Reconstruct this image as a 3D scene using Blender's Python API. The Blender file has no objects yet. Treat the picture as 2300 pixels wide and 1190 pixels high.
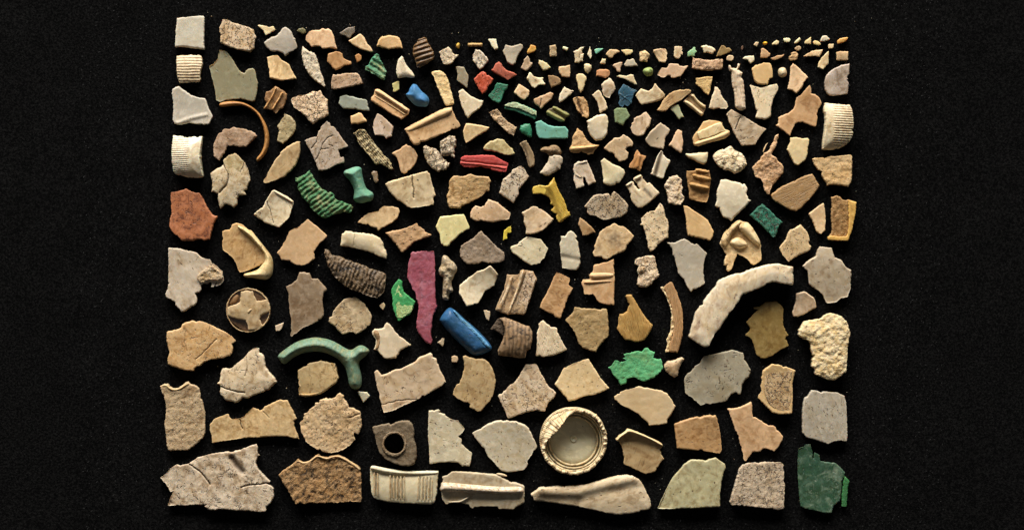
import bpy, math, random
import numpy as np
from mathutils.geometry import delaunay_2d_cdt
from mathutils import Vector

# ------------------------------------------------------------------ scale
PX = 0.0002                      # one photo pixel = 0.2 mm on the cloth
def X(px): return (px - 1150.0) * PX
def Y(py): return (595.0 - py) * PX
rng = np.random.default_rng(7)

sc = bpy.context.scene
COL = sc.collection

# ------------------------------------------------------------------ camera
cam = bpy.data.cameras.new('camera')
cam.sensor_width = 36.0
CAM_H = 1.25
cam.lens = 36.0 * CAM_H / (2300 * PX)
cam.clip_start = 0.05
cam.clip_end = 20.0
co = bpy.data.objects.new('camera', cam)
co.location = (0, 0, CAM_H)
co.rotation_euler = (0, 0, 0)
COL.objects.link(co)
sc.camera = co

# ------------------------------------------------------------------ light
w = bpy.data.worlds.new('World')
sc.world = w
w.use_nodes = True
w.node_tree.nodes['Background'].inputs[0].default_value = (1.0, 0.97, 0.93, 1)
w.node_tree.nodes['Background'].inputs[1].default_value = 0.006

def area(name, loc, target, sx, sy, watts, col):
    l = bpy.data.lights.new(name, 'AREA')
    l.shape = 'RECTANGLE'
    l.size = sx; l.size_y = sy
    l.energy = watts
    l.color = col
    o = bpy.data.objects.new(name, l)
    o.location = loc
    d = Vector(target) - Vector(loc)
    o.rotation_euler = d.to_track_quat('-Z', 'Y').to_euler()
    COL.objects.link(o)
    return o
KEY = area('key_softbox', (-0.38, 3.00, 1.32), (0, -0.05, 0), 3.10, 1.00, 318.0, (1.0, 0.972, 0.925))
FILL = area('overhead_softbox', (0.0, -0.35, 1.35), (0, 0, 0), 1.3, 0.8, 1.2, (1.0, 0.985, 0.96))

sc.render.engine = 'CYCLES'
sc.view_settings.view_transform = 'Standard'
sc.view_settings.look = 'None'
sc.view_settings.exposure = 0.0
sc.view_settings.gamma = 1.0
sc.view_settings.use_curve_mapping = False
sc.cycles.use_denoising = True
sc.cycles.denoising_prefilter = 'ACCURATE'
sc.cycles.max_bounces = 6
sc.cycles.diffuse_bounces = 3

# ------------------------------------------------------------------ helpers
def lin(c):
    c = c.lstrip('#')
    v = [int(c[i:i+2], 16) / 255 for i in (0, 2, 4)]
    return [x / 12.92 if x <= 0.04045 else ((x + 0.055) / 1.055) ** 2.4 for x in v]

def tone(c):
    c = c.lstrip('#')
    v = [int(c[i:i+2], 16) / 255 for i in (0, 2, 4)]
    mx, mn = max(v), min(v); sat = (mx - mn) / mx
    if sat < 0.17: v = [v[0], v[1], v[2] * 0.945]
    elif sat < 0.52:
        y = 0.3 * v[0] + 0.59 * v[1] + 0.11 * v[2]
        v = [q + (y - q) * 0.04 for q in v]
        v = [q * 0.86 + 0.14 * k for q, k in zip(v, (0.84, 0.765, 0.62))]
    if sat > 0.52:
        y = 0.3 * v[0] + 0.59 * v[1] + 0.11 * v[2]
        v = [q + (y - q) * 0.13 for q in v]
    return [x / 12.92 if x <= 0.04045 else ((x + 0.055) / 1.055) ** 2.4 for x in v]

def hash2(ix, iy, seed):
    h = (ix.astype(np.int64) * 374761393 + iy.astype(np.int64) * 668265263 + seed * 2147483647) & 0xffffffff
    h = ((h ^ (h >> 13)) * 1274126177) & 0xffffffff
    h = h ^ (h >> 16)
    return (h & 0xffff) / 65535.0

def vnoise(x, y, seed):
    ix = np.floor(x).astype(np.int64); iy = np.floor(y).astype(np.int64)
    fx = x - ix; fy = y - iy
    fx = fx * fx * (3 - 2 * fx); fy = fy * fy * (3 - 2 * fy)
    a = hash2(ix, iy, seed); b = hash2(ix + 1, iy, seed)
    c = hash2(ix, iy + 1, seed); d = hash2(ix + 1, iy + 1, seed)
    return (a + (b - a) * fx) + ((c + (d - c) * fx) - (a + (b - a) * fx)) * fy

def fbm(x, y, seed, octv=3):
    s = np.zeros_like(x); a = 1.0; t = 0
    for i in range(octv):
        s += a * (vnoise(x, y, seed + i * 17) * 2 - 1); t += a
        x = x * 2.03 + 11.3; y = y * 2.03 + 5.1; a *= 0.5
    return s / t

def seg_dist(P, A, B):
    """distance of points P (n,2) to segments A-B (m,2); min over m"""
    d = B - A
    L = np.maximum((d * d).sum(1), 1e-9)
    out = np.full(len(P), 1e9)
    for i in range(0, len(P), 4000):
        p = P[i:i+4000]
        ap = p[:, None, :] - A[None]
        t = np.clip((ap * d[None]).sum(2) / L[None], 0, 1)
        q = ap - t[..., None] * d[None]
        out[i:i+4000] = np.sqrt((q * q).sum(2).min(1))
    return out

def inside(P, poly):
    x, y = P[:, 0], P[:, 1]
    r = np.zeros(len(P), bool)
    A = poly; B = np.roll(poly, -1, 0)
    for (ax, ay), (bx, by) in zip(A, B):
        if ay == by: continue
        c = ((ay > y) != (by > y)) & (x < (bx - ax) * (y - ay) / (by - ay) + ax)
        r ^= c
    return r

def chaikin(p, k=0.25):
    q = np.roll(p, -1, 0)
    a = p * (1 - k) + q * k
    b = p * k + q * (1 - k)
    return np.stack([a, b], 1).reshape(-1, 2)

def resample(p, step):
    q = np.roll(p, -1, 0)
    out = []
    for a, b in zip(p, q):
        n = max(1, int(round(np.hypot(*(b - a)) / step)))
        for i in range(n):
            out.append(a + (b - a) * i / n)
    return np.array(out)

def outline(pts, size, seed, rnd, rough):
    p = np.array(pts, float)
    p = chaikin(p, 0.28 if rnd else 0.07)
    if rnd: p = chaikin(p, 0.25)
    step = 1.6 if size < 45 else 2.2
    p = resample(p, step)
    amp = min(max(0.45, 0.05 * size), 1.0) * (0.25 if rnd else 0.95) * (1 + 0.6 * rough)
    c = p.mean(0)
    q = np.roll(p, -1, 0) - np.roll(p, 1, 0)
    n = np.stack([q[:, 1], -q[:, 0]], 1)
    n /= np.maximum(np.linalg.norm(n, axis=1, keepdims=True), 1e-6)
    k = fbm(p[:, 0] * 0.17, p[:, 1] * 0.17, seed, 3) + (0 if rnd else 0.55) * fbm(p[:, 0] * 0.5, p[:, 1] * 0.5, seed + 2, 1)
    if not rnd and size > 22:        # chipped-out bites along the edge
        bite = np.clip(fbm(p[:, 0] * 0.075, p[:, 1] * 0.075, seed + 4, 2) - 0.34, 0, 1) * 6.0
        jag = 0.6 + 0.8 * hash2(np.floor(p[:, 0] * 0.35), np.floor(p[:, 1] * 0.35), seed)
        area2 = np.sum(p[:, 0] * np.roll(p[:, 1], -1) - np.roll(p[:, 0], -1) * p[:, 1])
        p = p - n * (np.sign(area2) * bite * jag * min(1, size / 60))[:, None]
    return p + n * (k * amp)[:, None]

def make_mesh(name, V, F):
    me = bpy.data.meshes.new(name)
    me.from_pydata([tuple(v) for v in V], [], [tuple(f) for f in F])
    me.polygons.foreach_set('use_smooth', [True] * len(me.polygons))
    me.update()
    return me

def obj(name, me, mat, parent=None, loc=None):
    o = bpy.data.objects.new(name, me)
    if mat is not None:
        me.materials.clear(); me.materials.append(mat)
    COL.objects.link(o)
    if parent is not None: o.parent = parent
    if loc is not None: o.location = loc
    return o

# ------------------------------------------------------------------ materials
MATS = {}
def plastic(col, tex, col2=None, ang=0.0):
    key = (col, tuple(sorted(tex.items())), col2, round(ang, 1))
    if key in MATS: return MATS[key]
    m = bpy.data.materials.new('weathered_plastic'); m.use_nodes = True
    nt = m.node_tree; N = nt.nodes; L = nt.links
    N.clear()
    def node(t, **kw):
        n = N.new(t)
        for k, v in kw.items(): setattr(n, k, v)
        return n
    def val(s, v):
        if hasattr(v, 'links') or hasattr(v, 'is_linked'): L.new(v, s)
        else: s.default_value = v
    def math_(op, a, b=0.0, c=None, clamp=False):
        n = node('ShaderNodeMath', operation=op, use_clamp=clamp)
        val(n.inputs[0], a); val(n.inputs[1], b)
        if c is not None: val(n.inputs[2], c)
        return n.outputs[0]
    def ramp(x, lo, hi, a=0.0, b=1.0):
        n = node('ShaderNodeMapRange'); n.interpolation_type = 'SMOOTHSTEP'
        val(n.inputs[0], x)
        for i, v in enumerate((lo, hi, a, b)): n.inputs[i + 1].default_value = v
        return n.outputs[0]
    def mix(f, a, b, mode='MIX'):
        n = node('ShaderNodeMix', data_type='RGBA', blend_type=mode)
        val(n.inputs[0], f)
        for s, v in ((n.inputs[6], a), (n.inputs[7], b)):
            if isinstance(v, (tuple, list)): s.default_value = (*v[:3], 1)
            else: L.new(v, s)
        return n.outputs[2]
    R = random.Random(len(MATS) * 7919 + 11)
    tc = node('ShaderNodeTexCoord')
    mp0 = node('ShaderNodeMapping')
    mp0.inputs['Rotation'].default_value = (0, 0, R.uniform(0, 6.28))
    L.new(tc.outputs['Object'], mp0.inputs[0])
    mp = node('ShaderNodeMapping')
    an = R.choice((1.0, 1.0, 1.0, 1.25, 1.6)); zs = R.uniform(0.72, 1.25)
    mp.inputs['Scale'].default_value = (zs / PX / math.sqrt(an), zs / PX * math.sqrt(an), 1 / PX)
    mp.inputs['Location'].default_value = (len(MATS) * 37.3 % 500, len(MATS) * 91.7 % 700, 0)
    L.new(mp0.outputs[0], mp.inputs[0])
    P = mp.outputs[0]
    def noise(scale, detail=3.0, rough=0.6, vec=None, dist=0.0):
        n = node('ShaderNodeTexNoise')
        n.inputs['Scale'].default_value = scale
        n.inputs['Detail'].default_value = detail
        n.inputs['Roughness'].default_value = rough
        n.inputs['Distortion'].default_value = dist
        L.new(vec if vec is not None else P, n.inputs['Vector'])
        return n
    base = tone(col)
    dark = lin(col2) if col2 else [base[0] * 0.34, base[1] * 0.26, base[2] * 0.19]
    grime_shade = [0.070, 0.040, 0.021] if not col2 else [c * 0.7 for c in dark]
    pale = [min(0.82, c * 1.32 + 0.02) for c in base]
    g = lambda k, d=0.0: tex.get(k, d)
    # broad mottling and fine grain
    n1 = noise(0.030 * R.uniform(0.6, 1.6), 3, 0.55, dist=R.uniform(0.3, 1.6))
    n2 = noise(0.30, 2, 0.6)
    n3 = noise(0.075 * R.uniform(0.6, 1.5), 4, R.uniform(0.5, 0.68), dist=R.uniform(0, 0.8))
    n5 = noise(0.12 * R.uniform(0.55, 1.5), 4, R.uniform(0.5, 0.68), dist=R.uniform(0, 1.2))
    wear = min(1.0, max(g('s'), g('ro'), g('cr'), g('pit') * 0.8, g('st') * 0.6))
    base = [min(0.8, b * (1.0 + 0.16 * wear)) for b in base]
    warm = [base[0] * 0.88, base[1] * 0.77, base[2] * 0.57]
    c = mix(ramp(n1.outputs[0], 0.42, 0.64, 0, (0.36 + 0.55 * wear) * R.uniform(0.5, 1.2)), base, warm)
    c = mix(ramp(n3.outputs[0], 0.48, 0.66, 0, min(1, (0.50 + 0.40 * wear) * R.uniform(0.5, 1.3))), c, pale)
    c = mix(ramp(n5.outputs[0], 0.52, 0.66, 0, (0.08 + 0.34 * wear) * R.uniform(0.3, 1.25)), c, [base[0] * 0.70, base[1] * 0.57, base[2] * 0.42])
    c = mix(ramp(n2.outputs[0], 0.52, 0.75, 0, 0.02 + 0.07 * wear), c, [base[0] * 0.5, base[1] * 0.4, base[2] * 0.3])
    bump = math_('MULTIPLY', n2.outputs[0], 0.04 + 0.30 * g('ro'))
    bump = math_('ADD', bump, math_('MULTIPLY', n3.outputs[0], 0.14 + 0.75 * g('ro')))
    bump = math_('SUBTRACT', bump, math_('MULTIPLY', n5.outputs[0], 0.05 + 0.5 * g('ro')))
    s = g('s')
    if s:
        n4 = noise(0.034 * R.uniform(0.7, 1.6), 4, 0.55, dist=1.2)
        f = math_('MULTIPLY', ramp(n4.outputs[0], 0.44, 0.64), ramp(n3.outputs[0], 0.62, 0.38, 0.35, 1.0))
        brown = dark if col2 else [base[0] * 0.52, base[1] * 0.40, base[2] * 0.27]
        c = mix(math_('MULTIPLY', f, min(0.97, 0.50 + 0.70 * s)), c, brown)
        bump = math_('SUBTRACT', bump, math_('MULTIPLY', f, 0.12 * s))
    # hair scratches that picked up dirt
    for rot, th in ((R.uniform(0, 3), 0.715 + R.uniform(-0.015, 0.05)), (R.uniform(0, 3), 0.74 + R.uniform(-0.02, 0.05))):
        ms = node('ShaderNodeMapping'); ms.inputs['Rotation'].default_value = (0, 0, rot + len(MATS) * 0.7)
        L.new(P, ms.inputs[0])
        m2 = node('ShaderNodeMapping'); m2.inputs['Scale'].default_value = (0.022, 0.60, 1)
        L.new(ms.outputs[0], m2.inputs[0])
        ns = noise(1.0, 1, 0.5, vec=m2.outputs[0])
        f = ramp(ns.outputs[0], th - 0.05 * wear, th + 0.05, 0, 0.30 + 0.45 * wear)
        c = mix(f, c, grime_shade)
    if g('st'):
        mp2 = node('ShaderNodeMapping')
        mp2.inputs['Rotation'].default_value = (0, 0, -ang); mp2.inputs['Scale'].default_value = (1 / PX,) * 3
        L.new(tc.outputs['Object'], mp2.inputs[0])
        mp3 = node('ShaderNodeMapping'); mp3.inputs['Scale'].default_value = (0.035, 0.55, 0.2)
        L.new(mp2.outputs[0], mp3.inputs[0])
        n6 = noise(1.0, 3, 0.6, vec=mp3.outputs[0])
        f = ramp(n6.outputs[0], 0.46, 0.70)
        c = mix(math_('MULTIPLY', f, min(0.9, g('st') * 0.9)), c, dark)
        bump = math_('SUBTRACT', bump, math_('MULTIPLY', f, 0.5))
    cr = g('cr')
    # everything has a few hairline marks
    wob = noise(0.09, 3, 0.6)
    vadd = node('ShaderNodeVectorMath', operation='MULTIPLY_ADD')
    L.new(wob.outputs[1], vadd.inputs[0]); vadd.inputs[1].default_value = (9, 9, 9)
    L.new(P, vadd.inputs[2])
    def cracks(scale, width):
        v = node('ShaderNodeTexVoronoi', feature='DISTANCE_TO_EDGE')
        v.inputs['Scale'].default_value = scale
        L.new(vadd.outputs[0], v.inputs['Vector'])
        return ramp(v.outputs['Distance'], 0.0, width, 1.0, 0.0)
    lg = g('lg')
    k1 = cracks(0.035 if lg else 0.075, 0.05 if lg else 0.075)
    mask = noise(0.045, 3, 0.6)
    thr = 0.66 - 0.34 * min(cr, 1.0)
    k1 = math_('MULTIPLY', k1, ramp(mask.outputs[0], thr, thr + 0.1))
    amt = 0.4 if cr == 0 else min(1.0, 0.75 + 0.3 * cr)
    brk = noise(0.10, 2, 0.6)
    k1 = math_('MULTIPLY', k1, ramp(brk.outputs[0], 0.42, 0.52))
    if cr > 0.05:
        # squiggly fissures: level lines of a noise field, broken up
        q = noise(0.075, 3, 0.55)
        k2 = ramp(math_('ABSOLUTE', math_('SUBTRACT', q.outputs[0], 0.5)), 0.004, 0.020, 1.0, 0.0)
        k2 = math_('MULTIPLY', k2, ramp(brk.outputs[0], 0.62 - 0.22 * min(cr, 1), 0.68 - 0.22 * min(cr, 1)))
        q2 = noise(0.12, 2, 0.5, dist=0.8)
        k3 = ramp(math_('ABSOLUTE', math_('SUBTRACT', q2.outputs[0], 0.47)), 0.004, 0.018, 1.0, 0.0)
        k3 = math_('MULTIPLY', k3, ramp(n1.outputs[0], 0.68 - 0.26 * min(cr, 1), 0.78 - 0.26 * min(cr, 1)))
        k1 = math_('MAXIMUM', k1, math_('MAXIMUM', k2, k3) if cr > 0.45 else k2)
    c = mix(math_('MULTIPLY', k1, amt), c, grime_shade)
    bump = math_('SUBTRACT', bump, math_('MULTIPLY', k1, 0.9))
    pit = g('pit')
    pv = node('ShaderNodeTexVoronoi', feature='F1')
    pv.inputs['Scale'].default_value = 0.22
    pmap = node('ShaderNodeMapping')
    pmap.inputs['Rotation'].default_value = (0, 0, 0.5)
    pmap.inputs['Scale'].default_value = (0.62, 1.25, 1.0)
    L.new(vadd.outputs[0], pmap.inputs[0])
    L.new(pmap.outputs[0], pv.inputs['Vector'])
    sep = node('ShaderNodeSeparateColor'); L.new(pv.outputs['Color'], sep.inputs[0])
    rad = math_('MULTIPLY', ramp(sep.outputs[0], 0.99 - 0.50 * pit, 1.0, 0.0, 0.44), ramp(n1.outputs[0], 0.40 - 0.1 * pit, 0.52))
    f = math_('SUBTRACT', rad, pv.outputs['Distance'])
    f = ramp(f, 0.0, 0.10)
    c = mix(math_('MULTIPLY', f, 0.78), c, grime_shade)
    bump = math_('SUBTRACT', bump, math_('MULTIPLY', f, 0.9))
    # rubbed edges are cleaner and paler, with translucent edge glow painted in
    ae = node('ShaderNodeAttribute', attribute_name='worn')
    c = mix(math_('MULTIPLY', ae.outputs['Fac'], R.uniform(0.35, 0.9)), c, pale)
    # dirt and painted-in shade in modelled grooves, also stain spots
    at = node('ShaderNodeAttribute', attribute_name='grime_shade')
    c = mix(math_('MULTIPLY', at.outputs['Fac'], 0.85), c, grime_shade)
    bs = node('ShaderNodeBsdfPrincipled')
    L.new(c, bs.inputs['Base Color'])
    gl = g('gl')
    ro0 = R.uniform(0.26, 0.40) if gl else R.choice((R.uniform(0.30, 0.42), R.uniform(0.42, 0.70), R.uniform(0.42, 0.70)))
    if g('ro') > 0.5: ro0 = max(ro0, 0.5)
    rr = ramp(n3.outputs[0], 0.3, 0.7, ro0, ro0 + 0.18)
    L.new(rr, bs.inputs['Roughness'])
    bs.inputs['Specular IOR Level'].default_value = 0.50 if gl else R.uniform(0.28, 0.5)
    bs.inputs['Subsurface Weight'].default_value = 0.55 if gl else 0.30
    bs.inputs['Subsurface Radius'].default_value = (1.0, 0.55, 0.28)
    bs.inputs['Subsurface Scale'].default_value = 7 * PX if gl else 4.5 * PX
    bp = node('ShaderNodeBump')
    bp.inputs['Strength'].default_value = 0.9
    bp.inputs['Distance'].default_value = (1.3 + 3.2 * g('ro')) * PX
    L.new(bump, bp.inputs['Height'])
    L.new(bp.outputs[0], bs.inputs['Normal'])
    out = node('ShaderNodeOutputMaterial')
    L.new(bs.outputs[0], out.inputs[0])
    MATS[key] = m
    return m

def cloth_material():
    m = bpy.data.materials.new('black_felt'); m.use_nodes = True
    nt = m.node_tree; N = nt.nodes; L = nt.links
    bs = N['Principled BSDF']
    tc = N.new('ShaderNodeTexCoord'); mp = N.new('ShaderNodeMapping')
    mp.inputs['Scale'].default_value = (1 / PX,) * 3
    L.new(tc.outputs['Object'], mp.inputs[0])
    n = N.new('ShaderNodeTexNoise'); n.inputs['Scale'].default_value = 0.22
    n.inputs['Detail'].default_value = 4; n.inputs['Roughness'].default_value = 0.75
    L.new(mp.outputs[0], n.inputs['Vector'])
    n2 = N.new('ShaderNodeTexNoise'); n2.inputs['Scale'].default_value = 0.012
    n2.inputs['Detail'].default_value = 5
    L.new(mp.outputs[0], n2.inputs['Vector'])
    r = N.new('ShaderNodeValToRGB')
    r.color_ramp.elements[0].position = 0.44; r.color_ramp.elements[0].color = (0.0016, 0.0016, 0.0017, 1)
    r.color_ramp.elements[1].position = 0.66; r.color_ramp.elements[1].color = (0.0130, 0.0126, 0.0122, 1)
    L.new(n.outputs[0], r.inputs[0])
    mx = N.new('ShaderNodeMix'); mx.data_type = 'RGBA'; mx.blend_type = 'MULTIPLY'
    mx.inputs[0].default_value = 0.6
    L.new(r.outputs[0], mx.inputs[6]); L.new(n2.outputs[0], mx.inputs[7])
    L.new(mx.outputs[2], bs.inputs['Base Color'])
    bs.inputs['Roughness'].default_value = 1.0
    bs.inputs['Specular IOR Level'].default_value = 0.04
    b = N.new('ShaderNodeBump'); b.inputs['Strength'].default_value = 0.9
    b.inputs['Distance'].default_value = 2.0 * PX
    L.new(n.outputs[0], b.inputs['Height']); L.new(b.outputs[0], bs.inputs['Normal'])
    return m

# ------------------------------------------------------------------ the cloth
def build_cloth():
    # a gently uneven felt sheet, larger than the view
    nx, ny = 150, 90
    xs = np.linspace(-0.62, 0.62, nx); ys = np.linspace(-0.42, 0.42, ny)
    gx, gy = np.meshgrid(xs, ys)
    z = -0.0006 + 0.00035 * fbm(gx * 22, gy * 22, 5, 3)
    V = np.stack([gx.ravel(), gy.ravel(), z.ravel()], 1)
    F = []
    for j in range(ny - 1):
        for i in range(nx - 1):
            a = j * nx + i
            F.append((a, a + 1, a + 1 + nx, a + nx))
    o = obj('cloth', make_mesh('cloth', V, F), cloth_material())
    o['kind'] = 'structure'
    o['label'] = 'black felt cloth that all the fragments lie on'
    o['category'] = 'cloth'
build_cloth()

# ------------------------------------------------------------------ shards
LN_CACHE = {}
def shard(name, pts, tex, prm, origin, seed):
    """closed slab grown from an outline: returns list of (part_name, mesh).  pts are photo pixels."""
    rnd = 'rnd' in prm
    P0 = np.array(pts, float)
    size = float(np.sqrt(max(1.0, abs(np.sum(P0[:, 0] * np.roll(P0[:, 1], -1) - np.roll(P0[:, 0], -1) * P0[:, 1])) / 2)))
    ro = tex.get('ro', 0.0)
    poly = outline(P0, size, seed, rnd, ro)
    holes = []
    for (cx, cy, r) in prm.get('hole', []):
        a = np.linspace(0, 2 * math.pi, 48, endpoint=False)
        k = 1 + 0.02 * np.sin(3 * a + seed)
        holes.append(np.stack([cx + r * k * np.cos(a), cy + r * k * np.sin(a)], 1))
    loops = [poly] + holes
    A = np.concatenate(loops); B = np.concatenate([np.roll(l, -1, 0) for l in loops])
    t = prm.get('t', 10.0)
    bev = t * 0.92 if rnd else min(t * 0.20, 2.3)
    step = 1.9 if size < 60 else 2.3
    if 'rib' in prm and prm['rib'][1] < 9: step = max(0.95, prm['rib'][1] / 4.5)
    # interior sample points: a jittered grid plus rows that follow the bevel
    lo, hi = poly.min(0), poly.max(0)
    gx, gy = np.meshgrid(np.arange(lo[0], hi[0] + step, step), np.arange(lo[1], hi[1] + step, step))
    G = np.stack([gx.ravel(), gy.ravel()], 1)
    G += (np.random.default_rng(seed).random(G.shape) - 0.5) * step * 0.5
    for (lp, lw, lh) in prm.get('ln', []):
        L = np.array(lp)
        if lw < 6:
            ex = []
            for a, b in zip(L[:-1], L[1:]):
                d = b - a; n = max(2, int(np.hypot(*d) / 1.2)); nn = np.array([-d[1], d[0]]) / max(1e-6, np.hypot(*d))
                for i in range(n):
                    q = a + d * i / n + nn * (vnoise(np.array([i * 0.31]), np.array([seed * 1.7]), seed)[0] - 0.5) * 2.2
                    for off in (-1, 0, 1): ex.append(q + nn * off * max(lw * 0.5, 0.7))
            G = np.concatenate([G, np.array(ex)])
    ok = inside(G, poly)
    for h in holes: ok &= ~inside(G, h)
    G = G[ok]
    if len(G):
        G = G[seg_dist(G, A, B) > 0.75 * step * 0.55]
    rows = []
    for lp in loops:
        q = np.roll(lp, -1, 0) - np.roll(lp, 1, 0)
        n = np.stack([-q[:, 1], q[:, 0]], 1); n /= np.maximum(np.linalg.norm(n, axis=1, keepdims=True), 1e-6)
        for off in (0.22, 0.7):
            for sgn in (1, -1):
                R = lp + n * sgn * off * min(bev, 3.0)
                rows.append(R)
    R = np.concatenate(rows)
    okr = inside(R, poly)
    for h in holes: okr &= ~inside(R, h)
    R = R[okr]
    if len(R):
        d = seg_dist(R, A, B)
        R = R[d > 0.13 * min(bev, 3.0)]
    verts = np.concatenate([A, G, R])
    edges = []; k = 0
    for lp in loops:
        m = len(lp); edges += [(k + i, k + (i + 1) % m) for i in range(m)]; k += m
    ov, oe, of, _, _, _ = delaunay_2d_cdt([Vector(v) for v in verts], edges, [], 0, 1e-4)
    V2 = np.array([(v.x, v.y) for v in ov])
    T = np.array([f for f in of if len(f) == 3], int)
    C = V2[T].mean(1)
    keep = inside(C, poly)
    for h in holes: keep &= ~inside(C, h)
    T = T[keep]
    used = np.unique(T)
    remap = -np.ones(len(V2), int); remap[used] = np.arange(len(used))
    V2 = V2[used]; T = remap[T]
    # orientation (photo y points down, so flip when going to world)
    a, b, c = V2[T[:, 0]], V2[T[:, 1]], V2[T[:, 2]]
    cr = (b[:, 0] - a[:, 0]) * (c[:, 1] - a[:, 1]) - (b[:, 1] - a[:, 1]) * (c[:, 0] - a[:, 0])
    flip = cr > 0
    T[flip] = T[flip][:, ::-1]
    d = seg_dist(V2, A, B)
    dm = max(d.max(), 1e-6)
    x, y = V2[:, 0], V2[:, 1]
    be = min(bev, dm) if rnd else min(bev, dm * 0.8)
    if not rnd:
        be = be * np.clip(0.35 + 1.5 * vnoise(x * 0.045, y * 0.045, seed + 6), 0.35, 1.5)
    u = np.clip(d / be, 0, 1)
    prof = np.sqrt(np.maximum(0, 1 - (1 - u) ** 2))
    z = (t - be) + be * prof if not rnd else t * 0.12 + t * 0.88 * prof
    z = np.maximum(z, 0.15 * t)
    if 'dome' in prm:
        z += prm['dome'] * (1 - (1 - d / dm) ** 2)
    r2 = np.random.default_rng(seed + 5)
    flat = t > 3 and 'z' not in prm
    cx, cy = origin
    if flat:
        sl = r2.normal(0, 0.034, 2)
        th = r2.uniform(0, math.pi); half = max(8.0, 0.5 * max(hi - lo))
        sb = ((x - cx) * math.cos(th) + (y - cy) * math.sin(th)) / half
        z += prof * np.clip(r2.normal(0.4, 2.6), -4.0, 4.5) * (sb * sb - 0.3) * min(1.0, size / 40)
        if 'cyl' in prm:
            yc = 0.5 * (lo[1] + hi[1]); hy = 0.5 * (hi[1] - lo[1])
            z += prof * prm['cyl'] * (1 - ((y - yc) / hy) ** 2)
        z += np.clip((x - cx) * sl[0] + (y - cy) * sl[1], -2.0, 2.0) * prof
        z += prof * 0.9 * fbm(x * 0.028, y * 0.028, seed + 3, 2) * min(1, t / 9)
    z += prof * (0.28 + 0.25 * ro) * fbm(x * 0.13, y * 0.13, seed + 9, 3) * min(1, t / 6)
    if ro:
        z += prof * ro * 2.6 * fbm(x * 0.085, y * 0.085, seed + 21, 4) * min(1, t / 8)
        z += prof * ro * 1.5 * fbm(x * 0.2, y * 0.2, seed + 31, 2) * min(1, t / 8)
    grime_shade = np.zeros(len(V2))
    phase = None
    if 'rib' in prm:
        ang, per, amp = prm['rib']
        th = math.radians(ang)
        nx_, ny_ = -math.sin(th), math.cos(th)
        s = (x - cx) * nx_ + (y - cy) * ny_
        irr = prm.get('rx', 0.15)
        ph = s / per + irr * 0.5 * fbm(x * 0.05, y * 0.05, seed + 41, 2)
        mod = np.ones_like(x)
        if 'rmask' in prm:
            f = (x - lo[0]) / (hi[0] - lo[0])
            m0, m1 = prm['rmask']
            mod = np.clip((f - m0 + 0.04) / 0.1, 0, 1) * np.clip((m1 - f + 0.04) / 0.12, 0, 1)
        mod = mod * (1 - irr * 0.7 * np.clip(fbm(x * 0.06, y * 0.06, seed + 51, 2) + 0.3, 0, 1))
        rr = (0.5 + 0.5 * np.cos(2 * math.pi * ph)) ** 0.7
        z += amp * (rr - 0.75) * mod * np.clip(d / 1.5, 0.2, 1)
        grime_shade = np.maximum(grime_shade, min(1.0, 0.40 * prm.get('rg', 1.0)) * mod * np.clip(1 - rr * (2.2 if prm.get('rg', 1) < 1.5 else 1.25), 0, 1) * (0.4 + 0.6 * vnoise(x * 0.2, y * 0.2, seed)))
        phase = ph
    for (lp, lw, lh) in prm.get('ln', []):
        L = np.array(lp)
        wob = 2.2 if lw < 6 else 0.0
        Q = V2 + wob * np.stack([fbm(x * 0.1, y * 0.1, seed + 61), fbm(x * 0.1, y * 0.1, seed + 71)], 1) * 0.6
        dl = seg_dist(Q, L[:-1], L[1:])
        hw = max(lw * 0.5, 0.75)
        g = np.exp(-(dl / hw) ** 2 * 1.4)
        z += lh * g * np.clip(d / 2.0, 0.0 if lh > 0 else 0.6, 1)
        if lh < 0 and lw < 20:  # dark tint: dirt in cracks, painted-in shade in grooves and between ribs
            grime_shade = np.maximum(grime_shade, np.clip(g * 1.1 * min(1, -lh / 3), 0, 1))
    for (sx_, sy_, sr_, sa_) in prm.get('spot', []):
        ds = np.hypot(x - sx_, y - sy_) / sr_
        grime_shade = np.maximum(grime_shade, sa_ * np.exp(-ds * ds) * np.clip(0.35 + 1.1 * vnoise(x * 0.22, y * 0.22, seed + 81), 0, 1))
    z = np.maximum(z, 0.12 * t)
    base = np.zeros_like(z)
    if 'curl' in prm:
        ang, amp = prm['curl']
        th = math.radians(ang)
        s = ((x - cx) * math.cos(th) + (y - cy) * math.sin(th)) / max(hi - lo) * 2
        base = amp * s * s
    base = base + prm.get('z', 0.0)
    # boundary edges -> side wall and underside
    E = np.concatenate([T[:, [0, 1]], T[:, [1, 2]], T[:, [2, 0]]])
    key = np.sort(E, 1); code = key[:, 0] * 10000000 + key[:, 1]
    _, idx, cnt = np.unique(code, return_index=True, return_counts=True)
    BE = E[idx[cnt == 1]]
    bv = np.unique(BE)
    bmap = {int(v): len(V2) + i for i, v in enumerate(bv)}
    W = np.stack([(x - cx) * PX, -(y - cy) * PX, (z + base) * PX], 1)
    bot = np.stack([(x[bv] - cx) * PX, -(y[bv] - cy) * PX, (base[bv]) * PX], 1)
    faces = [tuple(f) for f in T]
    wall = [(int(b_), int(a_), bmap[int(a_)], bmap[int(b_)]) for a_, b_ in BE]
    # underside
    ub = V2[bv]; lookup = {int(v): i for i, v in enumerate(bv)}
    uv, _, uf, _, _, _ = delaunay_2d_cdt([Vector(v) for v in ub], [(lookup[int(a_)], lookup[int(b_)]) for a_, b_ in BE], [], 0, 1e-4)
    under = []
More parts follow.
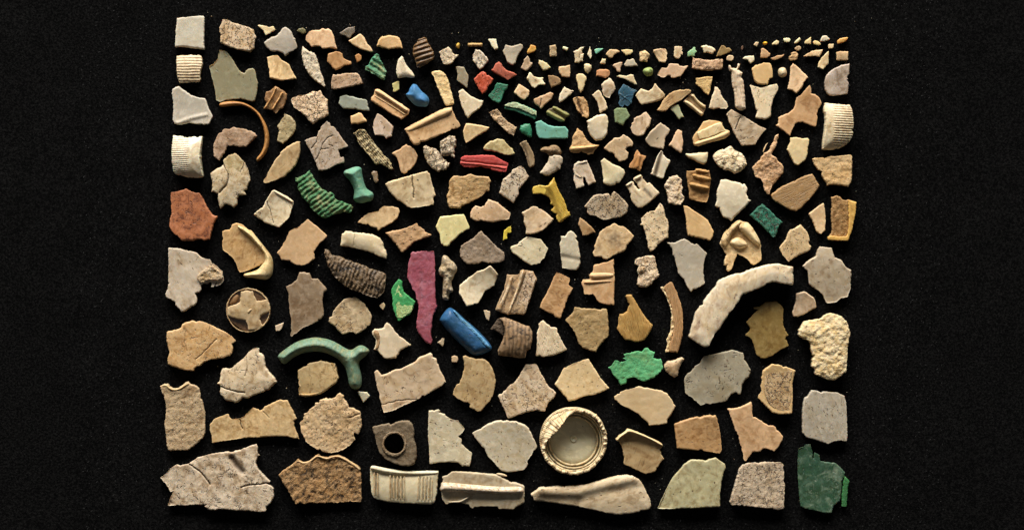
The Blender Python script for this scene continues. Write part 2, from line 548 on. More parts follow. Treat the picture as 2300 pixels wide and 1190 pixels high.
    if len(uv) == len(ub):
        UF = np.array([f for f in uf if len(f) == 3], int)
        if len(UF):
            UC = ub[UF].mean(1); kk = inside(UC, poly)
            for h in holes: kk &= ~inside(UC, h)
            for f in UF[kk]:
                p, q, r = ub[f]
                s2 = (q[0] - p[0]) * (r[1] - p[1]) - (q[1] - p[1]) * (r[0] - p[0])
                f = f[::-1] if s2 < 0 else f
                under.append(tuple(len(V2) + int(i) for i in f))
    AV = np.concatenate([W, bot])
    gr = np.concatenate([grime_shade, np.zeros(len(bot))])
    worn = np.exp(-(d / 3.4) ** 2) * np.clip(0.1 + 1.5 * vnoise(x * 0.07, y * 0.07, seed + 91), 0, 1) * (0.0 if rnd else 1.0)  # edge mask for rubbed wear and the painted translucent glow
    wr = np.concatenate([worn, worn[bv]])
    out = []
    def emit(pname, fl):
        fa = [i for f in fl for i in f]
        us = np.unique(np.array(fa))
        mp = {int(v): i for i, v in enumerate(us)}
        me = make_mesh(pname, AV[us], [tuple(mp[int(i)] for i in f) for f in fl])
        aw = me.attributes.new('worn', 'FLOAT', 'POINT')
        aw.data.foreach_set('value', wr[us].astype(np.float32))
        at = me.attributes.new('grime_shade', 'FLOAT', 'POINT')
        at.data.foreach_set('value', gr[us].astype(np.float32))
        out.append((pname, me))
    if 'band' in prm and phase is not None:
        pc = phase[T].mean(1)
        k = np.round(pc).astype(int)
        onrib = np.abs(pc - k) < 0.32
        body = [tuple(f) for f in T[~onrib]] + wall + under
        emit(name, body)
        for kk in np.unique(k[onrib]):
            sel = T[onrib & (k == kk)]
            if len(sel) > 12: emit('rib', [tuple(f) for f in sel])
            elif len(sel): emit('rib', [tuple(f) for f in sel])
    else:
        emit(name, faces + wall + under)
    return out

CATS = {'crumb': 'crumb', 'shard': 'shard', 'chip': 'chip', 'sheet': 'sheet', 'strip': 'strip', 'splinter': 'splinter',
        'fragment': 'fragment', 'block': 'block', 'side': 'cap piece', 'tube': 'tube', 'disc': 'disc', 'bar': 'bar',
        'nub': 'nub', 'bead': 'bead', 'stick': 'stick', 'blob': 'blob', 'tile': 'tile', 'slab': 'slab', 'plate': 'plate'}
GROUPS = {'crumb': 'tiny plastic crumbs in the upper rows', 'shard': 'weathered plastic shards laid out on the cloth',
          'chip': 'small plastic chips laid out on the cloth', 'sheet': 'thin plastic sheets laid out on the cloth',
          'strip': 'plastic strips laid out on the cloth', 'fragment': 'moulded plastic fragments laid out on the cloth',
          'splinter': 'plastic splinters in the upper rows'}

def parse_tex(s):
    tex = {}; col2 = None
    for k in s.split():
        if k[0] == '2': col2 = k[1:]; continue
        for n in ('scr', 'pit', 'cr', 'ro', 'st', 'gl', 'lg', 'sm', 's'):
            if k.startswith(n):
                v = k[len(n):]
                if n == 'sm': break
                tex[n if n != 'scr' else 'cr'] = float(v) if v else 1.0
                break
    return tex, col2

def parse_prm(s):
    p = {}
    for k in s.split():
        if k in ('rnd', 'band'): p[k] = True
        elif k.startswith('rmask'): p['rmask'] = tuple(float(v) for v in k[5:].split(','))
        elif k.startswith('ring:'): p['ring'] = tuple(float(v) for v in k[5:].split(','))
        elif k.startswith('rib'): p['rib'] = tuple(float(v) for v in k[3:].split(','))
        elif k.startswith('rg'): p['rg'] = float(k[2:])
        elif k.startswith('rx'): p['rx'] = float(k[2:])
        elif k.startswith('dome'): p['dome'] = float(k[4:])
        elif k.startswith('cyl'): p['cyl'] = float(k[3:])
        elif k.startswith('spot:'): p.setdefault('spot', []).append(tuple(float(v) for v in k[5:].split(',')))
        elif k.startswith('curl'): p['curl'] = tuple(float(v) for v in k[4:].split(','))
        elif k.startswith('hole:'): p.setdefault('hole', []).append(tuple(float(v) for v in k[5:].split(',')))
        elif k.startswith('ln:'):
            a, w_, h_ = k[3:].rsplit(':', 2)
            v = [float(q) for q in a.split(',')]
            p.setdefault('ln', []).append((list(zip(v[::2], v[1::2])), float(w_), float(h_)))
        elif k[0] == 'z': p['z'] = float(k[1:])
        elif k[0] == 't': p['t'] = float(k[1:])
    return p

def principal(P):
    Q = P - P.mean(0)
    w_, v_ = np.linalg.eigh(Q.T @ Q)
    a = v_[:, 1]
    return math.atan2(-a[1], a[0])

def build_all(data):
    root = None; origin = None; ang = 0
    lines = data.strip().split('\n')
    for li, line in enumerate(lines):
        child = line.startswith('>')
        parted = li + 1 < len(lines) and lines[li + 1].startswith('>')
        name, label, col, tx, pr, pts = (line[1:] if child else line).split(';')
        tex, col2 = parse_tex(tx); prm = parse_prm(pr)
        if 'ring' in prm:
            cx, cy, ro_, ri_ = prm['ring']
            a = np.linspace(0, 2 * math.pi, 40, endpoint=False)
            P = np.stack([cx + ro_ * np.cos(a), cy + ro_ * np.sin(a)], 1)
            prm['hole'] = [(cx, cy, ri_)]
        else:
            P = np.array([[float(v) for v in q.split(',')] for q in pts.split()])
        if not child:
            origin = P.mean(0); ang = principal(P)
        mat = plastic(col, tex, col2, ang)
        parts = shard(name, P, tex, prm, origin, 100 + li * 7)
        for i, (pn, me) in enumerate(parts):
            if not child and i == 0:
                place = (X(origin[0]), Y(origin[1]), 0.0)
                if parted or len(parts) > 1:      # an Empty at the base carries the parts
                    root = bpy.data.objects.new(name, None)
                    COL.objects.link(root); root.location = place
                    root.empty_display_size = 0.005
                    obj('body', me, mat, root)
                else:
                    root = obj(name, me, mat, None, place)
                root['label'] = label
                last = name.split('_')[-1]
                root['category'] = CATS.get(last, 'plastic piece')
                root['group'] = GROUPS.get(last, 'odd plastic pieces laid out on the cloth')
            else:
                obj(pn, me, mat, root)

# name;label;colour;surface;form;outline in photo pixels   (lines with > are parts of the thing above)
DATA = """
square_chip;pale grey square plastic chip at the top left corner of the layout;#b9b0a6;sm;t14;398.7,41.8 417.2,40.5 430.7,38.8 449.2,37.3 457.6,36.8 460.1,41.0 460.1,70.4 459.2,90.6 460.9,113.3 444.1,110.8 427.3,108.2 407.1,106.6 394.5,107.1 395.4,83.9 396.2,67.1 397.9,53.6
ribbed_chip;cream square chip with fine horizontal ribs below the grey square chip;#cdb795;sm s.2;t14 cyl6 rib0,6.39,1.5 rx.5;398.7,126.7 423.9,124.5 447.5,124.5 453.4,127.6 456.2,137.6 456.2,147.7 452.5,161.2 450.8,172.1 452.5,178.8 449.2,184.7 430.7,185.5 403.8,188.1 400.4,176.3 397.9,157.8 397.1,137.6
plastic_shard;tan crackled shard second from the left in the top row;#bda587;cr.9 s.3;t14;500.4,44.9 511.3,46.9 526.5,51.9 536.6,56.1 548.3,59.5 560.1,62.9 570.2,67.9 571.8,76.3 576.6,83.5 573.5,90.6 572.7,100.7 571.8,109.9 561.8,118.0 548.3,115.0 534.9,112.8 518.1,107.4 506.3,103.2 496.2,97.3 495.9,83.9 494.2,73.8 493.7,62.9 499.2,53.6
plastic_shard;small cream winged splinter between the crackled tan shard and a grey shard;#d9bf92;sm;t8;578.4,57.3 590.2,58.0 598.6,60.3 603.6,62.4 615.4,60.0 616.7,64.5 619.1,68.7 608.7,73.8 596.9,80.2 592.7,70.4 585.1,64.0
plastic_shard;pale grey five-sided shard with faint dark pits in the top row;#a79c94;pit.4;t12;642.3,62.0 650.7,67.1 659.1,78.0 664.1,88.9 666.1,99.0 668.3,108.2 657.4,115.8 641.4,126.7 636.4,120.0 623.8,115.8 608.7,116.1 600.3,109.1 593.2,98.2 600.3,90.6 610.3,84.7 622.1,81.3 628.8,73.8 636.4,64.5
plastic_shard;plain tan shard below the pale grey five-sided shard;#c9a877;sm s.2;t12;599.4,129.2 612.0,126.7 623.8,125.5 630.5,133.4 643.9,141.8 650.7,146.9 657.4,161.2 667.1,178.0 654.0,178.8 632.2,182.5 615.4,178.8 606.1,175.5 605.8,161.2 603.6,147.7
crescent_shard;long whitish wrinkled crescent shard pointing down near the upper left;#bfb0a0;cr.5 ro.6;t12;680.1,104.5 686.0,110.8 697.7,117.5 707.0,119.2 712.0,129.2 716.2,144.4 719.6,157.8 724.6,171.3 732.2,191.4 728.8,196.5 717.9,188.9 704.5,178.8 694.4,167.9 686.0,154.5 680.9,137.6 678.4,120.8
plastic_crumb;tiny dark olive crumb in the top row beside the grey shard;#57532f;gl;t7;667.1,69.6 672.5,65.0 680.1,63.4 686.8,67.9 686.8,73.8 680.1,77.1 670.8,72.9
plastic_shard;peach tan shard with bumpy top edge and notched bottom in the top row;#c9a27a;sm s.3;t12;702.8,69.6 714.5,68.7 725.5,65.0 731.3,67.1 738.1,65.0 745.6,70.4 749.8,80.5 752.4,92.3 756.6,107.4 757.4,111.6 744.8,109.1 726.3,110.8 717.9,106.6 711.2,104.0 701.1,106.6 694.4,99.0 687.3,92.3 689.3,80.5 695.2,72.1
plastic_shard;small dark grey glassy shard in the top row;#5d5449;gl;t6;763.3,74.6 781.8,62.9 797.7,60.3 796.9,73.8 785.1,86.4 775.0,83.0 765.0,78.0
plastic_shard;tan pointed triangle shard below the dark grey glassy shard;#caa97e;pit.2;t12;783.4,93.1 796.9,84.7 810.3,76.0 818.7,85.5 825.5,99.0 833.9,109.1 838.4,116.6 832.2,117.5 813.7,112.1 800.3,106.6 790.2,100.7
knobbed_fragment;honey brown fragment with a stubby knob on its right side;#b3834f;sm s.3;t13;738.1,121.7 755.7,117.0 769.2,120.8 770.8,130.9 778.4,136.0 788.5,138.5 790.2,144.4 783.4,147.7 774.2,147.7 765.0,154.5 754.9,158.7 748.2,154.5 743.1,146.9 735.5,140.2 736.4,130.9
plastic_crumb;tiny orange brown crumb right of the knobbed honey fragment;#a87035;sm;t7;796.9,125.9 805.3,120.8 812.0,125.9 812.0,134.3 807.0,139.3 801.9,141.3 800.3,134.3
plastic_strip;brown crackled bone-like strip with a pale lower side near the top;#a98a6e;cr.6 s.6;t18;749.0,168.7 756.6,169.6 776.7,166.2 801.9,165.4 807.0,168.7 812.0,178.0 817.1,188.9 801.9,193.1 778.4,197.3 756.6,201.2 745.6,200.7 744.8,188.1 745.6,176.3
plastic_shard;peach trapezoid shard with a tiny bottom nib in the top row;#c79f6c;sm;t13;846.1,104.5 851.9,88.6 858.7,81.8 875.5,80.5 892.3,83.5 898.2,86.9 902.4,98.7 904.9,109.6 892.3,108.7 880.5,109.6 873.8,112.4 867.9,109.2 857.0,107.9
ridged_fragment;dark green craggy ridged fragment with tan grit near the top;#2f7d59;cr.3 s.7 ro.9 2#a08a5a;t16 rib35,12.61,3.5 rx.5;847.7,121.3 851.9,125.5 854.5,135.6 858.7,142.4 861.2,148.2 863.7,154.1 868.7,160.8 866.2,169.2 863.7,180.2 855.3,177.6 845.2,170.9 836.8,165.9 821.7,159.2 820.8,151.6 826.7,145.7 831.8,137.3 836.8,130.6 842.7,124.7
tooth_shaped_shard;ivory tooth-shaped shard left of the brown ribbed leaf;#d2c0a4;st.3;t14 dome4;902.4,127.2 906.6,131.4 911.6,144.0 918.3,154.1 926.7,162.5 931.3,170.9 930.6,175.1 920.8,175.1 910.8,174.3 893.9,176.0 890.6,167.6 890.6,154.1 893.1,139.0 896.5,131.4
ribbed_fragment;dark brown leaf-shaped fragment with bold slanting ribs;#6d4c22;gl;t16 rib-17,10.42,4.5 band dome5;954.5,84.9 958.7,89.4 962.0,98.7 967.9,107.1 972.9,115.5 975.5,122.2 976.3,128.9 972.9,134.8 964.5,140.7 951.1,148.2 942.7,153.3 936.8,152.4 935.1,144.0 930.9,135.6 928.4,123.9 927.6,112.1 929.2,105.4 936.0,97.0 941.0,89.4 947.7,86.9
plastic_chip;tiny pale olive yellow chip above the sky blue blob;#a39a5a;sm;t9;882.2,188.6 893.9,183.2 897.0,184.4 897.3,201.2 887.2,207.9 883.5,206.2 883.9,199.5 881.8,196.1
plastic_blob;bright blue smooth rounded blob in the upper middle;#3a74a6;sm;t18 dome9 rnd;927.6,188.6 936.0,190.3 941.0,197.8 947.7,206.2 956.1,212.1 962.9,219.7 964.9,228.1 962.9,234.8 957.8,240.7 947.7,239.8 937.6,239.8 927.6,233.9 919.2,223.9 911.6,214.6 911.6,211.3 917.5,207.9 919.2,201.2 924.2,192.8
plastic_shard;cream crackled fragment with a short tail right of the brown ribbed leaf;#c9b495;cr.7 ro.5;t13;1007.4,106.2 1013.3,112.1 1016.6,118.8 1021.7,124.7 1030.1,124.7 1028.4,128.9 1021.7,133.9 1017.5,140.7 1011.6,145.4 1001.5,146.1 995.6,145.7 992.3,135.6 988.9,125.5 986.7,118.8 996.5,112.1
plastic_crumb;tiny bright yellow bean in the top row above the pitted cream strip;#dca73a;sm;t10 dome3 rnd;1030.1,96.1 1033.4,99.5 1032.6,106.2 1030.9,110.9 1025.9,107.9 1023.9,103.7 1025.9,98.7
plastic_strip;cream porous curved strip in the upper middle;#cfb07a;pit.8 ro.6;t14;969.2,163.4 978.0,160.5 988.1,159.5 996.5,164.2 1002.4,170.1 1006.6,181.0 1010.8,192.8 1013.3,202.9 1016.6,216.3 1020.3,228.1 1020.0,234.8 1011.6,237.8 1002.4,238.7 996.5,229.7 989.7,214.6 983.9,199.5 978.8,184.4 974.6,172.6
plastic_shard;thin olive grey glassy shard beside the two red shards;#8f836b;gl;t6;1024.2,150.8 1042.7,150.8 1046.9,160.8 1052.3,170.1 1051.1,184.4 1049.4,198.7 1040.2,191.1 1026.7,181.0 1027.6,167.6
plastic_stick;tiny tan straight stick in the top row;#b58c4e;st.3;t12 dome4;1050.5,98.0 1066.9,97.6 1083.7,98.0 1084.1,105.2 1066.9,106.0 1050.8,105.6
plastic_chip;small white wedge in the top row right of the tan stick;#d7c6a8;sm;t9;1096.5,89.5 1113.9,88.2 1116.0,96.9 1118.7,110.3 1111.3,113.7 1105.9,106.3
plastic_shard;small whitish cracked fragment below the tan stick;#c8b8a2;cr.7 ro.5;t12;1068.2,111.0 1077.6,114.4 1085.7,120.4 1091.1,127.8 1097.8,135.9 1092.4,143.9 1085.7,152.0 1079.0,156.7 1072.3,153.4 1069.6,146.6 1063.5,139.9 1061.5,131.8 1062.2,123.8 1066.9,117.1
plastic_shard;grey shield-shaped shard with concave top edge in the top row;#a99b86;sm;t10;1136.1,100.9 1143.5,103.6 1152.9,104.3 1161.0,102.3 1169.1,99.3 1174.5,102.3 1175.1,109.0 1169.1,115.7 1163.7,125.1 1159.7,135.9 1157.0,143.3 1150.9,146.6 1144.9,143.9 1138.8,139.9 1135.5,127.8 1128.7,117.1 1132.8,109.0
plastic_shard;terracotta red shard, the upper right of the two red shards;#b0553c;cr.4 pit.5 2#6a3a2a;t13;1120.7,139.5 1126.1,143.9 1129.4,150.7 1135.5,156.7 1144.9,161.4 1154.3,164.1 1161.7,169.5 1154.3,173.5 1147.6,176.2 1141.5,180.9 1134.1,176.9 1123.4,171.5 1112.6,165.5 1103.2,158.7 1109.9,152.0 1113.3,143.9
plastic_shard;orange red shard with a notch, the lower left of the two red shards;#b5482a;pit.9 ro.4 2#4a2015;t13;1080.3,162.8 1085.7,160.8 1092.4,164.8 1093.8,170.2 1099.2,171.5 1108.6,178.9 1104.5,188.3 1096.5,196.4 1093.8,205.8 1083.7,211.8 1079.0,205.8 1073.6,196.4 1068.9,189.7 1063.5,179.6 1072.3,170.8
plastic_shard;emerald green flat shard just below the two red shards;#1f7050;cr.6;t12;1116.0,187.0 1126.1,188.3 1142.2,191.7 1139.5,199.1 1132.8,207.1 1128.7,217.9 1124.7,228.7 1119.3,232.7 1107.2,227.3 1096.5,216.6 1101.8,209.8 1109.9,201.8 1111.9,193.0
plastic_crumb;small amber crumb in the top row right of the grey shield shard;#c7923d;gl;t9;1191.9,101.6 1202.7,104.3 1204.7,111.7 1200.0,117.1 1184.5,121.8 1183.2,117.1 1189.2,107.6
plastic_shard;small brownish forked shard below the amber crumb;#a98e72;s.5;t10;1185.2,125.8 1189.2,133.2 1191.3,141.3 1196.6,142.6 1193.3,149.3 1186.6,157.4 1181.2,159.4 1174.5,157.4 1169.3,153.4 1174.5,145.3 1177.1,135.9 1181.2,129.2
plastic_chip;small brown pitted spool-shaped chip in the top row;#a18865;pit.7 ro.5;t11;1232.9,103.6 1248.4,101.6 1249.7,109.0 1249.1,114.4 1251.1,121.1 1250.4,127.1 1235.0,127.8 1233.6,121.1 1235.0,114.4
plastic_crumb;tiny white rod crumb right of the brown spool-shaped chip;#e2cfa5;sm;t8;1263.9,105.2 1268.6,105.6 1276.6,109.0 1273.3,115.7 1263.9,110.3
plastic_shard;small pale yellow rounded triangle below the brown spool-shaped chip;#c2b184;gl;t10;1210.1,135.2 1220.2,138.6 1228.2,142.6 1233.6,148.0 1236.7,152.7 1228.2,157.4 1219.5,159.0 1214.8,150.7 1209.4,143.3
plastic_shard;small white star-like shard right of the red shards;#d8c4a0;s.3 pit.2;t10;1189.2,162.5 1194.6,166.8 1200.0,172.9 1208.1,174.9 1220.8,175.5 1218.8,179.6 1220.8,184.3 1225.5,189.7 1221.5,191.7 1213.4,191.0 1208.1,193.0 1201.3,198.4 1194.6,194.4 1190.6,188.3 1187.2,181.6 1183.2,177.6 1185.9,169.5
plastic_shard;small dark tan fan-shaped shard right of the white star-like shard;#8a6a45;s.4;t9;1230.9,170.6 1241.7,170.2 1253.8,173.5 1258.5,178.9 1260.5,185.6 1253.8,191.0 1245.7,194.4 1237.6,197.7 1235.0,188.3 1232.3,178.9
plastic_shard;cream shard with an amber corner spot right of the emerald shard;#cdae86;s.5;t12;1165.7,189.4 1174.5,193.7 1182.5,199.1 1189.9,205.8 1189.2,213.9 1182.5,220.6 1177.1,225.7 1170.4,221.9 1161.0,215.2 1152.9,209.2 1158.3,200.4
plastic_shard;small white jagged split fragment with a curved crack in the top row;#c9b593;cr.5;t9;1312.1,105.7 1309.6,110.3 1306.6,114.3 1307.1,120.3 1305.5,121.8 1311.1,121.8 1309.6,128.4 1309.1,136.5 1309.6,138.5 1305.5,138.5 1302.5,139.0 1300.5,142.7 1296.0,141.5 1290.4,141.3 1290.9,134.5 1289.9,127.4 1290.4,122.4 1287.4,117.3 1292.4,114.3 1298.5,112.3 1300.5,109.2 1305.5,107.2
plastic_splinter;tiny white vertical spindle splinter in the top row;#dcc8a8;sm;t7;1324.9,105.2 1326.2,111.3 1328.7,115.3 1328.7,120.3 1327.9,124.4 1329.2,127.4 1327.2,130.9 1326.5,133.9 1323.7,129.9 1321.2,125.9 1318.7,123.4 1320.2,119.3 1322.2,115.3
plastic_chip;tiny mint turquoise triangle in the top row;#6fbfa4;gl;t8;1335.3,112.5 1341.8,110.3 1355.0,110.1 1349.9,114.8 1339.3,122.6 1336.3,119.3
plastic_shard;small tan wing-shaped shard right of the mint triangle;#c3a274;sm;t8;1360.5,122.9 1364.0,117.3 1368.6,112.3 1379.2,112.8 1386.2,112.8 1392.3,116.8 1385.2,120.3 1380.2,123.4 1376.1,129.4 1373.1,131.6 1367.1,129.4 1363.0,125.9
plastic_shard;small cream mottled sliver at the top right of the tan wing-shaped shard;#d9b981;s.5;t8;1395.3,113.8 1401.3,112.3 1410.4,112.1 1420.0,112.8 1421.0,115.8 1422.0,117.8 1415.5,122.9 1405.4,125.9 1403.4,122.4 1397.3,117.3
plastic_crumb;tiny cream notched chip below the mint triangle;#d5bb8e;sm;t7;1352.4,132.2 1356.0,133.4 1360.8,132.9 1360.0,139.5 1359.5,144.5 1352.9,144.5 1347.1,143.7 1349.9,138.0
plastic_chip;small smooth peach chip with curved left side in the second row;#c6a278;sm;t9;1255.1,151.6 1262.2,150.1 1270.3,149.6 1275.3,147.4 1280.1,147.1 1280.8,156.6 1280.3,166.7 1279.8,174.8 1270.3,173.8 1261.7,172.0 1256.6,165.7 1254.4,157.6
plastic_crumb;tiny cream acorn-shaped crumb in the second row;#d5bd92;sm;t9 dome3;1311.8,145.5 1316.6,143.7 1322.7,144.0 1327.7,147.6 1328.7,153.6 1325.7,160.7 1320.2,166.5 1315.6,161.7 1312.1,155.6
plastic_chip;small orange brown rectangular chip with a dark hole;#b87e4c;s.6 pit.4;t9;1339.3,159.7 1345.9,157.1 1352.9,156.6 1361.0,155.6 1367.1,158.7 1369.1,161.7 1368.9,168.7 1365.0,173.8 1359.0,175.8 1348.9,172.8 1338.8,171.8 1339.3,165.7
plastic_shard;small three-pointed pinkish tan shard in the second row;#bf9f7f;sm;t8;1375.6,148.6 1379.2,144.5 1387.2,142.5 1394.3,139.7 1397.8,141.0 1397.3,145.5 1393.8,152.6 1392.8,162.2 1386.2,161.7 1383.2,154.6 1378.7,151.1
plastic_shard;small grey trapezoid shard above the pointed white shard;#b7aa92;sm;t8;1401.5,146.1 1408.6,135.5 1415.1,135.3 1421.2,132.9 1424.7,136.5 1428.2,142.5 1432.8,148.6 1425.2,149.1 1415.1,150.1 1405.0,149.6
plastic_shard;small white pointed shard below the grey trapezoid shard;#d5bc94;sm;t8;1384.4,172.3 1390.9,169.7 1400.0,170.8 1406.1,172.3 1415.1,168.5 1422.7,168.7 1424.7,176.8 1427.7,183.9 1430.1,190.4 1425.2,190.4 1419.2,186.9 1410.1,181.8 1400.0,175.8 1392.9,174.8
plastic_shard;small cream crumpled forked fragment in the top row;#c4a676;s.5 ro.9;t11;1436.3,117.8 1442.4,115.8 1448.4,114.3 1453.4,117.8 1459.5,123.4 1459.0,127.4 1455.0,132.4 1453.4,139.5 1448.4,139.5 1445.9,136.5 1443.4,137.0 1440.3,140.5 1437.3,137.5 1437.3,130.4 1436.3,124.4
plastic_chip;small beige pentagon chip with vertical streaks in the top row;#c3a47c;st.5;t9;1468.1,112.3 1476.6,110.8 1487.7,110.3 1494.8,111.3 1496.8,117.3 1498.3,121.3 1496.8,128.4 1497.8,133.4 1494.8,141.5 1487.7,141.0 1479.7,140.0 1475.6,132.4 1471.1,123.4 1467.4,116.8
bent_fragment;small cream folded strip with a curled hook in the top row;#c7ae8a;s.4;t9;1515.0,105.7 1523.0,105.2 1531.1,105.7 1531.6,112.3 1530.1,116.3 1534.1,120.3 1533.1,124.4 1528.1,123.4 1529.1,128.4 1524.0,132.9 1517.0,130.9 1512.9,127.4 1513.9,118.3
plastic_shard;small pale green arrow-shaped shard in the top row;#7fae7d;gl;t7;1544.2,118.3 1550.3,113.3 1555.3,110.3 1556.8,106.4 1561.3,106.7 1561.8,112.3 1564.4,116.8 1560.3,121.3 1560.3,126.4 1556.8,128.4 1552.3,126.9 1544.0,128.2
plastic_nub;small pitted olive green round nub in the second row;#7f9650;pit.9 ro.8;t12 dome5 rnd;1444.4,157.6 1449.4,153.1 1458.0,151.1 1464.5,153.6 1467.1,157.6 1466.1,165.7 1463.5,169.7 1457.5,172.0 1450.4,171.3 1445.9,166.7 1443.9,161.7
plastic_sheet;pinkish beige jagged thin sheet shard with a pale lower flake;#c09c7a;sm;t6;1476.1,168.7 1480.7,160.7 1486.2,153.1 1497.8,152.8 1502.9,144.5 1512.9,143.7 1524.0,145.0 1525.5,149.1 1534.1,149.6 1545.2,148.6 1541.2,155.6 1536.1,161.7 1532.1,167.7 1528.1,172.6 1521.0,172.8 1517.0,175.8 1506.9,175.3 1505.4,170.3 1499.8,169.2 1491.8,174.8 1484.7,173.8
plastic_shard;small white angular shard at the right of the top row;#d9c09a;sm;t9;1574.1,105.3 1580.2,103.3 1587.2,101.5 1589.2,104.3 1597.3,106.3 1601.8,107.3 1606.9,114.4 1603.4,117.9 1598.8,121.9 1593.3,119.9 1587.2,118.4 1580.7,120.2 1579.2,114.4 1576.6,109.3
plastic_shard;small dark honey cracked triangle shard in the top row;#93743d;cr.3 s.4;t8;1608.4,127.7 1611.4,120.4 1616.5,108.3 1620.0,102.8 1625.5,103.3 1630.1,108.8 1637.6,108.8 1643.2,114.9 1636.6,118.4 1629.6,121.4 1621.5,124.5 1613.4,126.5
plastic_crumb;tiny dim brown fleck in the top row gap;#5d3a20;sm;t4;1664.9,105.3 1668.4,102.8 1669.4,107.3 1666.9,112.9 1664.4,110.3
plastic_crumb;tiny whitish angular crumb left of the bright yellow bead;#c8b28c;gl;t7;1692.1,101.8 1697.6,94.7 1703.7,96.2 1702.2,101.3 1699.7,106.1
plastic_bead;tiny bright golden yellow round bead at the upper right;#e6b01f;gl;t10 dome4 rnd;1713.3,96.7 1716.8,93.7 1721.3,94.0 1724.4,97.7 1721.3,101.5 1716.3,102.3 1713.3,99.2
plastic_crumb;small tan rounded triangle crumb below the yellow bead;#bd9468;s.4;t9;1710.3,109.8 1714.3,109.3 1720.3,113.4 1725.4,117.9 1729.4,121.4 1728.4,125.5 1723.4,130.5 1715.3,131.0 1707.7,130.5 1708.0,122.4 1708.7,115.4
plastic_strip;brown granular curved rectangular strip in the second row;#b58f6e;cr.6 ro.7;t12;1556.0,131.0 1560.0,132.3 1570.1,133.0 1580.2,135.0 1592.3,135.7 1605.4,135.0 1618.5,133.7 1623.0,134.5 1624.0,140.6 1622.5,150.7 1621.5,155.7 1613.4,157.7 1604.4,158.7 1593.3,159.2 1582.2,158.5 1570.1,157.5 1560.0,155.7 1552.9,153.7 1553.9,144.6 1555.0,136.6
plastic_crumb;tiny beige blocky crumb at the end of the brown granular strip;#c6aa85;sm;t9;1631.8,128.0 1637.6,125.0 1645.7,126.0 1647.7,130.0 1646.2,135.5 1640.7,138.1 1631.1,136.1
plastic_crumb;small ivory boomerang crumb with a pit at the upper right;#d8c2a0;pit.3;t8;1667.4,132.5 1673.9,127.5 1683.0,126.5 1692.1,126.5 1694.1,130.5 1693.1,137.6 1688.1,142.1 1685.0,143.6 1680.5,138.6 1680.0,135.5 1675.0,134.5
split_tube;slim ivory split tube with two prongs at its top end;#cdb599;st.4;t14 dome6;1636.6,146.1 1640.7,148.2 1642.2,153.7 1647.7,154.2 1652.8,155.2 1654.3,150.7 1656.8,143.1 1661.8,145.1 1660.8,150.7 1655.8,157.7 1660.8,160.8 1666.9,164.3 1665.4,168.3 1665.9,173.9 1668.4,182.9 1669.9,191.0 1670.4,204.1 1672.4,214.2 1673.4,231.3 1673.9,245.5 1669.9,250.0 1662.9,249.5 1655.8,246.5 1651.3,240.4 1649.7,221.3 1646.7,206.1 1644.7,196.1 1643.2,183.9 1642.2,172.9 1641.2,160.8 1637.6,159.7 1635.1,152.7
plastic_crumb;tiny cream crumb right of the yellow bead;#d8bd8c;sm;t7;1733.4,99.2 1738.0,94.7 1744.0,91.2 1749.1,93.7 1748.6,98.7 1744.0,102.3 1740.0,101.3 1733.9,101.8
plastic_crumb;tiny white round-ended crumb in the top right cluster;#e0cda0;sm;t8;1759.7,87.6 1766.2,86.3 1772.3,87.3 1774.8,90.7 1772.3,95.2 1766.2,96.4 1761.2,94.7 1759.4,91.7
plastic_crumb;tiny white slanted rod crumb in the top right cluster;#dfc596;sm;t7;1782.9,97.2 1787.4,91.7 1795.5,84.6 1796.5,87.6 1799.0,88.2 1794.5,94.2 1790.4,97.7 1784.4,98.7
plastic_crumb;tiny tan right-angled triangle crumb in the top right cluster;#ceb078;sm;t7;1806.1,97.2 1808.6,92.2 1814.6,88.2 1821.5,83.6 1821.5,92.2 1820.7,100.1 1813.6,100.1 1807.1,99.2
plastic_crumb;tiny cream bean crumb under the grey-white trapezoid crumb;#e0bf7c;sm;t8;1825.7,94.7 1829.7,92.2 1835.8,93.2 1840.8,96.7 1843.9,100.8 1840.8,102.8 1833.8,101.8 1826.7,99.2
plastic_crumb;small grey-white trapezoid crumb in the top right cluster;#c3b8a0;gl;t7;1841.3,93.7 1844.9,85.1 1847.9,81.9 1856.0,81.1 1864.0,89.2 1859.0,91.7 1850.9,94.0
plastic_crumb;golden orange pointed sliver at the far top right corner;#d39a45;gl;t8;1880.2,99.7 1880.2,92.2 1886.2,87.1 1895.3,85.3 1903.9,85.1 1902.9,89.7 1895.3,95.2 1887.2,98.2
plastic_crumb;tiny cream square crumb below the grey-white trapezoid crumb;#cbae80;sm;t8;1859.5,102.3 1861.5,100.1 1871.6,100.1 1871.6,106.3 1869.1,109.8 1860.0,110.3
plastic_crumb;tiny brown-white speckled crumb below the slanted white rod;#b59c78;s.7;t7;1784.4,109.3 1789.4,105.3 1793.9,103.3 1798.5,106.8 1799.5,110.8 1794.5,114.4 1791.4,115.6 1785.4,111.8
plastic_splinter;small tan pointed sliver just left of the stepped brown chip;#b0875a;s.4;t6;1729.9,131.5 1740.0,128.5 1746.1,125.5 1755.1,125.0 1760.7,122.9 1760.7,125.5 1755.1,130.0 1746.1,134.5 1740.0,136.1 1735.0,134.5
plastic_chip;small brown stepped chip near the top right cluster;#b48d5e;ro.5;t11 rib0,9.08,1;1770.8,128.5 1775.8,125.0 1776.3,120.4 1781.3,117.9 1787.4,117.4 1791.4,121.4 1791.6,129.5 1789.4,134.5 1783.4,136.6 1775.3,136.8 1771.8,133.0
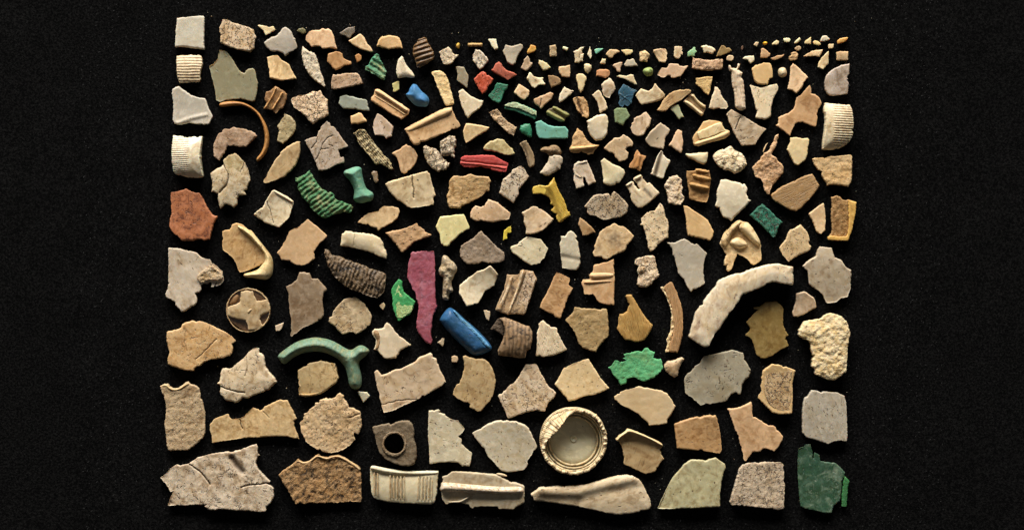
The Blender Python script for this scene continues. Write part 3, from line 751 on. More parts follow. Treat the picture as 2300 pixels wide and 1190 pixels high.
plastic_splinter;small pale fan splinter with a long left point near the top right;#c9aa7f;s.5;t7;1804.0,127.0 1812.6,121.4 1822.7,115.9 1832.8,113.4 1847.4,112.4 1846.9,116.4 1843.9,120.4 1841.8,125.0 1839.8,128.5 1833.8,128.0 1830.8,126.5 1820.7,128.0 1810.6,127.7
plastic_splinter;upright cream pointed splinter with ragged base near the top right;#d6bb8e;s.4;t8;1860.0,115.9 1860.5,124.5 1860.2,134.5 1860.5,144.6 1855.0,148.2 1852.4,151.7 1850.9,153.7 1847.9,156.5 1842.9,154.7 1835.8,152.2 1836.8,145.6 1839.8,138.6 1843.9,131.5 1848.9,126.5 1855.0,120.4
square_chip;small beige rectangular chip at the right edge below the orange sliver;#bf9d70;s.4;t10;1877.6,118.4 1881.2,116.9 1889.2,116.4 1903.9,117.2 1903.9,124.5 1903.2,130.5 1903.6,135.5 1891.3,136.1 1878.2,136.6 1877.9,128.5
plastic_nub;small ivory rounded pebble left of the peach bone shard;#d3bb94;sm;t12 dome5 rnd;1747.6,157.7 1751.1,153.2 1758.2,151.5 1764.2,153.7 1766.7,159.7 1767.7,165.8 1765.2,171.8 1759.2,174.7 1753.1,174.4 1749.1,170.8 1747.3,164.8
glassy_sheet;large olive grey translucent notched sheet near the top left;#807a5e;gl scr.1;t5;492.9,112.8 511.3,116.6 523.0,134.3 536.6,157.8 541.6,162.9 548.3,163.2 558.4,155.3 568.5,154.5 573.5,159.5 576.9,176.3 580.3,186.4 577.0,210.0 574.0,226.0 566.0,229.0 552.0,226.5 540.0,224.5 525.0,223.5 508.0,225.0 494.0,229.0 486.0,226.0 484.0,205.0 477.7,179.7 469.7,150.3 481.1,143.5 489.5,132.6
plastic_shard;pale grey smooth shard with a concave upper edge at the left side;#b4aaa2;sm;t13 ln:400.3,277.5,433.9,265.7,464.1,259.0:10.08:2.5;402.8,194.3 410.3,200.2 420.4,207.7 430.5,214.5 443.9,219.5 461.6,222.0 465.8,232.1 470.8,245.5 478.4,261.5 476.7,266.6 470.0,279.2 460.8,280.0 437.2,278.3 423.8,277.5 408.7,281.3 393.5,279.2 389.3,270.8 390.2,252.3 390.2,230.4 387.6,211.9 388.2,201.8 395.2,196.8
ring_arc;thin amber brown ring arc curving below the olive glassy sheet;#b0793a;s.4 ro.2;t13 rnd;491.3,234.6 497.7,230.4 512.9,227.9 529.7,227.6 544.8,230.1 558.2,235.5 570.0,243.0 581.8,253.1 590.2,265.7 598.6,280.8 602.8,294.3 605.3,307.7 604.5,322.9 601.1,336.3 595.2,348.1 586.8,358.2 578.4,364.4 575.0,356.5 583.4,348.1 588.5,339.7 593.5,326.2 595.2,307.7 593.5,294.3 589.3,279.2 583.4,265.7 575.0,253.9 565.0,246.4 554.9,240.5 541.4,236.3 526.3,238.0 511.2,239.7 494.4,241.8
plastic_shard;mottled brown bent flat fragment inside the amber ring arc;#94775f;pit.5 s.6 ro.4;t10;502.8,290.1 517.9,286.7 526.3,285.9 531.3,288.4 548.2,290.1 563.3,294.3 573.4,299.3 579.2,305.2 571.7,312.8 563.3,319.5 553.2,331.3 539.7,330.4 529.7,327.9 511.2,327.9 504.5,343.0 494.4,361.5 487.6,357.3 480.9,350.6 479.6,334.6 481.8,321.2 489.3,304.4
ridged_fragment;brown fragment with two raised folded ridges near the upper left;#85603a;s.5 ro.4 2#d2a468;t9;618.7,194.8 627.1,198.5 638.9,206.1 644.8,212.8 644.8,218.7 640.6,233.8 635.5,243.9 627.1,248.1 619.6,255.6 612.0,248.1 601.9,246.4 592.7,243.9 596.9,238.8 599.4,232.1 595.2,225.4 596.9,211.9 598.6,207.7 608.7,203.5 615.4,198.5
>ridge;;#b98a50;ro.6;z5 t8 rnd;618.7,195.5 624.6,198.5 618.7,208.6 615.4,218.7 608.7,227.1 603.6,235.5 599.4,244.7 592.7,243.5 599.4,233.8 605.3,225.4 608.7,218.7 613.7,208.6
>ridge;;#b98a50;ro.6;z5 t8 rnd;632.2,206.1 638.9,207.7 637.2,213.6 629.7,224.5 623.8,233.8 618.7,242.2 615.4,248.1 609.5,247.2 614.5,238.8 620.4,228.7 627.1,218.7
plastic_shard;olive tan granular shard below the brown ridged fragment;#8d7c57;pit.6 ro.5;t10;638.9,256.1 649.0,259.0 655.7,264.0 664.1,274.1 665.0,284.2 663.3,294.3 654.0,307.7 643.9,317.0 635.5,323.2 628.8,320.3 622.9,317.0 625.5,306.1 627.1,294.3 623.4,284.2 630.5,274.1 636.4,264.0
leaf_shard;tan almond-shaped leaf shard left of the cracked grey sheet;#b5976a;sm s.3;t11;668.3,318.2 675.0,319.2 674.5,327.9 675.0,341.3 672.5,354.8 664.1,373.3 652.4,385.0 638.9,396.8 622.1,403.5 605.3,410.3 595.2,411.6 591.8,408.6 598.6,396.8 608.7,378.3 622.1,354.8 630.5,343.0 645.6,329.6
plastic_shard;large crackled beige shard right of the brown ridged fragment;#bfa281;cr.8 ro.7;t13;654.3,224.5 661.8,219.5 675.3,215.0 688.7,213.6 697.1,207.7 710.6,205.2 720.7,204.4 725.7,214.5 730.8,221.2 737.1,225.4 737.5,240.5 739.2,258.2 729.1,265.7 719.0,269.1 710.6,274.1 703.0,280.8 695.5,272.4 688.7,264.9 680.3,255.6 671.9,249.7 661.8,242.2 656.0,233.8
plastic_shard;blue-grey flat shard with dark specks above the small peach chip;#8f9188;pit.5;t11;764.4,217.8 777.8,213.3 787.9,216.1 801.3,220.3 823.2,225.4 826.6,235.5 830.4,249.2 816.5,249.2 799.7,246.4 786.2,244.7 771.1,244.7 765.2,238.0 761.3,233.8 763.5,225.4
plastic_chip;small smooth peach chip below the blue-grey flat shard;#c79f6b;sm;t12;787.9,261.5 798.0,258.2 806.4,253.4 812.3,254.8 816.5,262.4 822.4,268.2 824.4,274.1 813.1,276.6 801.3,279.7 789.6,279.5 787.9,270.8
railed_strip;cream strip with two moulded rails slanting down to the right;#c79a6a;s.5;t12;840.8,212.8 842.5,201.8 848.4,200.2 861.8,206.9 875.3,217.8 892.1,229.6 902.2,233.8 912.3,241.3 920.3,248.1 917.3,255.6 908.9,264.0 901.3,268.7 890.4,263.2 875.3,253.9 858.5,243.0 845.0,234.6 833.3,226.2 835.0,220.3
>rail;;#d9b384;sm;z7 t11 rnd;842.5,202.7 848.4,200.5 861.8,207.2 878.7,219.5 897.1,231.3 908.9,239.7 919.8,248.1 913.9,253.9 902.2,246.4 883.7,233.8 863.5,220.3 841.7,209.4
>rail;;#c9a274;sm;z7 t7 rnd;840.8,213.6 848.4,216.1 865.2,227.1 883.7,238.8 902.2,250.6 913.1,257.3 908.9,260.7 897.1,252.3 878.7,240.5 858.5,228.7 840.0,218.7
plastic_shard;small grey-pink pitted arrowhead shard in the upper left middle;#b09a88;pit.5;t9;848.4,255.6 858.5,260.7 870.3,271.6 884.5,285.0 882.0,296.0 879.5,302.7 880.3,306.1 872.8,309.4 867.7,312.3 861.0,306.1 853.4,303.5 842.5,304.4 840.0,294.3 837.5,284.2 840.8,269.1
cracked_sheet;grey pointed-arch sheet crossed by dark cracks in the upper left;#a2907e;cr.35 s.4 lg;t9 ln:708.9,361.5,720.7,338.0,724.0,324.5,735.8,311.1,747.6,305.2:1.51:-3 ln:700.5,334.6,710.6,321.2,713.9,307.7:1.34:-2.5 ln:722.4,335.5,739.2,334.6:1.18:-2 ln:739.2,326.2,747.6,327.9,750.9,338.0:1.01:-2;735.0,272.4 742.5,279.2 752.6,287.6 761.0,299.3 771.1,314.5 782.9,328.7 772.8,333.8 760.2,337.1 763.5,348.1 765.2,354.8 772.8,352.8 774.1,364.9 766.1,367.4 757.6,369.9 747.6,375.0 735.8,381.7 725.7,384.2 715.6,383.4 710.6,368.2 702.2,348.1 690.4,327.9 684.5,317.0 695.5,310.3 712.3,308.6 715.6,296.0 722.4,284.2
fibrous_strip;khaki long fibrous strip with broken ends slanting down right;#94845c;ro1 cr.7;t14 rib50,4.37,1.6;804.7,291.8 816.5,290.6 823.2,296.0 829.9,307.7 841.7,322.9 851.8,334.6 863.5,348.1 875.3,360.7 882.0,371.6 885.4,380.0 875.3,381.7 860.2,371.6 853.4,368.2 845.0,371.6 838.3,363.2 828.2,348.1 818.2,336.3 808.1,326.2 803.0,316.1 801.3,307.7 792.1,300.2 799.7,298.5
plastic_shard;smooth peach pentagon shard with a left point beside the khaki fibrous strip;#b89268;sm s.2;t11;880.3,345.5 895.5,336.3 913.1,324.5 922.4,328.7 932.4,338.0 938.3,349.7 935.8,361.5 930.8,371.6 922.4,380.0 915.6,386.7 908.9,390.1 900.5,387.6 895.5,364.9 890.4,353.1
moulded_block;large tan slab with a raised rail along its upper edge;#bd986d;pit.4 s.5;t16;908.4,290.8 925.2,281.5 943.7,271.4 963.9,261.3 984.0,250.4 1000.8,243.7 1015.6,241.2 1016.8,248.7 1021.0,258.8 1027.7,270.6 1034.5,283.2 1031.1,286.6 1014.3,292.4 994.1,300.8 972.3,310.9 950.4,320.2 940.3,326.1 930.3,326.9 921.8,316.0 916.8,304.2
>rail;;#cda878;pit.3;z11 t9 rnd;908.4,290.8 925.2,281.8 943.7,271.8 963.9,261.7 984.0,250.8 1000.8,244.0 1015.6,241.7 1017.6,254.6 1000.8,262.2 980.7,270.6 960.5,280.7 940.3,290.8 921.8,299.2 913.4,299.2
plastic_shard;pale cream shard with a concave side above the tan right-pointing triangle;#c4b293;sm pit.2;t10;1029.4,205.9 1038.7,200.3 1046.2,206.7 1054.6,214.3 1068.1,221.8 1078.2,225.2 1085.7,226.9 1083.2,235.3 1078.2,243.7 1068.1,250.4 1058.0,258.8 1050.4,266.9 1044.5,257.1 1038.7,243.7 1033.6,228.6 1031.1,218.5 1031.4,212.6
plastic_shard;smooth tan right-pointing triangle in the upper middle;#c9a876;pit.15;t12;1046.2,276.5 1061.3,278.7 1081.5,282.4 1099.2,286.6 1096.6,291.6 1081.5,300.8 1064.7,311.8 1046.2,322.4 1042.9,309.2 1040.3,296.6 1042.9,285.7
plastic_strip;short brown grooved strip slanting down right in the upper middle;#a78a68;ro.8 cr.6;t10;1099.2,253.8 1108.4,248.7 1116.0,245.4 1121.8,250.4 1126.9,260.5 1137.0,270.6 1147.1,278.2 1160.2,286.6 1158.8,295.8 1153.8,306.2 1143.7,300.8 1131.9,290.8 1120.2,279.0 1110.1,270.6 1102.5,261.3
crumpled_fragment;white-brown crumpled gritty lump above its cracked neighbour;#b3a18a;cr1 ro1;t18 dome5;1016.0,305.9 1023.5,308.4 1025.2,317.6 1024.4,327.7 1020.2,334.5 1023.5,347.9 1021.0,354.6 1014.3,352.1 1009.2,349.6 1000.8,352.1 991.6,347.9 988.7,336.1 989.1,322.7 991.6,316.0 1002.5,310.9 1007.6,306.7
crumpled_fragment;white cracked fragment with a dark crumbly right end;#bca98e;cr.9 ro.8;t14 dome3;950.4,331.9 957.1,327.4 967.2,332.8 979.0,334.5 987.4,344.5 994.1,351.3 997.5,358.0 1004.2,363.0 1010.9,366.4 1009.2,374.8 1002.5,381.5 995.8,383.2 990.8,381.5 986.6,387.4 973.9,380.7 962.2,369.7 955.5,354.6 951.3,342.9
plastic_shard;small pale olive half-moon shard above the bright red strip;#b7a675;s.3;t10;1085.7,332.8 1091.6,324.4 1101.7,316.8 1118.5,312.6 1131.1,314.3 1137.0,321.8 1142.0,327.7 1150.4,334.5 1156.8,344.5 1152.1,347.6 1138.7,348.2 1123.5,344.5 1106.7,339.5 1093.3,338.7 1086.6,336.1
red_strip;bright red split strip with ragged upper edge in the upper middle;#b5362f;st.5 2#d98070;t11 ln:1034.5,363.0,1068.1,365.5,1101.7,369.7,1138.7,373.1:3.70:-3 ln:1037.8,366.4,1084.9,370.6,1135.3,378.2:3.03:2.5;1034.5,356.3 1044.5,349.6 1061.3,350.4 1074.8,348.7 1093.3,348.7 1110.1,350.4 1120.2,356.3 1133.6,362.2 1142.0,368.1 1138.7,376.5 1136.1,386.6 1125.2,386.6 1106.7,382.4 1089.9,378.2 1076.5,374.8 1056.3,377.3 1042.9,375.6 1033.6,368.1 1033.6,361.3
plastic_strip;small brown-grey curved strip left of the crumpled white peg;#806a4d;st.5;t10 ln:1170.6,321.0,1182.4,344.5,1189.1,374.8:5.04:-2;1166.4,323.5 1175.6,317.6 1182.4,315.6 1189.1,327.7 1195.8,339.5 1200.0,351.3 1200.8,364.7 1199.2,373.1 1189.9,377.3 1185.7,369.7 1182.4,352.9 1175.6,337.8
plastic_strip;sea green bar with a sandy worn top in the upper middle;#2a7558;ro.4;t12;1133.7,238.7 1141.1,233.4 1149.2,230.4 1159.9,230.7 1173.4,236.1 1186.8,241.4 1197.6,246.8 1204.3,250.2 1205.6,261.6 1200.3,269.0 1186.8,262.9 1170.7,256.2 1154.5,250.2 1141.1,246.8 1133.3,244.8
>worn_top;;#93a583;ro.8 pit.4;z10 t5;1134.4,238.1 1141.1,233.6 1149.2,230.9 1159.9,231.3 1173.4,236.3 1186.8,241.7 1197.6,247.1 1204.0,250.6 1205.0,259.6 1194.9,257.6 1181.4,251.5 1165.3,244.8 1149.2,242.8 1141.1,240.8
plastic_shard;small emerald green five-sided pebble left of the teal concave bar;#237a55;ro.3 s.3;t12 dome3;1169.3,283.1 1176.1,278.4 1189.5,278.4 1193.5,284.5 1194.6,297.9 1195.1,308.7 1189.5,309.3 1181.4,304.6 1170.7,299.2 1167.3,289.8
concave_bar;teal bar with a concave upper edge in the upper middle;#4f9486;pit.4;t13;1200.3,276.4 1208.3,273.0 1215.7,271.0 1223.1,277.1 1232.5,282.4 1244.6,285.1 1258.1,285.1 1270.2,285.1 1276.9,293.9 1276.2,303.3 1275.5,311.3 1268.8,312.7 1256.7,312.0 1237.9,312.7 1221.8,312.7 1211.0,310.0 1205.0,303.3 1204.3,291.2 1202.3,283.1
channel_fragment;small dark olive channel with two raised rims in the upper middle;#55492c;ro.6;t6;1239.2,242.8 1242.6,238.7 1251.3,240.8 1264.8,249.5 1279.6,256.2 1279.6,259.6 1271.5,265.0 1268.8,273.7 1260.8,273.7 1248.7,269.7 1237.9,264.3 1229.2,258.9 1226.9,250.8 1232.5,245.5
>rim;;#7c7c45;sm;z3 t10 rnd;1239.5,242.8 1243.3,238.7 1251.3,241.4 1264.8,249.5 1279.8,256.9 1278.2,260.9 1271.5,264.3 1262.1,257.6 1251.3,250.8 1240.6,244.8
>rim;;#7c7c45;sm;z3 t10 rnd;1226.9,250.2 1232.5,247.5 1241.9,253.5 1254.0,259.6 1264.8,265.6 1269.9,271.0 1266.1,274.0 1256.7,271.7 1244.6,267.0 1232.5,259.6 1227.1,254.9
plastic_shard;small brown-tan shard with a central crack right of the amber-spotted shard;#bd9873;s.4;t10 ln:1215.7,223.9,1215.0,233.4,1211.7,241.4:1.34:-4;1197.6,223.3 1208.3,219.2 1219.1,214.5 1228.5,210.5 1235.9,207.4 1242.6,211.8 1240.6,218.6 1237.2,225.3 1229.8,230.7 1221.8,238.7 1215.0,245.7 1211.7,242.1 1208.3,238.7 1201.6,235.4 1198.2,229.3
plastic_shard;small white speckled curved triangle in the upper middle;#d0bca0;pit.3 cr.2;t9;1267.5,195.0 1272.9,199.7 1280.9,203.1 1288.3,205.1 1282.3,211.8 1275.5,218.6 1266.1,226.0 1256.1,232.0 1255.1,222.6 1256.7,213.2 1262.1,203.8
plastic_strip;small cream tapering strip standing upright below the acorn-shaped crumb;#ccb585;sm;t11;1293.7,169.5 1299.7,166.4 1309.2,166.4 1314.5,171.5 1317.2,177.6 1314.5,185.0 1312.5,195.7 1309.2,205.1 1303.1,209.2 1299.7,203.8 1297.7,193.0 1295.0,179.6
curled_flake;brown folded flake with a dark groove in the upper middle;#b58d5c;ro.7 s.7;t12 ln:1295.7,219.2,1299.7,236.1,1307.8,257.6:5.38:-5;1287.0,221.9 1291.7,219.2 1301.1,218.3 1310.5,219.2 1315.9,225.3 1318.6,233.4 1321.9,242.8 1322.6,253.5 1321.9,264.3 1317.2,267.0 1307.8,262.9 1306.5,256.2 1299.7,254.9 1295.7,246.8 1291.7,236.1 1287.0,230.0
plastic_shard;small whitish ragged shard with pits left of the dark blue sheet;#c6b094;pit.6 s.5;t9;1367.4,176.0 1372.8,179.0 1378.2,185.7 1380.2,192.4 1382.9,200.5 1379.5,207.2 1372.8,212.6 1368.7,220.7 1360.7,218.7 1355.3,213.9 1352.6,204.5 1351.3,197.8 1350.6,189.7 1356.6,185.0 1363.4,180.3
plastic_strip;small cream curved strip right of the brown folded flake;#cdb795;s.3;t11;1329.1,213.9 1336.5,208.6 1343.9,202.9 1348.6,205.9 1353.3,215.3 1358.0,224.7 1362.0,234.1 1364.7,243.5 1360.7,248.9 1353.9,250.3 1349.2,254.3 1345.9,251.6 1344.5,242.2 1341.2,230.1 1336.5,220.7
dark_blue_sheet;dark slate blue thin sheet scratched with pale lines;#2b5266;gl cr.3;t6 ln:1388.9,209.9,1403.7,219.3,1418.5,234.1:1.34:1.5 ln:1397.0,224.7,1409.1,216.6,1421.2,215.3:1.08:1;1400.3,190.0 1409.1,193.8 1417.1,199.2 1425.2,202.5 1431.3,203.9 1425.2,208.6 1422.5,216.6 1419.8,226.1 1419.2,232.8 1409.1,238.8 1402.4,236.1 1397.6,240.8 1391.6,237.5 1388.6,232.8 1390.9,226.1 1388.2,208.6 1392.9,199.2
plastic_shard;olive green shard with a point below, under the dark blue sheet;#61764f;ro.3 s.3;t11;1378.2,248.9 1384.9,243.3 1397.0,243.5 1406.4,243.5 1409.1,250.3 1414.5,259.7 1412.4,263.7 1405.0,270.4 1399.7,283.6 1391.6,279.8 1380.8,275.1 1380.2,265.0
plastic_shard;cream shard with a V-shaped notch in its upper edge;#cdb893;s.5;t12;1426.6,216.0 1433.3,205.9 1439.3,200.5 1448.1,203.2 1456.1,205.9 1464.2,200.5 1470.9,188.4 1476.3,193.8 1484.4,203.2 1493.8,213.3 1492.4,219.3 1481.7,226.1 1468.2,230.1 1454.8,233.4 1441.3,235.7 1436.6,231.4 1433.3,223.4
tooth_shaped_shard;ivory molar-shaped shard in the upper middle right of centre;#d0bea0;sm;t14 dome3;1315.6,273.1 1324.4,267.1 1337.8,261.0 1355.3,256.7 1360.7,258.3 1364.7,263.7 1366.1,274.5 1365.4,285.2 1363.4,298.7 1358.0,309.4 1349.9,316.1 1339.2,316.8 1332.4,312.1 1325.7,304.0 1321.7,294.6 1318.3,282.5
plastic_shard;beige speckled ragged-edged shard right of the olive green shard;#c2a88a;pit.5 s.3;t10;1451.4,251.9 1454.8,257.0 1462.9,267.7 1460.8,277.1 1457.5,285.2 1450.8,293.3 1446.7,302.7 1438.7,306.1 1429.2,304.7 1421.2,300.0 1416.1,287.9 1418.5,278.5 1422.5,274.5 1423.9,266.4 1431.9,261.7 1438.7,259.7 1445.4,254.3
plastic_shard;taupe speckled rounded trapezoid shard right of the beige ragged shard;#ab977d;pit.5;t11;1483.0,275.8 1491.1,280.5 1504.5,292.6 1500.5,301.3 1493.8,310.8 1492.4,322.9 1489.7,336.3 1480.3,333.6 1468.2,330.9 1458.8,328.2 1450.8,321.5 1449.4,313.4 1460.2,297.3 1472.3,285.2
curved_strip;brown striped curved strip resting on a pale green chip;#b89463;st.6 s.4;t14;1475.4,248.8 1483.4,236.1 1491.5,222.6 1502.3,211.8 1514.4,205.1 1527.8,202.2 1542.6,201.5 1552.0,203.8 1551.3,208.5 1542.6,214.5 1530.5,224.6 1519.7,232.0 1507.6,238.7 1500.9,244.1 1495.5,251.5 1484.8,250.8
plastic_chip;small pale green chip tucked under the brown striped curved strip;#a9ac86;gl;t8;1507.0,240.4 1511.7,238.5 1517.1,236.1 1523.8,236.7 1527.1,244.1 1529.8,252.2 1536.6,263.6 1529.2,265.0 1525.8,269.0 1521.8,265.6 1518.4,258.9 1513.0,252.2 1505.6,247.5
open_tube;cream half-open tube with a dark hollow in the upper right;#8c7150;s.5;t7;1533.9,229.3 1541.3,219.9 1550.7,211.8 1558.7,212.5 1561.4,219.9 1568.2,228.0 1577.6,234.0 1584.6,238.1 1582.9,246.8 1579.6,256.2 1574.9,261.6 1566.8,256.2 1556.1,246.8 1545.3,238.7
>tube_wall;;#ccb48a;sm;z3 t11 rnd;1533.9,229.3 1539.9,225.3 1550.7,230.7 1561.4,240.1 1572.2,249.5 1579.2,253.5 1578.2,259.6 1574.9,261.6 1566.8,256.2 1556.1,246.8 1545.3,238.7
>tube_wall;;#d0b98f;sm;z3 t10 rnd;1558.1,212.9 1562.8,219.9 1569.5,228.0 1578.9,234.0 1584.6,238.5 1583.6,243.4 1577.6,242.8 1569.5,236.1 1562.8,229.3 1557.4,221.3 1550.7,217.2 1552.0,212.5
plastic_shard;small olive tan fan-shaped chip below the brown granular strip;#b3925a;ro.6;t9;1562.8,176.2 1577.6,174.9 1587.0,172.9 1599.7,173.5 1597.7,185.0 1595.7,197.1 1593.7,207.8 1591.7,215.6 1584.3,211.2 1576.2,202.4 1569.5,194.4 1561.4,188.3 1564.1,183.6
plastic_shard;small cream speckled triangle with a rounded top left of the split tube;#cfb898;pit.6;t10;1605.1,195.7 1611.2,197.1 1616.6,205.1 1620.6,215.9 1624.6,223.3 1631.3,230.7 1636.7,241.4 1631.3,245.5 1621.9,244.8 1612.5,244.1 1603.1,245.5 1591.0,243.8 1593.0,236.1 1596.4,225.3 1599.1,214.5 1603.1,206.5
rounded_chip;honey tan rounded chip with a small bite near the upper right;#c39c63;sm;t13;1687.9,154.4 1697.1,146.8 1712.3,142.6 1727.4,142.6 1733.3,149.3 1735.5,161.9 1734.1,175.4 1727.4,177.9 1724.9,185.5 1723.2,190.5 1712.3,192.2 1700.5,188.8 1693.8,182.1 1690.4,168.7
plastic_shard;peach pitted bone-shaped shard right of the ivory pebble;#c9a57c;pit.3 s.3;t12;1780.3,143.4 1786.2,146.8 1794.6,155.2 1804.7,164.5 1814.8,174.5 1809.7,180.4 1803.9,187.1 1803.0,192.2 1796.3,202.3 1787.9,211.0 1783.7,209.0 1779.5,203.9 1767.7,200.9 1770.3,192.2 1772.8,178.7 1774.5,167.0 1774.5,151.8
corner_chip;grey quarter-round shard with a brown smudge at the right edge;#a59588;s.3;t12 spot:1882.0,174.5,10.08,.75 spot:1895.5,163.6,8.40,.5;1907.2,143.4 1906.4,163.6 1905.5,183.8 1903.5,211.5 1892.1,212.7 1875.3,215.4 1861.8,217.4 1855.1,209.0 1851.4,200.6 1850.9,185.5 1853.4,173.7 1860.2,164.5 1871.9,155.2 1888.7,147.6
plastic_shard;white porous shard with a flared top below the honey rounded chip;#cdb998;pit.6 cr.2;t11;1684.0,192.2 1693.8,194.7 1707.2,197.6 1720.7,194.7 1734.1,191.3 1743.4,189.2 1746.7,195.5 1747.2,203.9 1740.8,214.0 1735.8,224.1 1731.6,240.9 1729.9,262.8 1724.0,266.1 1717.3,269.5 1707.2,267.0 1697.1,264.5 1698.0,251.0 1694.6,234.2 1690.4,215.7 1687.1,202.3
torn_sheet;large peach brown torn sheet with a spiked top near the right;#b58a5e;s.4;t7 curl90,4;1818.2,191.8 1821.2,200.6 1821.5,210.7 1829.9,212.4 1840.0,220.8 1845.0,231.7 1841.7,239.2 1835.8,251.0 1834.1,257.7 1835.8,267.8 1833.3,277.9 1831.6,284.6 1821.5,282.9 1811.4,277.9 1801.3,273.7 1792.9,276.2 1784.5,281.3 1779.5,289.7 1776.1,298.1 1773.6,305.6 1764.4,298.9 1754.3,291.3 1741.7,282.1 1747.6,277.9 1747.6,264.5 1757.6,259.4 1772.8,252.7 1781.2,246.0 1784.5,239.2 1786.2,229.2 1787.9,219.9 1798.0,214.0 1804.7,205.6 1811.4,198.9
cap_wall_fragment;cream curved cap wall fragment with horizontal ribs at the right edge;#cfbd9c;s.3;t16 rib2,5.38,1.7 cyl12 rmask.35,1.0 dome5;1850.9,231.7 1875.3,235.0 1907.2,236.7 1912.3,247.6 1914.8,264.5 1915.6,281.3 1914.8,298.1 1910.6,313.2 1903.9,321.6 1895.5,328.3 1883.7,334.2 1866.9,337.6 1845.0,335.9 1845.0,323.3 1847.6,306.5 1850.1,289.7 1850.9,272.9 1850.1,261.1 1847.6,247.6
fan_sheet;taupe wedge sheet with dark cracks right of the cream double slab;#ae9a80;cr.4 s.4 lg;t9 ln:1650.1,291.3,1656.8,276.2,1663.5,262.8:2.02:-3;1641.7,246.0 1653.4,252.7 1670.3,261.9 1690.4,274.5 1707.2,284.6 1721.5,290.5 1713.9,298.1 1705.5,307.3 1699.7,316.6 1695.5,325.8 1682.0,326.6 1673.6,327.5 1666.1,330.0 1660.2,319.9 1650.1,303.1 1641.7,282.9 1636.6,274.5 1635.0,264.5 1629.9,257.7
cap_wall_fragment;white curved cap wall fragment with close horizontal ribs at the left edge;#d8cbb2;s.3;t18 rib2,4.20,1.6 cyl13 rmask0,.55 dome4;391.0,305.1 396.1,306.0 420.4,307.3 440.6,307.3 455.7,306.8 456.6,315.2 454.9,327.0 453.2,345.5 454.0,365.6 456.6,384.1 458.7,395.9 454.0,399.2 437.2,400.1 422.1,398.4 408.7,395.0 395.2,392.5 391.0,384.1 388.5,363.9 387.6,340.4 388.5,320.3
torn_fragment;torn grey-cream layered fragment below the mottled brown fragment;#b5a487;s.5 cr.3;t12 dome3 ln:504.5,370.7,512.9,384.1,514.5,400.9,509.5,417.7,494.4,432.9:3.70:-5;528.8,344.6 535.5,348.8 539.7,355.5 548.2,362.3 554.9,374.0 559.9,389.2 562.4,406.0 558.2,414.4 555.7,425.3 549.8,429.5 554.0,437.9 544.8,439.6 536.4,438.7 533.9,449.7 533.9,459.7 526.3,465.6 517.9,461.4 507.8,458.9 501.1,464.8 496.1,469.5 493.5,459.7 490.2,446.3 490.2,436.2 479.2,431.2 475.0,432.0 477.6,421.1 477.6,411.0 475.0,400.9 472.9,390.8 484.3,381.6 503.6,370.7 502.4,360.6 514.5,348.8
>torn_flap;;#a8966f;s.5 ro.3;z10 t3;528.8,345.5 535.5,349.7 548.2,363.9 544.8,377.4 538.1,389.2 531.3,397.6 521.3,397.6 516.2,390.8 509.5,380.8 504.5,369.0 503.6,360.6 515.4,349.7
terracotta_shard;large terracotta red shard at the left edge;#a05d33;cr.4 s.5 2#5a2f20;t14;420.4,423.9 426.3,428.7 437.2,432.9 449.0,434.5 454.0,441.3 460.8,454.7 469.2,469.8 477.6,481.6 490.2,486.6 480.9,503.4 477.6,516.9 472.5,537.1 460.8,539.6 452.4,537.1 442.3,537.9 432.2,541.3 410.3,541.3 401.9,532.0 388.5,521.9 381.8,510.2 383.4,491.7 386.8,478.2 385.1,458.1 385.5,432.9 400.3,430.3 410.3,427.0
folded_corner_shard;white concave four-sided shard with a fine dark crack at the left;#c9b899;s.3 cr.15;t11 curl45,7 ln:600.3,453.0,608.7,474.9,615.4,501.8:1.18:-2.5;617.1,426.5 625.5,431.2 637.2,437.1 645.6,441.3 660.4,452.2 658.2,463.1 654.0,476.6 650.7,488.3 637.2,501.8 628.8,510.7 615.4,507.6 591.8,499.2 580.1,490.0 570.8,481.6 581.8,471.5 591.8,463.1 598.6,451.3 605.3,439.6 611.2,429.5
>raised_rim;;#d6c5a6;sm;z12 t4 rnd;614.5,427.8 618.7,427.0 637.2,437.6 659.9,451.7 659.4,456.4 647.3,449.7 632.2,441.3 616.2,432.9
ridged_arc;dark green curved ribbed arc with gritty edge left of the jade bone shape;#2f7040;ro.9 s.4 2#9a8a60;t14 rib-38,9.75,4 rx.6 dome3;696.3,383.3 700.5,388.7 703.9,397.1 708.9,405.5 715.6,414.7 722.4,424.8 730.8,427.3 737.5,433.2 743.4,430.7 751.8,438.2 752.6,445.8 761.0,451.7 768.6,451.7 777.8,457.6 787.9,460.1 792.6,466.0 791.3,474.4 784.5,478.6 774.5,477.7 764.4,479.4 754.3,481.1 744.2,484.5 734.1,491.2 724.0,488.7 713.9,481.1 705.5,474.4 698.0,466.0 697.1,459.2 685.4,450.8 681.2,445.0 675.3,439.1 676.1,430.7 668.6,423.9 670.3,415.5 663.5,407.1 665.2,400.4 677.0,395.4 683.7,393.7 688.7,388.7
bone_shaped_piece;jade green dog-bone shaped piece right of the green ribbed arc;#468570;ro.4 pit.5 s.3 2#7f9a80;t22 dome8 rnd;796.3,374.4 812.3,375.2 813.1,388.7 815.6,402.1 819.0,413.9 823.2,423.9 831.6,429.0 839.2,434.0 839.2,444.1 835.0,451.7 824.9,453.4 814.8,456.7 804.7,456.7 796.3,450.8 793.3,445.8 796.3,434.0 794.6,422.3 788.7,412.2 784.5,403.8 776.1,397.1 771.1,389.5 774.5,382.8 784.5,379.4
plastic_crumb;tiny brownish translucent peanut crumb right of the jade bone shape;#75604a;gl;t7 dome2;835.0,387.8 839.2,384.1 847.6,385.3 849.2,392.0 848.4,398.7 850.4,405.5 847.6,410.5 841.7,410.2 839.2,403.8 838.3,397.1 835.3,392.9
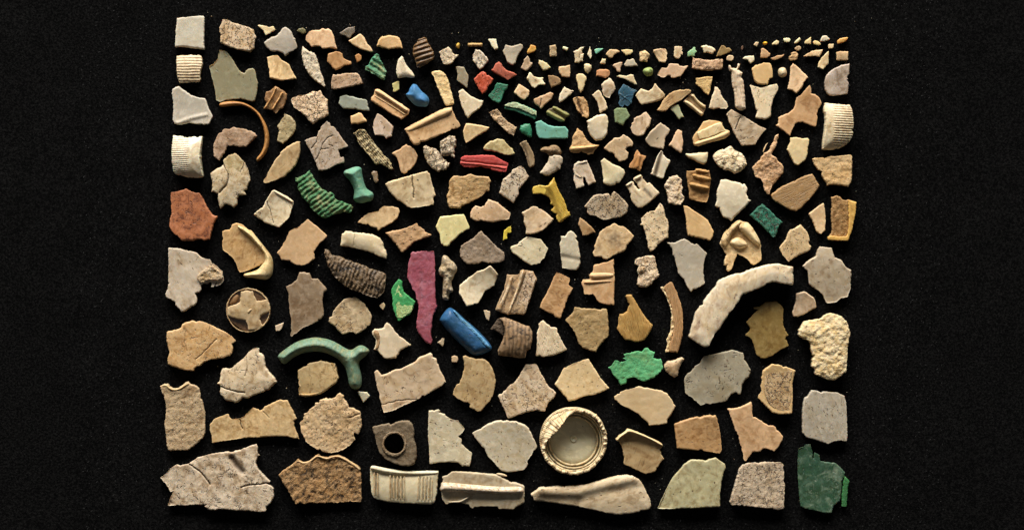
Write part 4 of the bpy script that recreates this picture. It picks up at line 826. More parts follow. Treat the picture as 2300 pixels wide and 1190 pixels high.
plastic_sheet;thin tan jagged shard with a left point below the jade bone shape;#bd9d70;s.2;t8;803.4,499.6 811.4,489.5 826.6,479.4 841.7,476.1 850.9,475.2 853.4,469.3 863.5,462.9 870.3,464.3 883.7,464.3 895.5,466.8 898.0,474.4 894.6,487.8 883.7,497.9 870.3,506.3 856.8,513.0 848.9,518.1 846.7,512.2 838.3,510.5 821.5,504.6 809.7,502.1
split_shard;large cream shard with a straight crack from its top edge, at the upper left middle;#c6b08a;s.5 pit.3;t15 ln:925.6,393.5,927.3,410.3,929.8,427.1,929.0,445.6:2.02:-6;865.1,413.7 875.2,407.8 897.1,401.9 923.9,394.4 944.1,388.5 960.9,384.3 966.0,390.2 969.3,407.0 974.4,423.8 979.1,438.9 973.5,443.9 975.2,454.0 973.5,459.9 959.2,462.4 940.8,465.8 922.3,467.0 915.5,464.1 905.5,456.6 892.0,448.2 881.9,438.9 873.5,428.8
porous_shard;brown porous bone-like shard full of dark pits in the upper middle;#a98758;pit.9 s.6 ro.5;t14;1018.9,394.9 1029.8,396.1 1041.6,396.6 1050.0,393.5 1058.4,391.3 1068.5,395.2 1081.9,396.1 1097.1,396.9 1102.9,407.0 1100.4,418.7 1098.7,429.7 1092.0,430.5 1083.6,438.9 1068.5,449.0 1055.0,455.7 1039.9,460.8 1033.2,467.5 1019.7,468.0 1008.8,466.6 1005.5,454.0 1003.3,440.6 1008.0,430.5 1008.8,418.7 1009.7,406.1
plastic_shard;pinkish tan pitted shard with a scooped notch in its upper edge;#bb9a77;pit.7;t13;1097.1,448.2 1108.8,451.5 1118.9,454.0 1125.6,461.6 1135.7,469.2 1147.5,479.2 1143.3,492.7 1127.3,495.2 1108.8,499.4 1088.7,497.7 1068.5,496.1 1056.7,489.3 1056.4,479.2 1059.2,470.8 1068.5,461.6 1078.6,465.0 1088.7,461.6 1092.0,454.0
pale_yellow_shard;smooth pale yellow shard shaped like a molar in the middle;#cbbf84;pit.1;t14;989.5,486.0 1009.7,485.1 1028.2,481.8 1041.6,481.3 1046.6,491.0 1055.0,509.5 1054.2,513.7 1043.3,519.6 1031.5,527.1 1019.7,539.7 1006.3,554.0 997.9,552.4 990.3,546.5 988.7,534.7 988.7,528.0 982.8,517.9 979.1,509.5 982.8,497.7
plastic_shard;brown pitted bow-shaped shard with concave sides in the middle left;#a57f58;pit.7 ro.4;t12;866.0,522.9 880.3,518.7 900.4,515.4 917.2,510.3 936.6,501.1 944.1,509.5 955.9,517.9 969.7,528.0 960.9,533.0 944.1,538.1 930.7,543.1 920.6,553.2 910.5,563.3 902.9,567.1 895.4,556.6 881.9,539.7
taupe_shard;dark taupe granular pentagon shard in the middle;#7f6d5c;pit.6 ro.5;t12;1080.3,517.6 1087.0,525.5 1097.1,534.7 1107.1,544.8 1118.9,556.6 1132.4,566.6 1134.0,576.7 1132.4,585.1 1118.9,590.2 1098.7,590.2 1083.6,586.8 1073.5,591.8 1060.1,592.7 1048.3,592.7 1041.6,588.5 1033.2,575.0 1033.2,561.6 1036.6,551.5 1053.4,541.4 1066.8,531.3
yellow_scrap;tiny bright yellow thin scrap beside the dark taupe pentagon;#d2b730;sm;t4;1147.5,507.0 1148.3,521.3 1144.1,523.8 1140.8,522.1 1138.2,527.1 1139.9,536.4 1129.8,539.4 1130.7,531.3 1132.4,517.9 1135.7,514.5 1142.4,510.3
crumpled_fragment;white crumpled peg with a brown curled head in the upper middle;#b9a993;s.4 cr.3;t12 dome3;1232.9,352.0 1241.3,347.8 1258.1,348.7 1263.9,354.5 1263.9,365.5 1259.7,372.2 1258.1,380.6 1248.0,385.6 1239.6,390.7 1232.9,395.7 1224.5,394.0 1212.7,389.8 1214.4,383.9 1224.5,372.2 1231.2,362.1
>curled_head;;#7b6345;ro.9 s.5;z4 t14 rnd;1211.8,340.3 1215.2,333.5 1224.5,329.3 1232.9,331.0 1236.2,326.5 1248.0,326.0 1255.5,330.2 1261.4,340.3 1260.6,349.5 1251.3,347.8 1239.6,347.8 1232.9,352.0 1229.5,345.3 1221.1,341.9
ledge_fragment;tan triangular fragment with a raised rolled ledge along its bottom;#b58e5e;s.5 ro.5;t9;1285.8,310.0 1296.7,288.2 1308.5,297.4 1315.2,310.0 1325.3,321.8 1335.4,326.0 1346.3,326.8 1340.4,333.5 1333.7,340.3 1332.0,345.3 1321.9,348.3 1317.7,343.6 1305.1,341.9 1291.7,344.5 1281.6,342.8 1279.1,333.5 1284.1,326.8
>ledge;;#c99f66;st.4;z6 t11 rnd;1279.6,332.7 1285.0,328.5 1305.1,328.5 1325.3,326.8 1345.5,325.5 1345.5,328.8 1337.1,333.5 1318.6,336.1 1300.1,338.6 1283.3,340.3 1279.9,337.7
plastic_shard;grey-white crackled fish-tail shard right of the brown porous shard;#b8a58d;cr.8;t11;1172.4,371.3 1177.4,378.9 1182.4,389.0 1188.7,396.6 1183.3,404.1 1177.4,412.5 1170.7,420.9 1165.6,427.6 1165.6,436.1 1162.3,441.1 1157.2,449.5 1153.0,456.2 1143.8,449.5 1132.0,441.9 1120.3,434.4 1122.8,427.6 1126.1,414.2 1130.3,402.4 1138.7,395.7 1148.0,388.2 1150.5,381.4 1162.3,377.2
notched_plate;whitish translucent plate with a slot in its lower edge;#c0ad97;s.3;t9;1290.0,368.8 1298.4,362.9 1308.5,362.1 1318.2,359.9 1321.9,370.5 1328.7,383.9 1333.7,395.7 1338.7,409.2 1332.0,412.5 1321.9,417.2 1316.9,409.2 1314.4,400.8 1310.2,398.2 1310.2,409.2 1312.2,418.4 1303.4,421.8 1294.2,424.3 1291.7,414.2 1288.3,404.1 1289.2,390.7 1287.0,380.6
>raised_corner;;#c2af99;ro.5;z8 t1.8;1290.3,369.7 1298.4,363.8 1308.5,362.9 1317.7,360.8 1318.9,364.6 1308.5,367.1 1298.4,368.8 1292.5,374.7 1290.8,382.3 1298.4,394.0 1308.5,397.4 1301.8,398.2 1291.7,392.4 1287.6,380.6
tooth_shaped_shard;smooth ivory kite-shaped shard right of the slotted plate;#cbbd97;sm;t13 dome3;1348.8,362.1 1356.4,356.2 1365.6,362.1 1375.7,368.8 1392.5,375.5 1400.9,382.3 1403.4,389.0 1397.6,400.8 1390.8,410.8 1380.8,415.0 1372.4,416.7 1362.3,415.0 1354.7,411.7 1353.9,395.7 1352.2,378.9
yellow_tube;bright yellow torn half-tube with ragged left edge in the middle;#bb962f;st.4;t10 ln:1236.2,417.6,1266.5,491.5:18.49:6;1244.6,398.2 1247.1,409.2 1251.3,419.2 1258.1,434.4 1266.5,447.8 1269.8,457.9 1273.2,469.7 1275.7,474.7 1279.1,475.5 1281.6,483.9 1271.5,489.8 1264.8,496.6 1256.4,499.9 1250.5,493.2 1248.8,484.8 1251.3,481.4 1241.3,476.4 1237.1,472.2 1244.6,464.6 1241.3,460.4 1236.2,457.9 1237.9,451.2 1232.9,444.5 1224.5,438.6 1215.2,435.2 1206.0,436.1 1197.6,436.1 1194.5,427.6 1197.6,420.1 1211.0,415.9 1224.5,416.7 1232.9,412.5
>yellow_flange;;#cfae40;sm;z7 t5;1195.9,426.0 1198.4,420.1 1211.0,416.2 1224.5,417.6 1231.2,420.9 1227.8,429.3 1222.8,437.7 1215.2,434.7 1206.0,435.2 1197.6,435.2
pitted_shard;beige pitted rounded shard left of the yellow half-tube;#bba181;pit.6 s.4;t14;1171.5,477.2 1184.1,470.5 1197.6,463.3 1207.6,465.5 1219.4,471.3 1229.5,479.7 1243.8,492.4 1237.9,499.9 1227.8,510.8 1217.7,518.4 1204.3,524.3 1190.8,526.8 1180.8,525.1 1181.6,511.7 1175.7,499.9 1176.6,488.2
brush_fragment;grey-brown cracked oval fragment with a toothed upper edge;#a08c72;cr.9 pit.6;t14;1312.7,464.6 1316.9,457.9 1325.3,447.8 1333.7,438.6 1343.8,436.9 1355.5,436.1 1365.6,434.7 1369.8,437.7 1371.5,447.8 1374.0,434.4 1379.1,430.2 1387.5,436.1 1395.9,444.5 1404.3,452.9 1411.0,461.3 1409.3,473.0 1406.0,479.7 1392.5,488.2 1375.7,490.7 1365.6,492.4 1355.5,494.0 1347.1,490.7 1338.7,484.8 1325.3,483.1 1319.4,478.1 1318.6,468.0
plastic_shard;small brown pointed triangle between the yellow tube and the stained round shard;#9a774f;s.3;t9;1302.6,489.0 1310.2,494.0 1320.3,502.4 1330.3,511.7 1337.9,521.8 1330.3,523.4 1318.6,528.5 1308.5,530.2 1305.1,520.1 1300.9,508.3 1298.4,503.3
plastic_shard;beige shard with a left point and a bite in its right side;#b69a77;pit.5;t12;1355.7,334.0 1365.8,322.3 1379.2,310.5 1392.7,309.7 1399.4,302.9 1411.2,308.8 1417.9,315.5 1422.6,322.3 1419.6,329.0 1409.5,330.7 1405.3,337.4 1411.2,344.1 1409.5,355.9 1402.8,360.1 1390.2,362.6 1384.3,355.9 1377.6,347.5 1365.8,340.8
plastic_shard;small orange brown star-shaped scrap with a central ridge;#b57f48;st.5;t8 ln:1435.5,350.8,1431.3,374.4:8.40:4;1431.3,336.6 1435.5,342.4 1438.1,347.5 1451.5,351.2 1448.2,357.6 1443.9,364.3 1443.1,371.0 1437.2,384.5 1428.0,379.4 1421.3,378.6 1411.5,376.9 1414.5,367.6 1423.8,357.6 1423.8,349.2 1427.1,342.4
grooved_chip;white spool chip with a shaded vertical groove;#cdbfa6;sm;t11 ln:1485.1,344.1,1471.7,394.5:10.08:-4;1484.3,338.6 1488.5,341.6 1490.2,349.2 1496.9,355.9 1506.6,361.3 1501.1,371.0 1496.1,381.1 1492.7,391.2 1489.3,401.3 1478.4,399.6 1468.3,394.5 1459.9,390.3 1465.0,379.4 1470.0,367.6 1473.4,357.6 1477.6,345.8
plastic_shard;small pinkish shard with a narrow top right of the taupe trapezoid;#c9a583;pit.5;t10;1522.9,291.2 1532.2,295.4 1532.2,307.1 1534.7,320.6 1532.2,334.0 1530.5,344.5 1522.1,340.8 1513.7,334.0 1501.1,327.3 1508.7,317.2 1513.7,305.5 1517.1,297.1
slotted_plate;white moulded plate with two prongs and a dark slot;#cdb999;s.3;t9 ln:1448.2,428.2,1461.6,443.3:10.08:-2;1404.5,415.5 1417.9,407.1 1421.3,408.8 1431.3,423.1 1435.5,425.6 1436.4,423.9 1422.9,403.8 1422.1,400.4 1438.1,391.5 1443.1,397.9 1448.2,406.3 1453.2,412.2 1458.2,410.5 1468.3,419.7 1480.9,433.2 1478.4,438.2 1463.3,450.0 1453.2,458.4 1443.1,466.8 1433.0,468.5 1428.0,463.4 1421.3,455.0 1415.4,443.3 1416.2,436.6 1411.2,426.5
>prong_tip;;#d9c7a5;sm;z8 t5 rnd;1404.5,415.5 1417.9,407.1 1420.4,410.5 1417.9,413.9 1408.7,419.7
>prong_tip;;#d9c7a5;sm;z8 t5 rnd;1422.6,400.4 1438.1,392.0 1441.4,395.9 1438.1,399.6 1426.3,405.5
folded_block;cream slab with a second flap behind it in the upper right;#c79f6b;sm;t10;1591.1,270.4 1612.9,272.6 1621.3,276.0 1626.4,288.6 1638.2,296.1 1638.2,303.7 1628.1,312.1 1607.9,317.1 1587.7,322.2 1569.2,328.9 1559.2,327.2 1556.6,322.2 1555.0,312.1 1560.8,300.3 1570.9,288.6 1579.3,273.4
>front_slab;;#d8bd8d;s.3;z8 t8;1565.9,298.7 1576.0,292.8 1587.7,286.9 1604.5,279.3 1617.1,275.1 1621.3,281.8 1625.5,290.3 1635.6,296.1 1618.0,297.8 1604.5,304.5 1587.7,310.4 1574.3,312.9 1569.2,313.8
>rolled_edge;;#d2b07c;sm;z7 t12 rnd;1557.5,322.2 1567.6,316.3 1587.7,310.4 1607.9,303.7 1621.3,296.1 1633.1,291.9 1638.2,297.0 1637.3,304.5 1628.1,312.1 1607.9,317.1 1587.7,322.2 1569.2,328.9 1560.8,328.1
tooth_shaped_shard;small translucent cream horn-shaped chip right of the grooved spool chip;#c3b189;gl;t11 dome3;1539.8,345.7 1554.1,345.7 1570.9,343.2 1589.4,342.0 1588.6,354.1 1586.1,364.2 1581.0,370.1 1570.9,366.7 1559.2,360.8 1544.0,354.1 1539.8,349.9
lumpy_fragment;white wrinkled lumpy shard in the right middle;#cbb897;ro1 cr.4;t18 dome5;1639.8,328.6 1646.6,335.6 1656.6,341.5 1666.7,345.7 1672.6,355.8 1676.8,369.2 1670.1,379.3 1660.0,386.9 1649.9,390.3 1638.2,384.4 1624.7,381.0 1614.6,374.3 1604.5,362.5 1600.3,352.4 1606.2,342.4 1614.6,337.3 1624.7,335.6
ribbed_fragment;brown squarish fragment with broad horizontal ridges right of the pitted oval chip;#9f7540;s.4 ro.4;t10;1541.5,383.5 1554.1,384.7 1560.8,383.5 1562.5,379.3 1570.9,379.0 1581.0,381.8 1592.8,384.4 1594.5,392.8 1597.5,399.5 1595.3,414.6 1592.8,428.1 1590.3,441.5 1589.4,448.2 1585.2,455.3 1570.9,453.3 1557.5,449.9 1548.2,446.6 1547.4,428.1 1544.0,414.6 1542.4,399.5
>ridge;;#a87d42;ro.5;z6 t9 rnd;1560.8,383.5 1563.4,379.3 1570.9,379.3 1592.8,384.7 1593.1,390.3 1581.0,389.4 1564.2,386.9
>ridge;;#a87d42;ro.5;z6 t9 rnd;1554.1,389.4 1569.2,392.8 1584.4,395.3 1597.0,398.7 1596.1,407.9 1584.4,407.1 1567.6,402.9 1554.1,398.7
>ridge;;#a87d42;ro.5;z6 t9 rnd;1546.6,409.6 1560.8,410.4 1577.6,415.5 1593.6,418.8 1592.4,428.1 1577.6,426.4 1560.8,422.2 1547.1,418.8
lumpy_fragment;beige wrinkled oval chip with a ragged right edge left of the brown ridged fragment;#bda68a;ro1;t12;1502.9,397.8 1512.1,395.8 1521.3,393.1 1525.5,399.5 1531.4,405.4 1529.7,414.6 1532.3,421.3 1531.4,428.1 1530.6,434.8 1536.5,441.5 1537.3,446.6 1534.5,451.6 1528.9,460.8 1518.0,463.0 1507.6,458.0 1501.2,458.0 1497.8,448.2 1496.1,434.8 1491.9,423.0 1491.9,416.3 1497.0,407.9
plastic_shard;large smooth white shard with a notched right side in the right middle;#cdbfa3;pit.15;t13 cyl4;1618.8,404.5 1631.4,403.2 1639.8,407.1 1651.6,408.7 1663.4,412.1 1671.8,412.9 1676.8,421.3 1678.5,426.4 1675.1,434.8 1680.2,446.6 1686.1,450.4 1673.4,465.0 1658.8,478.7 1641.5,497.1 1635.3,491.3 1623.5,487.9 1618.8,476.8 1615.1,466.9 1605.0,463.5 1606.2,458.3 1607.9,441.5 1611.3,424.7
frayed_fragment;pinkish brown frayed fragment with a long feathered spike on top;#b58e68;ro.8 s.4;t11;1747.6,301.9 1747.6,312.0 1744.2,323.8 1740.8,332.2 1735.0,342.3 1732.4,348.2 1740.8,354.0 1749.2,364.1 1756.0,369.2 1760.7,378.4 1757.6,387.6 1749.2,399.4 1740.8,409.5 1734.1,417.9 1730.8,426.3 1727.4,435.5 1722.4,434.7 1717.3,428.0 1713.9,417.9 1712.3,407.8 1707.2,401.1 1695.5,397.7 1692.1,387.6 1688.7,375.9 1695.5,369.2 1703.9,360.8 1710.6,350.7 1715.6,343.9 1724.0,338.9 1729.1,330.5 1735.8,318.7 1740.8,305.3
>spike;;#c9a67c;sm;z5 t3;1724.0,321.3 1720.7,327.1 1717.3,335.5 1713.9,342.3 1712.6,341.4 1714.8,333.9 1719.0,325.5
plastic_shard;small ivory five-pointed chip left of the large brown corner wedge;#cfb788;sm;t12;1773.6,309.5 1787.9,309.0 1799.7,312.0 1813.1,310.3 1816.8,314.5 1815.6,322.1 1813.1,332.2 1813.1,345.6 1808.1,359.1 1798.0,367.5 1789.6,372.9 1782.9,367.5 1777.8,357.4 1771.9,345.6 1766.4,336.4 1770.3,325.5 1774.5,318.7
plastic_shard;tan dimpled wedge with a concave bottom at the right edge;#b79668;ro.6 pit.3;t14;1823.5,355.7 1835.0,355.4 1855.1,353.2 1875.3,351.5 1895.5,349.0 1910.6,348.7 1913.1,364.1 1912.3,384.3 1911.4,402.8 1908.9,412.9 1903.9,420.9 1892.1,417.9 1882.0,416.2 1870.3,415.4 1856.8,416.6 1850.1,406.1 1841.7,389.3 1833.3,377.6 1826.6,369.2
leaf_shard;dark honey rounded wedge with pale rim below the frayed fragment;#a88150;st.3;t13;1730.8,438.1 1740.8,429.7 1754.3,419.6 1771.1,412.0 1787.9,404.5 1808.1,394.4 1823.2,391.3 1829.9,401.1 1839.2,416.2 1836.6,424.6 1824.9,438.1 1813.1,451.5 1804.7,459.9 1798.0,468.3 1787.9,475.0 1774.5,471.7 1761.0,465.0 1749.2,456.6 1739.2,451.5 1733.3,446.5
torn_sheet;large grey-white sheet with a torn pitted right side at the left edge;#b3a491;s.4 pit.4;t9 curl0,4;379.3,557.0 393.6,557.0 412.1,558.7 428.9,562.4 444.0,568.2 452.4,578.3 460.8,580.8 470.9,582.9 477.6,590.1 489.4,599.3 500.3,608.6 502.8,621.2 502.0,632.9 496.1,639.7 485.2,643.0 487.7,634.6 485.2,632.1 481.0,643.9 475.1,643.4 477.6,636.3 472.6,632.9 465.8,636.3 457.4,637.1 452.4,641.3 453.2,649.7 449.0,655.6 438.9,658.2 444.0,669.9 443.2,680.0 438.9,685.0 432.2,688.4 418.8,698.5 408.7,700.2 398.6,688.4 386.8,675.0 375.1,666.6 372.6,659.8 378.4,649.7 379.3,622.9 380.1,589.2
>torn_lip;;#a08a6c;ro1 pit.6;z6 t8;459.1,605.2 469.2,597.6 479.3,596.0 489.4,604.4 499.5,611.1 501.5,622.9 497.8,631.3 489.4,631.3 482.6,629.6 472.6,627.9 462.5,631.3 454.1,634.6 447.4,629.6 444.0,622.9 449.0,614.5
spoon_shaped_fragment;tan hollow spoon-like fragment with a thick curled white rim;#b58f5c;s.5;t8;521.3,504.4 533.1,500.2 543.2,503.5 553.2,511.9 566.7,519.5 580.1,537.1 590.2,550.6 600.3,564.0 607.0,574.1 600.3,587.6 588.5,594.3 576.8,599.3 558.3,606.9 539.8,611.9 535.6,606.1 533.1,596.0 524.7,580.8 511.2,568.2 501.1,560.7 500.0,547.2 502.0,535.5 500.0,530.4 500.3,520.3 506.2,516.1 516.3,516.1
>curled_rim;;#d0b886;s.4 cr.2;z4 t20 rnd;566.7,520.3 581.8,538.0 595.3,555.6 607.0,569.1 612.9,580.8 614.6,597.6 612.9,614.5 607.0,624.5 596.9,628.7 583.5,627.1 566.7,622.9 549.9,622.9 546.5,616.1 554.9,612.8 570.0,609.4 581.8,604.4 588.5,594.3 595.3,587.6 596.1,577.5 590.2,564.0 578.4,552.3 566.7,538.8 549.9,523.7 536.4,513.6 533.1,505.2 546.5,508.6
plastic_sheet;smooth peach sheet with a concave left notch, left of the folded cream strip;#bb966c;sm;t8 curl20,4;691.5,491.8 699.1,498.5 715.9,511.1 724.3,519.5 735.7,529.6 726.0,540.5 717.6,547.2 705.8,565.7 708.3,580.8 700.8,585.9 690.7,593.4 677.2,596.0 665.5,595.1 654.5,589.2 652.0,585.0 641.9,586.7 633.5,584.2 630.2,575.8 622.6,568.2 635.2,552.3 645.3,530.4 650.3,519.5 668.8,509.4 680.6,502.7
cream_strip;pale cream curved rectangular strip folded at the centre left;#c6b492;sm;t11 dome3 ln:798.2,523.7,794.9,552.3:1.68:-1.5;775.5,519.0 791.5,519.5 792.4,521.2 820.1,523.7 840.3,527.1 853.7,533.8 860.4,545.5 864.6,559.0 867.1,560.7 869.7,574.1 868.0,581.7 852.0,575.8 828.5,565.7 803.3,558.2 781.4,553.9 765.5,552.3 768.0,525.4 773.0,524.0
burnt_ribbed_arc;dark brown and white fibrous crescent with beaded upper edge at the left middle;#5f4a32;s.8 ro.9 2#140b06;t20 rib-72,8.74,4 rx1 rg2.6 dome5;730.2,559.8 737.7,561.5 745.3,571.6 754.5,574.1 766.3,576.6 776.4,582.5 786.5,584.2 794.9,589.2 805.0,590.9 816.7,595.1 825.1,601.0 835.2,603.5 845.3,607.7 857.1,611.1 867.1,616.1 867.1,631.3 865.5,643.0 862.1,656.5 855.4,664.9 847.0,669.9 833.5,665.7 815.0,659.0 794.9,651.4 776.4,642.2 762.9,631.3 752.9,622.9 744.5,609.4 736.9,596.0 733.5,580.8 729.3,567.4
green_shard;bright leaf green shard with a sandy scuffed face in the middle left;#36934c;ro.3;t11;895.5,626.5 904.7,631.5 903.9,640.8 907.2,655.0 915.6,662.6 925.7,671.0 934.1,676.9 930.8,684.5 929.1,692.9 922.4,704.6 912.3,709.7 903.9,715.5 895.5,721.4 890.4,711.3 885.4,699.6 882.0,684.5 879.5,664.3 880.3,647.5 885.4,639.1
>scuffed_face;;#8aa667;ro.8 pit.5;z10 t1.4;895.5,639.1 898.8,644.1 899.7,657.6 905.5,666.0 907.2,674.4 902.2,681.1 912.3,686.1 927.4,685.3 925.7,697.9 912.3,707.1 897.1,716.4 892.1,709.7 890.4,697.9 892.1,687.8 887.1,681.1 884.5,671.0 888.7,657.6
maroon_strip;long maroon pink strip standing upright in the middle left;#93404f;pit.6 ro.3 s.2 2#a8707c;t13 ln:947.6,613.9,945.9,677.7:10.08:-1.2;924.0,566.3 940.8,564.8 954.3,563.4 974.5,563.4 977.0,583.6 977.8,605.5 977.0,625.6 977.8,644.1 978.7,667.6 981.8,687.3 977.1,702.3 972.3,717.1 969.7,735.5 968.7,750.3 971.3,763.3 968.7,773.9 956.8,768.7 947.6,757.6 938.3,742.9 935.5,735.5 936.5,717.1 939.2,698.6 940.8,684.5 934.1,666.0 927.4,649.2 920.7,634.0 914.8,622.3 917.3,595.4 920.7,580.3
twisted_fragment;grey-white knobbly twisted peg right of the maroon strip;#a3947c;ro1 s.4;t16 dome5 rnd;993.8,574.4 999.7,572.4 1008.1,576.9 1011.4,583.6 1019.8,588.7 1026.6,598.7 1026.6,608.8 1021.5,615.5 1018.2,625.6 1014.8,629.0 1013.9,640.8 1018.2,649.2 1017.3,655.9 1009.7,657.6 1008.1,666.0 1008.9,673.5 999.7,674.7 992.9,669.3 994.6,657.6 994.6,640.8 996.3,623.9 989.6,620.6 985.4,612.2 985.4,603.8 991.3,595.4 992.1,583.6
concave_shard;white scooped shard with a pale brown upper rim in the middle;#ccbda0;s.2;t12 curl-55,6;1101.3,595.7 1108.9,603.8 1119.0,615.5 1115.6,625.6 1110.6,640.8 1100.5,647.5 1088.7,654.2 1082.0,667.6 1073.6,681.1 1060.2,684.5 1048.4,688.2 1041.7,676.1 1036.6,666.0 1030.8,659.2 1031.6,640.8 1045.0,629.0 1063.5,615.5 1071.9,608.8 1085.4,605.5
plastic_crumb;tiny cream square crumb between the green shard and the burnt crescent;#c9ae83;sm;t7;851.8,686.1 861.8,678.6 865.2,684.5 864.9,689.5 860.5,695.9 855.1,690.3
plastic_crumb;tiny cream rounded crumb above the brown rolled piece;#c0a98a;sm;t7;1086.2,696.2 1092.1,696.2 1100.5,699.6 1100.5,708.0 1098.0,720.1 1092.1,714.7 1087.9,704.6
plastic_shard;flat white kite-shaped shard in the middle;#ccbf9f;cr.15;t9;1183.9,531.0 1193.2,531.8 1201.6,535.2 1214.2,536.9 1221.8,547.0 1231.0,558.7 1226.0,568.8 1222.6,578.9 1215.0,585.6 1213.4,590.7 1203.3,593.2 1193.2,595.4 1183.1,590.7 1173.0,583.9 1161.3,575.5 1151.2,568.0 1145.3,560.4 1147.8,554.5 1161.3,547.0 1173.0,538.6
plastic_sheet;upright pale grey thin sheet with a small top notch in the middle;#c2b69d;sm;t9 ln:1262.1,575.5,1302.4,583.9:11.76:-1.5;1282.3,517.6 1289.0,522.6 1295.7,531.8 1293.2,536.9 1298.2,543.6 1299.1,553.7 1303.3,572.2 1302.4,582.3 1304.1,590.7 1299.1,600.8 1294.0,607.1 1283.9,605.8 1273.9,603.3 1262.9,601.6 1261.3,585.6 1258.7,572.2 1256.2,548.7 1260.4,538.6 1259.6,530.2 1268.8,530.2 1275.5,521.8
grooved_fragment;brown-stained white grooved block with two raised rails in the middle;#9b7d5a;s.9 cr.5 2#3a2415;t12;1138.6,615.9 1147.8,617.6 1159.6,617.6 1167.1,614.2 1168.8,607.5 1173.9,605.0 1186.5,607.5 1197.4,609.2 1201.6,617.6 1205.8,626.0 1201.6,637.7 1196.6,654.5 1191.5,669.7 1184.8,688.2 1181.4,699.9 1177.2,706.6 1164.6,705.8 1149.5,705.0 1139.4,705.8 1126.0,701.6 1112.5,695.7 1117.6,681.4 1126.0,662.9 1132.7,646.1 1136.1,631.0
>rail;;#c2ab8c;s.6 cr.4;z8 t12 rnd;1168.0,609.2 1173.9,605.3 1180.6,609.2 1178.1,620.9 1171.3,637.7 1164.6,656.2 1157.9,671.3 1151.2,688.2 1146.1,703.3 1139.4,705.0 1142.8,691.5 1151.2,671.3 1157.9,652.9 1162.9,634.4
>rail;;#c2ab8c;s.6 cr.4;z8 t9 rnd;1144.5,620.9 1152.9,619.2 1152.9,627.6 1147.8,644.5 1141.1,661.3 1134.4,678.1 1129.3,689.8 1126.0,699.9 1114.2,695.7 1120.9,681.4 1131.0,661.3 1139.4,639.4
>side_plate;;#bda58a;cr.6 s.5;z9 t5;1183.1,610.8 1196.6,610.5 1203.3,626.0 1198.2,644.5 1191.5,666.3 1183.9,688.2 1179.7,699.9 1176.4,705.0 1161.3,704.1 1149.5,703.3 1154.5,688.2 1162.9,668.0 1171.3,646.1 1178.1,626.0
plastic_shard;brown slightly wrinkled parallelogram with a right step in the middle;#ad8458;s.4 cr.2;t10;1250.3,611.7 1262.1,615.9 1272.2,620.9 1279.7,624.3 1279.7,631.0 1276.4,638.6 1280.6,642.8 1287.0,647.0 1282.3,656.2 1275.5,668.0 1270.5,679.7 1267.1,693.2 1262.1,703.3 1258.7,715.0 1247.0,711.7 1241.9,705.0 1228.5,699.9 1211.7,690.7 1216.7,676.4 1226.8,659.6 1236.9,639.4 1243.6,622.6
stained_shard;large cream shard with a brown speckled centre stain in the middle;#c4a67c;pit.3 s.3;t13 spot:1378.2,537.6,15.97,.9 spot:1388.2,546.0,11.76,.7 spot:1342.9,559.4,8.40,.5;1379.8,501.4 1388.2,506.5 1401.7,509.0 1413.4,519.1 1423.5,530.8 1418.5,539.2 1407.6,551.0 1405.0,561.1 1393.3,567.8 1378.2,574.5 1361.3,583.4 1354.6,581.3 1351.3,577.1 1334.5,576.2 1331.1,569.5 1334.5,552.7 1341.2,535.9 1347.9,520.8 1358.0,511.5 1369.7,506.5
railed_strip;peach square-edged plate with raised horizontal rails in the middle;#c09668;s.3;t10;1320.3,615.9 1331.1,611.5 1332.8,596.4 1336.1,593.9 1351.3,591.3 1368.1,586.3 1378.2,581.3 1379.0,594.7 1379.5,611.5 1380.7,626.6 1379.8,640.1 1379.8,656.9 1379.5,686.1 1364.7,684.3 1346.2,679.6 1340.7,674.0 1337.8,667.6 1331.4,659.2 1327.7,661.1 1311.9,660.6 1310.1,647.3 1305.5,634.4 1309.2,627.8 1325.9,627.0 1324.0,620.4
>rail;;#cfa778;sm;z7 t7 rnd;1322.7,615.7 1334.5,611.8 1378.2,611.5 1379.5,616.6 1379.8,623.3 1351.3,625.8 1326.1,625.8
>rail;;#c49a6a;sm;z7 t5 rnd;1310.1,630.8 1334.5,629.2 1379.8,627.5 1379.8,633.4 1351.3,635.0 1310.9,637.6
plastic_shard;cream pitted shard with a tall spike on top in the right middle;#c2ab88;pit.8 cr.4 ro.4;t12;1482.4,456.1 1487.4,460.3 1491.6,472.0 1494.1,485.5 1500.8,498.9 1500.5,514.0 1500.8,534.2 1492.4,537.6 1484.0,544.3 1475.6,552.7 1467.2,561.9 1460.5,564.5 1455.5,557.7 1453.8,544.3 1449.6,530.8 1447.1,517.4 1443.7,507.3 1437.0,504.8 1441.2,500.6 1439.5,490.5 1447.1,483.8 1452.1,474.5 1463.9,473.4 1471.4,473.7 1473.9,467.8 1479.0,460.3
plastic_shard;tan smooth wedge shard with two small dents in the right middle;#c09a65;sm;t13;1534.5,461.9 1542.9,462.8 1552.9,469.5 1564.7,477.9 1578.2,486.3 1588.2,493.9 1595.0,505.6 1602.5,520.8 1600.0,530.8 1595.0,540.9 1583.2,538.4 1568.1,534.2 1554.6,532.2 1545.4,530.8 1542.0,515.7 1540.3,503.9 1540.3,490.5 1537.0,475.4
milky_sheet;milky grey smooth sheet with an angular star outline in the right middle;#a59a88;sm;t8;1497.8,544.6 1514.3,545.1 1526.1,540.1 1536.1,535.0 1547.9,542.6 1559.7,550.2 1564.7,547.6 1576.5,558.6 1587.4,568.7 1583.2,581.3 1579.8,593.0 1579.0,608.2 1580.7,619.9 1582.4,636.6 1566.4,646.0 1550.8,655.5 1543.0,643.9 1536.0,627.0 1531.1,623.3 1522.7,613.2 1517.6,596.4 1516.0,579.6 1509.2,569.5 1505.0,552.7
